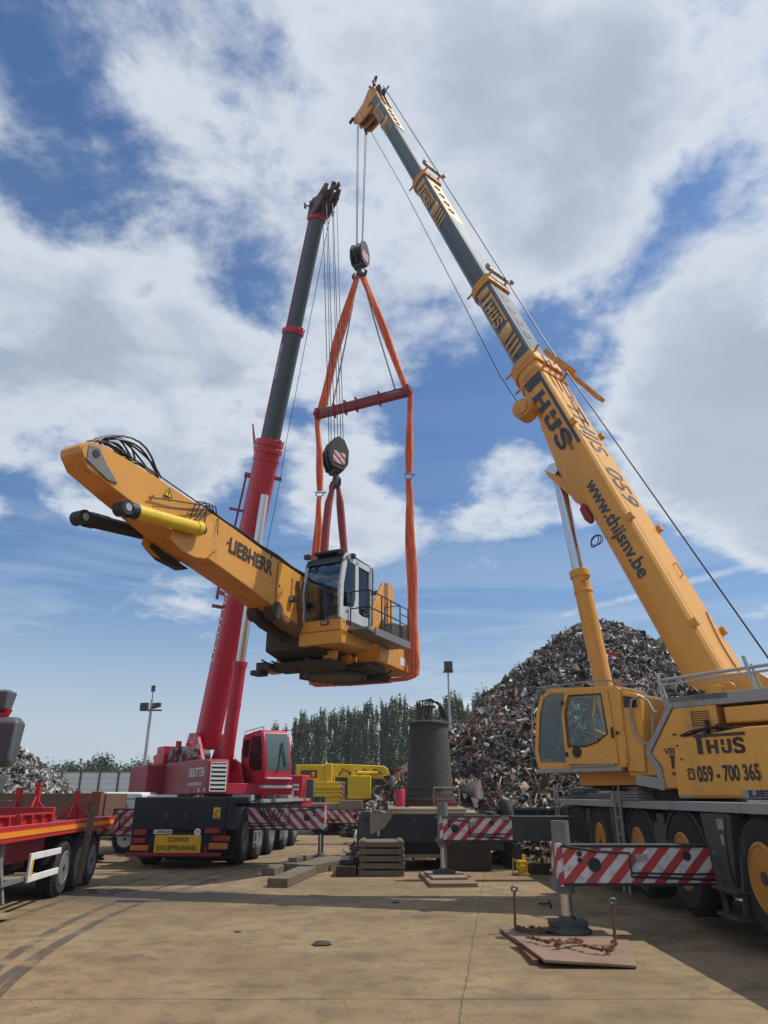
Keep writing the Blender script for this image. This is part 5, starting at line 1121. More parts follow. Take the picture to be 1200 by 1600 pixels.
def slab(name, pts, z0, z1, m_, lb, cat, bev=.01, group=None):
    b = MB(); b.prism(pts, z0, z1, 'z'); return tag(b.build(name, m_, None, bev), lb, cat, group)
slab('steel_pad', [(.80, 18.2), (.92, 15.85), (1.88, 15.95), (1.85, 18.0)], .0, .08, 'plate_steel', 'flat steel plate under the far jack foot of the yellow crane', 'steel plate')
slab('steel_pad', [(.9, 17.8), (1.0, 16.4), (1.75, 16.5), (1.7, 17.7)], .085, .13, 'dusty_steel', 'smaller dusty plate stacked on the flat plate under the far jack foot', 'steel plate')
# timbers by the red crane
def timber(p0, p1, w, h, z, lb, m_='timber'):
    b = MB(); b.beam((0, 0, h / 2), (math.hypot(p1[0] - p0[0], p1[1] - p0[1]), 0, h / 2), w, h)
    o = b.build('timber_beam', m_, None, .012, (p0[0], p0[1], z), math.atan2(p1[1] - p0[1], p1[0] - p0[0])); tag(o, lb, 'timber', 'timbers by the red crane jack')
timber((-2.12, 15.85), (-1.78, 18.4), .42, .17, 0, 'short thick timber lying nearest the camera left of the mat stack')
timber((-2.65, 18.1), (-2.3, 20.3), .30, .16, 0, 'split timber with a pale broken end at the far left of the pile')
timber((-2.2, 18.8), (-1.15, 21.3), .5, .20, 0, 'long dusty timber mat under the near right jack of the red crane')
timber((-1.85, 18.5), (-.8, 20.9), .45, .20, 0, 'long dusty timber mat lying beside the jack mat')
timber((-2.22, 19.1), (-1.9, 20.1), .22, .10, .205, 'small dark block lying on top of the long timber mat')
slab('timber_mat', [(-1.08, 17.8), (-1.08, 19.4), (-.64, 19.4), (-.64, 17.8)], .0, .22, 'dark_brown', 'dark low timber block left of the stacked mats', 'timber mat')
slab('timber_mat', [(-1.0, 18.0), (-1.0, 19.2), (-.7, 19.2), (-.7, 18.0)], .225, .34, 'dark_brown', 'dark small timber block lying on the low block beside the mats', 'timber mat')
r = random.Random(21)
names = ['bottom', 'second', 'third', 'fourth', 'topmost']
for k in range(5):
    z = .01 + k * .148; dx = r.uniform(-.02, .02); b = MB()
    for j in range(4): b.box(-.54 + dx, .5 + dx, j * .32, j * .32 + .30, 0, .115)
    b.box(-.5 + dx, -.40 + dx, 0.02, 1.24, .115, .143); b.box(.36 + dx, .46 + dx, 0.02, 1.24, .115, .143)
    o = b.build('timber_mat', 'timber', None, .01, (-.03, 17.9, z)); tag(o, names[k] + ' weathered timber mat in the square stack beside the undercarriage', 'timber mat', 'stacked timber mats')

# ================================================================ undercarriage with its pedestal (middle)
def undercarriage():
    e = empty('undercarriage', (1.1, 19.6, 0), 0, 'dark steel undercarriage with dusty top deck and side lugs standing between the two cranes', 'undercarriage')
    b = MB(); b.box(-1.2, 1.35, -.4, 2.8, .62, 1.26); b.box(-.9, 1.1, -.1, 2.5, .35, .62); b.build('frame', 'black_steel', e, .02)
    b = MB(); b.prism([(-1.1, -.42), (-1.35, 2.8), (1.5, 2.8), (1.2, -.42)], 1.262, 1.31, 'z'); b.prism([(-.42, 1.26), (-.40, 1.40), (2.8, 1.5), (2.8, 1.26)], -1.0, .95, 'x'); b.build('deck', 'dusty_steel', e, .01)
    b = MB(); b.cyl((0, 1.5, 1.3), (0, 1.5, 1.62), .85, n=36)
    b.build('slewing_base', 'dark_brown', e, .01)
    for s, z in ((-1, .5), (1, .5)):
        x = -1.55 if s < 0 else 1.55
        b = MB(); b.prism([(x - .22, .45), (x - .22, 1.1), (x - .12, 1.33), (x + .12, 1.33), (x + .25, 1.1), (x + .3, .45)], -.42, -.34); b.prism([(x - .22, .45), (x - .22, 1.1), (x - .12, 1.33), (x + .12, 1.33), (x + .25, 1.1), (x + .3, .45)], .1, .18)
        lg = b.build('lug', 'dark_grey', e, .01)
        b = MB(); b.cyl((x, -.43, 1.15), (x, -.41, 1.15), .07); b.build('pin_hole', 'hose', lg)
        b = MB(); b.prism([(x - .1 * s, .8), (x - .1 * s, 1.28), (x - .7 * s, 1.28), (x - .45 * s, .95)], -.46, -.43); b.build('brace', 'dusty_steel', e)
    for x0, x1 in ((-1.75, -1.1), (.35, 1.50)):
        for y0, y1 in ((-.5, .4), (2.0, 2.9)):
            if x0 < 0: b = MB(); b.box(x0 + .35, x1, y0 + .3, y1, .05, .62)
            else: b = MB(); b.prism([(x0, .05), (x0 + .06, .0), (x1 - .03, .0), (x1, .06), (x1, .62), (x0, .66)], y0, y1)
            b.build('support_foot', 'dark_brown', e, .03)
    b = MB(); b.box(-.75, .4, -.35, .3, .28, .36); b.build('crossbar', 'dusty_steel', e)
    b = MB(); b.cyl((-.35, -.43, 1.10), (-.35, -.40, 1.10), .04); b.cyl((-.5, .3, 1.41), (-.5, .3, 1.44), .06); b.build('lifting_eye', 'dark_grey', e)
    b = MB(); b.tube([(.15, -.45, 1.2), (.6, -.6, 1.05), (1.3, -.5, .95), (1.6, -.45, 1.2), (1.8, -.5, .8), (1.95, -.4, .6)], .03, 6); b.tube([(1.5, -.4, 1.3), (1.75, -.5, 1.2), (1.85, -.6, .8), (2.1, -.4, .5)], .05, 8); b.build('hose', 'hose', e)
    c = empty('pedestal', (1.30, 21.7, 1.62), 0, 'tall grey steel cone shaped pedestal standing on the undercarriage in front of the scrap heap', 'pedestal')
    b = MB(); b.lathe([(.70, 0), (.70, .06), (.665, .07), (.655, .12), (.645, .22), (.66, .24), (.655, .30), (.56, 2.0), (.56, 2.02)], (0, 0, 0), (0, 0, 1), 48); b.build('cone', 'cone_grey', c)
    b = MB(); b.lathe([(.56, 2.0), (.62, 2.0), (.62, 2.07), (.50, 2.10), (.02, 2.10)], (0, 0, 0), (0, 0, 1), 48); b.build('flange', 'dark_grey', c, .005)
    b = MB()
    for k in range(36): t = k * 2 * math.pi / 36; b.cyl((.68 * math.cos(t), .68 * math.sin(t), .06), (.68 * math.cos(t), .68 * math.sin(t), .11), .018, n=6)
    b.build('bolt_ring', 'dark_grey', c)
    b = MB(); b.cyl((.05, 0, 2.1), (.05, 0, 2.28), .16); b.cyl((.05, 0, 2.28), (.05, 0, 2.55), .09); b.box(-.35, -.2, -.1, .1, 2.1, 2.62); b.box(-.16, .22, -.1, .1, 2.5, 2.56); b.build('swivel', 'dark_grey', c, .01)
    b = MB()
    for k in range(5): b.tube([(-.28 + .09 * k, 0, 2.3), (-.25 + .1 * k, .02, 2.68 + .03 * (k % 2)), (.1 + .08 * k, .02, 2.75 - .05 * k), (.32 + .04 * k, .0, 2.6 - .06 * k), (.4 + .04 * k, 0, 2.2)], .024, 6)
    b.tube([(-.1, 0, 2.7), (.3, 0, 2.66), (.5, 0, 2.4), (.6, 0, 2.1)], .02, 6)
    b.build('hose', 'hose', c)
undercarriage()
b = MB(); b.lathe([(.02, 0), (.13, 0), (.13, .40), (.12, .42), (.02, .42)], (.42, 20.0, 1.44), (0, 0, 1), 24); tag(b.build('drum', 'red_paint'), 'small bright red drum standing on the deck in front of the grey cone', 'drum')
e = empty('control_stand', (1.6, 19.9, 1.44), 0, 'small tubular frame with a red block standing right of the grey cone', 'frame')
b = MB()
for x in (-.3, .35, 0): b.tube([(x, 0, 0), (x, 0, .45)], .02, 6)
b.tube([(-.3, 0, .45), (.35, 0, .45)], .02, 6); b.tube([(-.3, 0, .2), (.35, 0, .2)], .015, 6); b.build('frame', 'dusty_steel', e)
b = MB(); b.box(-.25, .1, -.1, .15, 0.05, .17); b.box(.05, .3, -.12, .1, 0.0, .1); b.build('block', 'rusty_red', e, .01)
# open dark skip right of the undercarriage
def skip():
    e = empty('skip', (3.9, 20.6, 0), 0, 'open dark steel skip holding scrap, standing right of the undercarriage', 'skip')
    b = MB(); b.box(-1.0, 1.3, -.8, -.74, .75, 1.38); b.box(-1.0, 1.3, .74, .8, .75, 1.38); b.box(-1.0, -.94, -.74, .74, .75, 1.38); b.box(1.24, 1.3, -.74, .74, .75, 1.38); b.box(-1.0, 1.3, -.8, .8, .68, .75); b.build('tub', 'black_steel', e, .008)
    b = MB(); b.box(-1.04, 1.34, -.86, -.80, 1.34, 1.40); b.box(-1.04, 1.34, .80, .86, 1.34, 1.40); b.build('rim', 'dark_grey', e)
    for x in (-.8, .0, .9): b = MB(); b.box(x, x + .08, -.84, -.80, .75, 1.34); b.build('rib', 'dark_grey', e)
    b = MB(); b.tube([(-.9, -.9, 1.3), (-.7, -.95, .8), (-.2, -.95, .72), (.2, -.95, .8), (.3, -.9, 1.2)], .02, 6); b.build('bail', 'mid_grey', e)
    for x in (-.8, .9): b = MB(); b.box(x, x + .12, -.7, .7, 0, .68); b.build('leg', 'dark_brown', e)
skip()
b = MB(); b.tube([(2.95, 19.5, 1.62), (3.05, 19.5, 1.55), (3.15, 19.5, 1.2), (3.25, 19.5, .8), (3.3, 19.5, .55)], [.12, .16, .15, .12, .08], 12); b.box(3.15, 3.4, 19.4, 19.6, 0, .6); tag(b.build('curved_arm', 'dark_grey', None, .01), 'curved dark steel arm standing between the undercarriage and the skip', 'steel arm')
for k, (x, y, w, h, m_, lb) in enumerate(((3.2, 18.3, .16, .30, 'bright_yellow', 'small yellow valve box on the ground left of the skip'), (3.6, 18.6, .5, .22, 'dark_brown', 'rusty machine base on the ground in front of the skip'), (4.25, 18.9, .45, .30, 'rusty_red', 'red steel block on the ground beside the yellow crane wheels'))):
    b = MB(); b.box(-w / 2, w / 2, -.2, .2, 0, h); b.box(-w / 2 - .05, w / 2 + .05, -.22, -.16, 0, .05); b.cyl((-w / 4, -.25, h * .5), (-w / 4, .25, h * .5), h * .25); b.cyl((w / 4, 0, h), (w / 4, 0, h + .12), .04); b.tube([(-w / 2, 0, h * .8), (-w / 2 - .12, 0, h + .05), (-w / 2 - .15, 0, 0.02)], .015, 6)
    tag(b.build('machine_part', m_, None, .01, (x, y, 0)), lb, 'machine part')

# ================================================================ flatbed trailer, lower left
def trailer():
    yaw = math.atan2(.995, -.101)
    e = empty('flatbed_trailer', (-5.79, 14.52, 0), yaw, 'red flatbed trailer with orange reflective edge and upright stakes at the lower left', 'trailer')
    b = MB(); b.box(-5.0, 3.02, .02, .14, 1.05, 1.27); b.box(-5.0, 3.02, 2.36, 2.48, 1.05, 1.27); b.box(2.9, 3.02, .14, 2.36, 1.0, 1.26)
    for x in np.arange(-4.6, 2.8, .75): b.box(x, x + .12, .14, 2.36, 1.08, 1.2)
    b.box(-5, 2.9, .7, .85, .72, 1.08); b.box(-5, 2.9, 1.65, 1.8, .72, 1.08); fr = b.build('frame', 'trailer_red', e, .006)
    b = MB(); b.box(-5.0, 2.9, .16, 2.34, 1.205, 1.235); b.build('deck', 'dark_red_paint', e)
    b = MB(); b.box(-5.0, 3.0, .010, .018, 1.12, 1.20); b.build('reflective_strip', 'trailer_orange', fr)
    b = MB(); b.box(-1.6, 2.8, .25, .45, 1.02, 1.05)
    for x0, x1, z in ((-1.9, -1.4, .9),): b.box(-2.6, -.6, .3, .34, .70, 1.04)
    b.build('side_rail', 'dark_red_paint', fr)
    proto = None
    for x in (.0, .92, 1.84):
        for y, rz in ((.08, math.pi), (2.4, 0)):
            if proto is None: proto = make_wheel(e, .47, .34, 'mid_grey', .27); proto.location = (x, y, .47); proto.rotation_euler = (0, 0, rz)
            else: copytree(proto, e, (x, y, .47), rz)
    b = MB()
    for x in (.0, .92, 1.84): b.cyl((x, .15, .47), (x, 2.3, .47), .07)
    b.build('axle', 'dark_grey', e)
    b = MB()
    for x in (0., .92, 1.84):
        P = [(x + math.cos(t) * .56, .47 + math.sin(t) * .54) for t in np.linspace(R(10), R(170), 11)] + [(x + math.cos(t) * .53, .47 + math.sin(t) * .51) for t in np.linspace(R(170), R(10), 11)]
        b.prism(P, .10, .46)
    b.build('mudguard', 'black_steel', e)
    b = MB(); b.prism([(-1.98, .46), (-1.72, .46), (-1.72, .83), (-1.98, .83)], .02, .06) if 0 else None
    b.box(-1.9, -.50, .02, .06, .74, .84); b.box(-1.9, -.50, .02, .06, .42, .52); b.box(-2.0, -1.86, .015, .06, .42, .84)
    sgd = b.build('side_guard', 'letter_white', e, .008)
    b = MB(); b.box(-1.95, -1.88, .008, .014, .52, .74); b.build('marker_lamp', 'sign_yellow', sgd)
    b = MB(); b.beam((-2.2, .3, .46), (-1.9, .1, .46), .04, .05); b.box(-2.9, -1.9, .08, .12, .45, .50); b.build('guard_arm', 'mid_grey', e)
    b = MB(); b.box(-2.95, -2.78, .15, .3, .15, 1.05); b.beam((-2.7, .1, .2), (-2.6, .3, .9), .05, .08); b.box(-3.3, -3.16, .1, .18, .2, 1.0); b.beam((-3.1, .1, .15), (-3.28, .1, 1.0), .04, .08); b.build('landing_leg', 'mid_grey', e, .01)
    b = MB(); b.box(-3.25, -2.55, -.02, .4, .05, .09); b.build('foot_plate', 'dusty_steel', e, .005)
    b = MB(); b.box(-1.35, -.85, .5, .9, .55, 1.0); b.box(2.45, 2.75, .2, .45, .42, .85); b.build('tool_box', 'dark_grey', e, .02)
    b = MB(); b.box(-2.5, -.2, .85, 1.65, .4, .9); b.build('axle_housing', 'dark_grey', e, .02)
    # stakes with gussets and low bulkheads
    for x, y, h in ((.1, 1.1, .60), (2.3, 1.5, .72), (1.55, .45, .55), (-1.3, 1.3, .6), (-.15, 2.2, .5)):
        b = MB(); b.box(x, x + .12, y, y + .10, 1.24, 1.24 + h); b.prism([(y + .1, 1.24), (y + .42, 1.24), (y + .1, 1.24 + h * .55)], x + .04, x + .07, 'x'); b.prism([(y, 1.24), (y - .35, 1.24), (y, 1.24 + h * .5)], x + .04, x + .07, 'x'); b.beam((x + .1, y + .05, 1.27), (x + .45, y + .05, 1.27), .08, .04); b.beam((x - .35, y + .05, 1.26), (x, y + .05, 1.24 + h * .6), .03, .05)
        b.build('stake', 'trailer_red', e, .005)
    for x0, x1, y0, y1, h in ((-4.5, -2.2, .35, .42, .16), (-2.0, -.4, .35, .42, .17), (-.3, .9, .9, .97, .24), (.9, 1.9, 1.4, 1.47, .20)):
        b = MB(); b.box(x0, x1, y0, y1, 1.24, 1.24 + h); b.box(x0, x1, y0 - .05, y0 - .0, 1.22 + h, 1.25 + h)
        for x in np.arange(x0, x1, .5): b.box(x, x + .05, y0 - .08, y0, 1.24, 1.22 + h)
        b.build('cradle_rail', 'trailer_red', e, .004)
    b = MB(); b.box(-.35, -.25, .3, 1.6, 1.24, 1.5); b.box(-4.6, -4.4, .4, 2.2, 1.24, 1.55); b.build('bulkhead', 'trailer_red', e, .01)
    return e
trailer()
b = MB(); b.beam((0, 0, 0), (0, .0, 1.33), .12, .035, (0, 1, 0)); b.beam((.0, -.03, .0), (0.0, -.03, 1.33), .02, .02, (0, 1, 0))
o = b.build('plank', 'timber', None, .004, (-5.76, 15.0, .16), R(12)); o.rotation_euler = (R(0), R(4), R(10)); tag(o, 'long grey wooden plank standing upright against the red trailer wheels', 'plank')
# truck whose mirror reaches into the picture at the left edge
def mirror_truck():
    e = empty('truck', (-6.1, 8.0, 0), 0, 'truck outside the left edge whose grey mirror housings reach into view', 'truck')
    b = MB(); b.prism([(-1.2, .5), (1.0, .5), (1.12, 1.2), (1.0, 2.9), (.7, 3.1), (-1.2, 3.1)], -1.2, 1.15, 'x'); cb = b.build('cab', 'red_paint', e, .05, seg=3)
    b = MB(); b.prism([(.95, 1.5), (.90, 2.5), (.2, 2.5), (.2, 1.5)], 1.15, 1.157, 'x'); b.build('window', 'dark_glass', cb)
    b = MB(); b.box(-1.0, 1.0, 1.06, 1.10, 1.5, 2.6); b.build('windscreen', 'dark_glass', cb)
    for x, rz in ((1.1, 0),):
        w = make_wheel(e, .5, .3, 'mid_grey', .28); w.location = (1.14, 0.1, .5); w.rotation_euler = (0, 0, R(-90)); copytree(w, e, (-1.15, .1, .5), R(90))
    def hs(z0, z1, x1, nm='mirror_housing', mt='mirror_plastic', x0=1.18, c=.06):
        b = MB(); ring = lambda z, a, d0, d1: [(x0 + a, d0, z), (x1 - a, d0, z), (x1 - a * .3, (d0 + d1) / 2, z), (x1 - a, d1, z), (x0 + a, d1, z)]
        h = z1 - z0
        b.loft([ring(z0, c, 1.05, 1.16), ring(z0 + h * .12, c * .2, 1.0, 1.2), ring(z0 + h * .9, -.02, .98, 1.22), ring(z1, c, 1.05, 1.16)])
        return b.build(nm, mt, e, .03, seg=3)
    hs(2.66, 2.93, 1.44); hs(2.02, 2.60, 1.62, x0=1.26); hs(1.70, 1.95, 1.52)
    b = MB(); b.tube([(1.05, 1.0, 2.55), (1.3, 1.08, 2.62), (1.42, 1.1, 2.63), (1.44, 1.1, 2.7)], .05, 10); b.tube([(1.05, 1.0, 1.9), (1.3, 1.08, 1.95), (1.5, 1.1, 1.93)], .04, 10); b.build('mirror_arm', 'red_paint', e)
mirror_truck()
# drop side body and white truck behind the trailer
e = empty('dropside_trailer', (-9.1, 20.3, 0), 0, 'old drop side trailer with brown wooden planks and a red end panel behind the flatbed', 'trailer')
b = MB()
for k in range(4): b.box(-1.7, 1.35, -.03, .03, 1.05 + k * .18, 1.215 + k * .18)
b.build('plank_side', 'plank_brown', e, .006)
b = MB(); b.box(1.35, 1.62, -.06, .10, .95, 1.80); b.box(-1.8, -1.7, -.06, .1, .95, 1.80); b.box(-1.8, 1.62, -.06, 2.2, .85, 1.04); b.prism([(.95, 1.04), (1.35, 1.04), (1.35, 1.76), (1.2, 1.76)], -.08, -.04); b.build('post', 'rusty_red', e, .01)
b = MB(); b.box(-1.7, 1.5, 2.1, 2.16, 1.04, 1.75); b.box(1.5, 1.56, 0, 2.16, 1.04, 1.75); b.build('side_board', 'plank_brown', e)
w = make_wheel(e, .45, .3, 'mid_grey', .26); w.location = (-.6, .2, .45); w.rotation_euler = (0, 0, math.pi); copytree(w, e, (.6, .2, .45), math.pi); copytree(w, e, (.6, 1.9, .45), 0); copytree(w, e, (-.6, 1.9, .45), 0)
e = empty('white_truck', (-8.35, 24.6, 0), 0, 'white truck parked beyond the trailer, mostly hidden behind the striped beam of the red crane', 'truck')
b = MB(); b.prism([(-1.1, .75), (.62, .75), (.62, 1.7), (.55, 1.80), (-.95, 1.80), (-1.1, 1.6)], 0, 1.9); cb = b.build('cab', 'white_paint', e, .06, seg=3)
b = MB(); P = [(-.1, 1.2), (-.1, 1.55), (.0, 1.6), (.38, 1.6), (.42, 1.5), (.42, .9)]; b.tube([(x, -.01, z) for x, z in P], .012, 6); b.build('door_line', 'dark_grey', cb)
b = MB(); b.box(-.25, -.1, -.12, .0, 1.28, 1.42); b.box(-.1, .12, -.1, .0, 1.25, 1.50); b.build('mirror', 'hose', cb, .03)
b = MB(); b.box(.70, 1.7, .1, 2.0, .7, 1.72); b.build('box_body', 'white_paint', e, .03)
b = MB(); b.box(-1, 1.6, .2, 1.7, .45, .74); b.box(-.1, 1.4, -.02, .02, .48, .58); b.build('chassis', 'light_grey', e)
w = make_wheel(e, .42, .26, 'white_paint', .22); w.location = (.15, .1, .42); w.rotation_euler = (0, 0, math.pi); copytree(w, e, (.15, 1.8, .42), 0); copytree(w, e, (1.4, .1, .42), math.pi)

# ================================================================ yellow mobile crane parked in the background
def far_crane():
    e = empty('folded_crane', (-1.9, 36, 0), 0, 'lemon yellow mobile crane with its boom folded down, parked behind the red crane', 'mobile crane')
    b = MB(); b.box(-1.9, 1.6, 0, 5, .9, 1.35); b.box(-.2, .9, -.3, 0, .8, 1.5); b.build('chassis', 'dusty_steel', e, .02)
    w = make_wheel(e, .6, .4, 'lemon_paint', .3); w.location = (-1.0, .0, .6); w.rotation_euler = (0, 0, math.pi)
    for x in (.6, 2.0): copytree(w, e, (x, 0, .6), math.pi)
    for x in (-1, .6, 2.): copytree(w, e, (x, 4.4, .6), 0)
    b = MB(); b.box(-2.4, -.7, .8, 2.6, 2.3, 3.1); b.box(-.9, -.6, .5, 2.6, 2.2, 3.15); bk = b.build('winch_cover', 'lemon_paint', e, .03)
    b = MB(); b.box(-2.15, -1.35, .78, .80, 2.5, 2.85); b.build('opening', 'rust', bk); b = MB(); b.lathe([(.02, 0), (.09, 0), (.09, .14), (.02, .2)], (-1.55, .72, 2.55), (0, 0, 1), 12); b.build('beacon', 'lamp_amber', bk)
    b = MB()
    for k in range(4): b.box(-1.6, .05, .3 + .03 * (k % 2), 1.2, 1.65 + k * .17, 1.80 + k * .17)
    b.box(-.9, .1, .35, 1.3, 1.4, 1.7); b.build('counterweight', 'lemon_paint', e, .02)
    b = MB(); b.box(-.14, .02, .27, .30, 1.65, 2.32); b.build('striped_plate', 'hazard_small', e)
    b = MB(); b.box(.18, 1.28, .0, 1.3, 1.55, 2.58); pn = b.build('engine_housing', 'lemon_paint', e, .03)
    b = MB(); b.box(.3, 1.15, -.012, -.001, 1.8, 2.1); b.build('hatch', 'lemon_paint', pn, .004)
    b = MB(); b.prism([(-.65, 2.55), (-.65, 3.15), (1.9, 3.05), (2.1, 2.9), (2.1, 2.5), (1.9, 2.45)], .9, 1.7); bo = b.build('boom', 'lemon_paint', e, .03)
    b = MB(); b.prism([(1.7, 2.5), (2.1, 2.9), (2.45, 1.95), (2.3, 1.9), (2.0, 2.3)], .95, 1.6); b.cyl((.6, .8, 2.75), (1.6, .8, 2.72), .07); b.box(.3, .5, .7, .9, 2.6, 2.9); b.build('boom_head', 'lemon_paint', bo, .01)
    b = MB()
    for k in range(4): b.tube([(-.3 + k * .5, .86, 2.6), (-.1 + k * .5, .82, 2.9), (.3 + k * .5, .84, 2.7)], .03, 6)
    b.build('hose', 'dark_brown', bo)
    b = MB(); b.prism([(1.35, 1.35), (1.35, 1.95), (1.5, 2.15), (2.2, 2.2), (2.9, 2.1), (3.0, 1.35)], .6, 2.2); cb = b.build('driver_cab', 'dusty_steel', e, .04)
    b = MB(); b.prism([(1.45, 1.55), (1.45, 1.95), (1.6, 2.1), (2.1, 2.1), (2.1, 1.55)], .58, .60); b.build('window', 'dark_glass', cb); b = MB(); b.box(2.15, 2.8, .56, .6, 1.75, 2.2); b.build('panel', 'teal', cb)
    b = MB(); b.box(2.85, 2.95, .2, .3, 1.0, 2.25); b.box(3.05, 3.2, .1, .3, 1.0, 1.5); b.box(2.7, 3.2, .2, .3, 2.05, 2.2); b.build('guard_rail', 'lemon_paint', e, .01)
far_crane()
def outline_box(name, x, y, w, d, z0, z1, m_, lb, cat):
    e = empty(name, (x, y, 0), 0, lb, cat)
    b = MB(); b.box(-w / 2, w / 2, -d / 2, d / 2, z0, z1)
    b.build('body', m_, e, .03)
    b = MB()
    n = int(w / .45)
    for k in range(n): q = -w / 2 + .12 + k * (w - .2) / max(1, n - 1); b.box(q - .04, q + .04, -d / 2 - .05, -d / 2, z0, z1 - .05)
    b.build('rib', m_, e, .01)
    b = MB(); b.box(-w / 2 - .04, w / 2 + .04, -d / 2 - .07, -d / 2 + .02, z1 - .1, z1 + .04); b.build('rim', m_, e, .01)
    return e
outline_box('scrap_container', 1.2, 41, 3.4, 2.4, .1, 2.95, 'dark_brown', 'dark rusty scrap container behind the far folded crane', 'container')
e = empty('scrap_shear', (.95, 37, 0), 0, 'rusty pinkish steel machine frame standing between the folded crane and the grey cone', 'machine')
b = MB(); b.box(-.45, .9, 0, .9, 2.55, 2.95); b.box(-.45, -.2, 0, .9, .3, 2.55); b.box(.65, .9, 0, .9, .3, 2.55); b.box(-.45, .9, .6, .9, .3, 1.5); b.build('frame', 'rusty_red', e, .02)
b = MB(); b.beam((-.2, .1, 2.3), (.6, .1, 1.5), .12, .15); b.cyl((.1, .1, 1.2), (.3, .1, 2.2), .12); b.cyl((-.1, .2, .5), (.2, .2, 1.4), .15); b.beam((.5, .05, .6), (.1, .05, 2.4), .1, .1); b.build('ram', 'rust', e, .01)
b = MB(); b.lathe([(.02, -.18), (.14, -.12), (.18, 0), (.14, .12), (.02, .18)], (.75, .3, 3.25), (0, 0, 1), 14); b.box(.7, .8, .25, .35, 2.9, 3.1); b.build('lamp', 'light_grey', e)

# ================================================================ lamp posts
def lamp(x, y, h, rz, lb, heads):
    e = empty('lamp_post', (x, y, 0), rz, lb, 'lamp post')
    b = MB(); b.cyl((0, 0, 0), (0, 0, h), .14, .08, 12); b.build('pole', 'galv', e)
    if heads == 2:
        b = MB(); b.box(-.75, .75, -.05, .05, h - .75, h - .65); b.cyl((0, 0, h), (0, 0, h + .9), .03); b.box(-.12, .12, -.08, .08, h + .55, h + .95); b.build('crossarm', 'dark_grey', e)
        for s in (-1, 1):
            b = MB(); b.prism([(-.34, -.02), (.34, .18 * s), (.34, .50), (-.30, .46)], -.3, .1); o = b.build('floodlight', 'dark_grey', e, .02, (.42 * s, -.1, h - .62), 0); o.scale = (.8, .8, .8)
    else:
        b = MB(); b.box(-.4, .4, -.3, .3, h - .15, h - .05); b.cyl((0, 0, h - .1), (0, 0, h + .5), .04); b.build('bracket', 'dark_grey', e)
        b = MB(); b.box(-.32, .36, -.35, .2, h - .02, h + .72); o = b.build('floodlight', 'dark_grey', e, .04)
lamp(-15.9, 50, 7.8, 0, 'tall thin lamp post with two floodlights standing left of the red crane', 2)
lamp(5.35, 60, 11.4, 0, 'tall lamp post with one box floodlight in front of the poplars by the scrap heap', 1)

# ================================================================ white panel fence
def fence():
    e = empty('panel_fence', (-30, 84, 0), 0, 'long white panel fence with dark posts behind the scrap at the left', 'fence')
    b = MB()
    for k in range(22):
        x = -33 + k * 2.1
        for j in range(7): b.box(x + .09, x + 2.01, -.05, .05, .05 + j * .57, .60 + j * .57)
    b.build('panel', 'concrete_wall', e, .015)
    b = MB(); b.box(-33, 13.2, -.08, .08, 4.04, 4.14); b.build('capping', 'light_grey', e)
    for k in range(23):
        b = MB(); x = -33 + k * 2.1; b.box(x - .09, x + .09, -.14, .14, 0, 4.16); b.build('post', 'dark_grey', e)
fence()

# ================================================================ trees
def leafmat(name, a, b_):
    m, T, p = base_mat(name)
    n = T.noise(T.new('ShaderNodeTexCoord').outputs['Object'], .9, 5, .6)
    T.put(p.inputs['Base Color'], T.mix(T.ramp(n, .35, .65), a, b_)); p.inputs['Roughness'].default_value = .6
    try: p.inputs['Subsurface Weight'].default_value = 0
    except Exception: pass
    M[name] = m
leafmat('poplar_leaf', (.055, .088, .022), (.095, .130, .040)); leafmat('bush_leaf', (.045, .085, .025), (.085, .13, .04)); leafmat('dark_leaf', (.030, .055, .022), (.06, .09, .035))
def quads(cs, size, rg, up=.3):
    n = len(cs); d1 = rg.normal(size=(n, 3)); d1[:, 2] += up; d1 /= np.linalg.norm(d1, axis=1)[:, None]
    d2 = np.cross(d1, rg.normal(size=(n, 3))); d2 /= np.linalg.norm(d2, axis=1)[:, None]
    s = (size * rg.uniform(.6, 1.4, n))[:, None]
    v = np.stack([cs - d1 * s, cs - d2 * s * .55, cs + d1 * s, cs + d2 * s * .55], 1).reshape(-1, 3)
    f = np.arange(4 * n).reshape(n, 4)
    return v, f
def npmesh(name, v, f, mats, mi=None, smooth=False):
    me = bpy.data.meshes.new(name); n = len(f); k = f.shape[1]
    me.vertices.add(len(v)); me.vertices.foreach_set('co', v.astype(np.float32).ravel())
    me.loops.add(n * k); me.loops.foreach_set('vertex_index', f.astype(np.int32).ravel())
    me.polygons.add(n); me.polygons.foreach_set('loop_start', np.arange(0, n * k, k, dtype=np.int32))
    for m_ in mats: me.materials.append(M[m_])
    if mi is not None: me.polygons.foreach_set('material_index', mi.astype(np.int32))
    me.update(calc_edges=True); me.validate(); return me
def mobj(name, me, parent=None, loc=(0, 0, 0)):
    o = bpy.data.objects.new(name, me); COL.objects.link(o); o.parent = parent; o.location = loc; return o
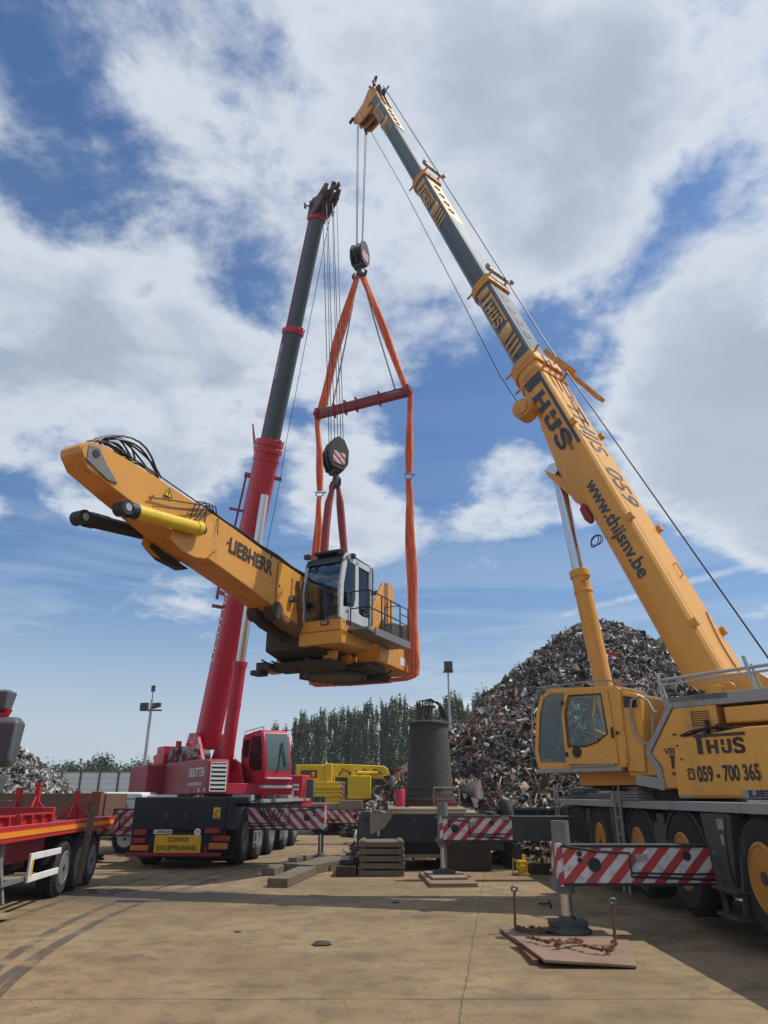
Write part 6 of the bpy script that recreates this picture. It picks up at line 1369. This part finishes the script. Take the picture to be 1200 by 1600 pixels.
def poplar_mesh(seed, h, w):
    rg = np.random.default_rng(seed); cs = []
    nb = 72
    for k in range(nb):
        z0 = h * (.05 + .88 * (k / nb)) ; a = rg.uniform(0, 2 * np.pi)
        env = w * (.55 + .45 * math.sin(min(1, z0 / h * 1.25 + .15) * math.pi * .55)) * (1 if z0 < h * .6 else max(.36, 1 - .70 * ((z0 / h - .6) / .40) ** 2.2))
        ln = h * .15 * rg.uniform(.7, 1.2); m_ = 60
        t = rg.uniform(0, 1, m_) ** .8
        rad = env * (.25 + .75 * np.sqrt(t)) * rg.uniform(.75, 1.1)
        c = np.stack([np.cos(a) * rad, np.sin(a) * rad, z0 + t * ln], 1) + rg.normal(size=(m_, 3)) * np.array([.13, .13, .30])
        cs.append(c)
    cs = np.concatenate(cs); return quads(cs, .17, rg, .8)
def tree_set(): 
    protos = []
    for s in range(6):
        v, f = poplar_mesh(s + 20, 14.0, .72 + .10 * (s % 3)); protos.append(npmesh('crown', v, f, ['poplar_leaf']))
    b = MB(); b.tube([(0, 0, 0), (.05, 0, 4), (0, .05, 9), (0, 0, 12.5)], [.22, .17, .10, .03], 7); tr = b.build('trunk', 'bark'); tm = tr.data; bpy.data.objects.remove(tr)
    ords = 'first second third fourth fifth sixth seventh eighth ninth tenth eleventh twelfth thirteenth fourteenth fifteenth sixteenth seventeenth eighteenth nineteenth twentieth twenty-first twenty-second twenty-third twenty-fourth twenty-fifth twenty-sixth twenty-seventh'.split()
    r = random.Random(31); first = True
    tops = [(430, 1132), (446, 1134), (463, 1126), (474, 1122), (484, 1120), (494, 1117), (505, 1118), (519, 1117), (530, 1114), (541, 1116), (549, 1112), (558, 1115), (566, 1115), (574, 1108), (586, 1104), (599, 1104), (606, 1106), (617, 1104), (628, 1103), (641, 1102), (652, 1106), (664, 1108), (676, 1106), (690, 1100), (703, 1098), (715, 1096), (727, 1102)]
    Y = 118
    for k, (px, py) in enumerate(tops):
        Yk = Y + r.uniform(-4, 5); d = dirpx(px, py); t = Yk / d[1]; top = 1.7 + d[2] * t - .3
        e = empty('poplar_tree', (d[0] * t, Yk, 0), r.uniform(0, 6), ords[k] + ' poplar counted from the left in the tall row behind the cranes', 'tree', 'poplars in the background row')
        s = top / 14.0; s *= r.uniform(.93, 1.05); e.scale = (s * r.uniform(.8, 1.25), s * r.uniform(.9, 1.2), s)
        mobj('crown', protos[r.randrange(6)], e); mobj('trunk', tm, e)
    for k, (px, py) in enumerate([(745, 1092), (760, 1089), (775, 1091), (790, 1095)]):
        d = dirpx(px, py); t = 112 / d[1]; top = 1.7 + d[2] * t
        e = empty('poplar_tree', (d[0] * t, 112, 0), k, ['leftmost', 'second', 'third', 'rightmost'][k] + ' of the four poplars rising beside the left flank of the scrap heap', 'tree', 'poplars beside the scrap heap')
        e.scale = (top / 14,) * 3; mobj('crown', protos[k], e); mobj('trunk', tm, e)
    # second darker row that closes the gaps, read as one mass
    rg = np.random.default_rng(5); cs = np.stack([rg.uniform(-19, 13, 9000), rg.uniform(126, 134, 9000), rg.uniform(0, 1, 9000) ** .8 * 6.0], 1)
    cs[:, 2] *= .85 + .25 * np.sin(cs[:, 0] * 1.7) * np.sin(cs[:, 0] * .6 + 1)
    v, f = quads(cs, .45, rg, .5); tag(mobj('undergrowth', npmesh('undergrowth', v, f, ['dark_leaf'])), 'dark mass of undergrowth closing the gaps behind the poplar row', 'undergrowth', kind='stuff')
    # bushy trees over the fence
    bs = [(45, 1192, 9), (85, 1195, 8), (118, 1191, 8), (152, 1180, 7.5), (182, 1190, 8), (205, 1194, 7), (240, 1188, 8), (268, 1190, 8)]
    lbs = ['bushy green tree behind the silver scrap pile at the far left', 'low green tree just right of the silver scrap pile', 'small leafy tree over the white fence left of the dark rounded one', 'dark rounded tree standing highest over the white fence', 'pale leafy tree right of the dark rounded one', 'low tree between the fence end and the lamp post', 'leafy tree directly right of the left lamp post foot', 'leafy tree half hidden behind the red crane']
    for k, (px, py, w) in enumerate(bs):
        d = dirpx(px, py); Yb = 100; t = Yb / d[1]; top = 1.7 + d[2] * t
        rg = np.random.default_rng(60 + k); cs = []
        for j in range(34):
            a = rg.uniform(0, 2 * np.pi); q = rg.uniform(0, 1) ** .6; c = np.array([math.cos(a) * q * w * .42, math.sin(a) * q * w * .42, top * (.40 + .52 * rg.uniform(0, 1) * (1 - .35 * q))])
            cs.append(c + rg.normal(size=(110, 3)) * w * .075)
        v, f = quads(np.concatenate(cs), .20, rg, .2)
        e = empty('broadleaf_tree', (d[0] * t, Yb, 0), 0, lbs[k], 'tree', 'trees behind the white fence')
        mobj('crown', npmesh('crown', v, f, ['dark_leaf' if k == 3 else 'bush_leaf']), e); mobj('trunk', tm, e).scale = (1.4, 1.4, top / 16)
tree_set()

# ================================================================ scrap heaps
for nm, c, mt, ro in (('scrap_dark', (.050, .043, .037), .2, .65), ('scrap_grey', (.16, .15, .14), .35, .55), ('scrap_mid', (.095, .085, .075), .2, .65), ('scrap_pale', (.34, .33, .31), .1, .5), ('scrap_rust', (.15, .062, .028), .1, .85), ('scrap_brown', (.10, .06, .038), .1, .85), ('scrap_white', (.68, .68, .66), .0, .5), ('scrap_blue', (.13, .19, .24), .1, .5), ('scrap_red', (.34, .05, .03), .0, .5), ('scrap_tan', (.30, .21, .13), .1, .7)):
    mat(nm, c, ro, mt, dirt=.45, dcol=(.07, .05, .038), streak=False, bump=0); M[nm] = bpy.data.materials[nm]
SC = ['scrap_dark', 'scrap_grey', 'scrap_mid', 'scrap_pale', 'scrap_rust', 'scrap_brown', 'scrap_white', 'scrap_blue', 'scrap_red', 'scrap_tan']
def shards(P, N, size, rg, wts):
    """each piece a bent and twisted sheet or bar: a 2x4 vertex strip with thickness"""
    n = len(P); a = rg.normal(size=(n, 3)); a -= N * (np.sum(a * N, 1) * rg.uniform(.1, .95, n))[:, None]; a /= np.linalg.norm(a, axis=1)[:, None]
    q = rg.normal(size=(n, 3)); b = np.cross(a, q); b /= np.linalg.norm(b, axis=1)[:, None]; c = np.cross(a, b)
    kind = rg.uniform(0, 1, n)
    L = np.minimum(size * rg.lognormal(0, .58, n), size * 2.6); W = np.where(kind < .45, L * rg.uniform(.04, .12, n), L * rg.uniform(.3, .8, n)); W = np.minimum(W, size * 1.3); L = np.where(kind < .3, L * 1.4, L)
    T_ = np.where(kind < .45, W * .7, size * .03)
    bend = rg.normal(size=(n, 4)) * .22; tw = rg.normal(size=(n, 4)) * np.where(kind < .45, .2, .6)[:, None]
    V = np.zeros((n, 4, 4, 3))
    for i in range(4):
        s = (i / 3 - .5)
        ctr = P + a * (L * s)[:, None] + c * (L * bend[:, i])[:, None]
        cs_, sn = np.cos(tw[:, i]), np.sin(tw[:, i])
        bb = b * cs_[:, None] + c * sn[:, None]; cc = c * cs_[:, None] - b * sn[:, None]
        wv = W * (1 + bend[:, (i + 1) % 4])
        for j, (u_, v_) in enumerate(((-1, -1), (1, -1), (1, 1), (-1, 1))):
            V[:, i, j] = ctr + bb * (wv * .5 * u_)[:, None] + cc * (T_ * .5 * v_)[:, None]
    fs = []
    for i in range(3):
        for j in range(4): fs.append([i * 4 + j, i * 4 + (j + 1) % 4, (i + 1) * 4 + (j + 1) % 4, (i + 1) * 4 + j])
    fs += [[3, 2, 1, 0], [12, 13, 14, 15]]
    F = (np.array(fs)[None] + (np.arange(n) * 16)[:, None, None]).reshape(-1, 4)
    cum = np.cumsum(wts, axis=1); cum /= cum[:, -1:]; mi = (rg.uniform(0, 1, n)[:, None] > cum).sum(1)
    return V.reshape(-1, 3), F, np.repeat(mi, 14)
def heap(name, label, cx, cy, hfun, rad, n, size, wfun, seed, half=True, base=True):
    rg = np.random.default_rng(seed)
    xs = rg.uniform(-rad, rad, n * 3); ys = rg.uniform(-rad, rad if not half else rad * .25, n * 3)
    H = hfun(xs, ys); ok = H > .05; xs, ys, H = xs[ok][:n], ys[ok][:n], H[ok][:n]
    e = .3; gx = (hfun(xs + e, ys) - hfun(xs - e, ys)) / (2 * e); gy = (hfun(xs, ys + e) - hfun(xs, ys - e)) / (2 * e)
    N = np.stack([-gx, -gy, np.ones_like(gx)], 1); N /= np.linalg.norm(N, axis=1)[:, None]
    P = np.stack([xs, ys, H], 1) + N * rg.uniform(-.15, .5, len(xs))[:, None] * size
    v, f, mi = shards(P, N, size, rg, wfun(xs, ys, H, rg))
    if n > 20000:
        k = rg.integers(0, len(xs), 1500); v2, f2, m2 = shards(P[k] + N[k] * .08, N[k], .46, rg, wfun(xs[k], ys[k], H[k], rg))
        f = np.concatenate([f, f2 + len(v)]); v = np.concatenate([v, v2]); mi = np.concatenate([mi, m2])
        k = rg.integers(0, len(xs), 70); v2, f2, m2 = shards(P[k] + N[k] * .1, N[k], .95, rg, wfun(xs[k], ys[k], H[k], rg))
        f = np.concatenate([f, f2 + len(v)]); v = np.concatenate([v, v2]); mi = np.concatenate([mi, m2])
    if base:
        m_ = 70; gx_, gy_ = np.meshgrid(np.linspace(-rad, rad, m_), np.linspace(-rad, rad, m_), indexing='ij'); gz = hfun(gx_, gy_) - .35 * size + rg.normal(size=gx_.shape) * size * .25
        bv = np.stack([gx_, gy_, gz], -1).reshape(-1, 3); idx = np.arange(m_ * m_).reshape(m_, m_)
        bf = np.stack([idx[:-1, :-1], idx[1:, :-1], idx[1:, 1:], idx[:-1, 1:]], -1).reshape(-1, 4)
        gm = (hfun(gx_, gy_)[:-1, :-1].reshape(-1) > -1); bf = bf[gm]
        f = np.concatenate([f, bf + len(v)]); v = np.concatenate([v, bv]); mi = np.concatenate([mi, np.zeros(len(bf), int)])
    o = mobj(name, npmesh(name, v, f, SC, mi), None, (cx, cy, 0)); tag(o, label, 'scrap heap', kind='stuff'); return o
def noise2(x, y, s, seed):
    rg = np.random.default_rng(seed); z = 0
    for k in range(6): a, b = rg.normal(size=2) * s; z = z + np.sin(a * x + b * y + rg.uniform(0, 6))
    return z / 3
def big(x, y):
    r = np.hypot(x, y * .95); prof = np.interp(r, [0, 2.2, 4.4, 7, 10.2, 14, 17], [12.0, 11.4, 9.8, 7.5, 4.8, 1.8, -1.0])
    r2 = np.hypot(x + 7.5, (y + 9) * 1.0); p2 = np.interp(r2, [0, 2, 5, 8, 10], [5.2, 4.6, 2.6, .6, -1])
    r3 = np.hypot(x + 1.0, (y + 12) * 1.0); p3 = np.interp(r3, [0, 2, 5, 8, 11], [4.0, 3.6, 2.4, .6, -1])
    return np.maximum(np.maximum(prof, p2), p3) + .35 * noise2(x, y, .55, 1) + .28 * noise2(x, y, 1.5, 2)
def wbig(x, y, h, rg):
    t = np.clip((h - 1) / 8, 0, 1); cl = .5 + .5 * noise2(x, y, .9, 9); cl2 = np.clip(noise2(x, y, 1.3, 13), 0, 1)
    o = np.ones_like(x)
    return np.stack([1.9 * o, 1.5 * (.6 + t), 1.8 * o, .35 + .55 * t + .4 * cl2, (1.5 - 1.3 * t) * (.3 + cl), 1.6 * (1.15 - .6 * t), .10 + .16 * t + .12 * cl2, .12 * o, .045 * o, .35 * o], 1)  # rustier pieces low down; paler grey mix higher up imitates haze in the colour
heap('scrap_heap', 'towering mixed heap of grey and rusty scrap metal behind the yellow crane', 13.9, 47, big, 17, 62000, .25, wbig, 3)
def small(x, y):
    return np.interp(np.hypot(x, y), [0, 1, 3, 5, 7], [4.2, 3.9, 2.4, .6, -.6]) + .3 * noise2(x, y, 1.2, 4)
heap('scrap_heap', 'bright silver heap of shredded aluminium scrap behind the flatbed trailer', -19.6, 38, small, 7, 12000, .20, lambda x, y, h, rg: np.stack([.6 + 0 * x, 2.0 + 0 * x, .8 + 0 * x, 2.4 + 0 * x, .03 + 0 * x, .1 + 0 * x, 1.1 + 0 * x, .2 + 0 * x, .02 + 0 * x, .05 + 0 * x], 1), 8)
def low(x, y): return .35 + .12 * noise2(x, y, 2.0, 6) - .10 * np.hypot(x / 3.2, y)
heap('scrap_litter', 'low litter of small scrap scattered under and behind the undercarriage', 2.6, 22.3, lambda x, y: np.where(np.abs(y) < 1.4, low(x, y), -1), 3.6, 2200, .13, wbig, 11, False, False)
heap('scrap_litter', 'brown heap of turnings just behind the white truck', -9.2, 34, lambda x, y: np.interp(np.hypot(x, y), [0, 1, 2.5, 3.2], [2.6, 2.2, .6, -.3]), 3.2, 1500, .2, lambda x, y, h, rg: np.stack([.5 + 0 * x, .2 + 0 * x, .4 + 0 * x, .0 + 0 * x, 1 + 0 * x, 1 + 0 * x, 0 * x, 0 * x, 0 * x, 2 + 0 * x], 1), 12)
# scrap inside the skip
heap('scrap_litter', 'mixed scrap lying inside the dark open skip', 4.05, 20.6, lambda x, y: np.where((np.abs(x) < 1.0) & (np.abs(y) < .7), 1.32 + .1 * noise2(x, y, 3, 3), -1), 1.1, 260, .16, wbig, 14, False, False)

# ================================================================ clods and litter on the yard
def clod(x, y, s, lb, seed):
    rg = random.Random(seed); b = MB(); rings = []
    for z, q in ((0, 1), (.35, .95), (.75, .6), (1, .15)):
        rings.append([(math.cos(t) * s * q * (1 + .3 * math.sin(3 * t + seed)) * rg.uniform(.65, 1.3) * 1.4, math.sin(t) * s * q * rg.uniform(.8, 1.2), z * s * .6) for t in np.linspace(0, 2 * math.pi, 13)[:-1]])
    b.loft(rings); tag(b.build('mud_clod', 'dark_brown', None, 0, (x, y, 0)), lb, 'clod', 'clods on the yard floor')
clod(-.76, 10.03, .085, 'largest dark clod lying alone in the middle of the yard', 1)
clod(-1.95, 10.9, .035, 'tiny dark clod left of the largest clod', 3)
clod(.2, 13.7, .05, 'dark clod lying in the shadow band near the mats', 4)
r = random.Random(77); b = MB()
for k in range(2600):
    x = r.uniform(-5, 6); y = r.uniform(6.2, 24); s = r.uniform(.003, .011) * (1.6 if r.random() < .04 else 1)
    b.add([(x - s, y - s, 0), (x + s * 1.3, y - s * .6, 0), (x + s * .5, y + s, 0), (x, y, s * .9)], [(0, 1, 3), (1, 2, 3), (2, 0, 3)])
tag(b.build('gravel', 'timber'), 'fine stones and crumbs scattered over the yard floor', 'gravel', kind='stuff')
b = MB(); b.beam((2.6, 13.5, .02), (2.68, 13.2, .05), .03, .03); b.ringtorus((2.7, 13.1, .06), (1, 0, .3), .05, .015); tag(b.build('spanner', 'black_steel'), 'small dark steel tool lying behind the near jack foot', 'tool')
b = MB(); b.tube([(-1.5, 29, .06), (-.4, 28.7, .06)], .05, 8); tag(b.build('pipe', 'mid_grey'), 'short grey pipe lying left of the mat stack in the far light', 'pipe')

# ---------------------------------------------------------------- split multi-piece part meshes into one object per piece
def split_parts(names):
    for o in [o for o in bpy.data.objects if o.type == 'MESH' and o.parent and o.name.split('.')[0] in names]:
        me = o.data; n = len(me.vertices); par = list(range(n))
        def find(a):
            while par[a] != a: par[a] = par[par[a]]; a = par[a]
            return a
        for e in me.edges: a, c = find(e.vertices[0]), find(e.vertices[1]); par[a] = c
        comp = {}
        for i in range(n): comp.setdefault(find(i), []).append(i)
        cl = [([i for i in c], np.array([me.vertices[i].co for i in c])) for c in comp.values()]
        groups = [(c, v.min(0) - .012, v.max(0) + .012) for c, v in cl]
        ch = True
        while ch:
            ch = False
            for i in range(len(groups)):
                for j in range(i + 1, len(groups)):
                    if np.all(groups[i][1] <= groups[j][2]) and np.all(groups[j][1] <= groups[i][2]):
                        groups[i] = (groups[i][0] + groups[j][0], np.minimum(groups[i][1], groups[j][1]), np.maximum(groups[i][2], groups[j][2])); groups.pop(j); ch = True; break
                if ch: break
        if len(groups) < 2 or len(groups) > 40: continue
        base = o.name.split('.')[0]; mods = [(m_.type, m_) for m_ in o.modifiers]
        owner = {}
        for gi, g in enumerate(groups):
            for i in g[0]: owner[i] = gi
        for gi in range(len(groups)):
            polys = [p for p in me.polygons if owner[p.vertices[0]] == gi]; vs = sorted({i for p in polys for i in p.vertices}); mp = {v: k for k, v in enumerate(vs)}
            nm = bpy.data.meshes.new(base); nm.from_pydata([me.vertices[i].co[:] for i in vs], [], [[mp[i] for i in p.vertices] for p in polys])
            for m_ in me.materials: nm.materials.append(m_)
            nm.polygons.foreach_set('use_smooth', [True] * len(nm.polygons)); nm.set_sharp_from_angle(angle=R(32))
            q = bpy.data.objects.new(base, nm); COL.objects.link(q); q.parent = o.parent; q.matrix_local = o.matrix_local.copy()
            for t, m_ in mods:
                if t == 'BEVEL': bb = q.modifiers.new('bevel', 'BEVEL'); bb.width = m_.width; bb.segments = m_.segments; bb.limit_method = 'ANGLE'; bb.angle_limit = R(35)
                if t == 'SOLIDIFY': q.modifiers.new('thickness', 'SOLIDIFY').thickness = m_.thickness
            if gi == 0:
                for c_ in list(o.children): mw = c_.matrix_local.copy(); c_.parent = q; c_.matrix_local = mw
        bpy.data.objects.remove(o)
split_parts({'storage_box', 'bracket', 'machinery', 'sensor', 'deck_locker', 'mudguard', 'round_mark', 'work_lamp', 'belly_block', 'stripe', 'latch', 'hose_clamp', 'tool_box', 'side_plate', 'striped_plate', 'valve', 'guard_rail', 'cradle_rail', 'lug', 'winch_frame', 'window', 'step', 'hydraulic_tank', 'post', 'side_board', 'sticker', 'rim', 'opening', 'support_frame', 'deck', 'panel', 'capping', 'jib_bracket', 'rib', 'end_fitting', 'sheave', 'cylinder_eye', 'loose_hose', 'brace', 'lifting_eye', 'bulkhead', 'mirror_arm', 'belly_hose', 'mudflap', 'block', 'mirror', 'cab_step', 'marker_lamp'})

# ---------------------------------------------------------------- haze volume added to stand in for sun glare over the yard
def haze():
    m = bpy.data.materials.new('haze'); m.use_nodes = True; m.node_tree.nodes.clear(); T = NT(m.node_tree)
    v = T.new('ShaderNodeVolumePrincipled', {'Color': (.86, .92, 1., 1), 'Density': .0005, 'Anisotropy': .35}); o = T.new('ShaderNodeOutputMaterial'); T.l.new(v.outputs[0], o.inputs['Volume'])
    M['haze'] = m; b = MB(); b.box(-910, 910, -310, 1510, -1, 32); h = b.build('haze', 'haze'); tag(h, 'thin pale haze volume added over the yard in place of sun glare', 'haze', kind='stuff')
haze()
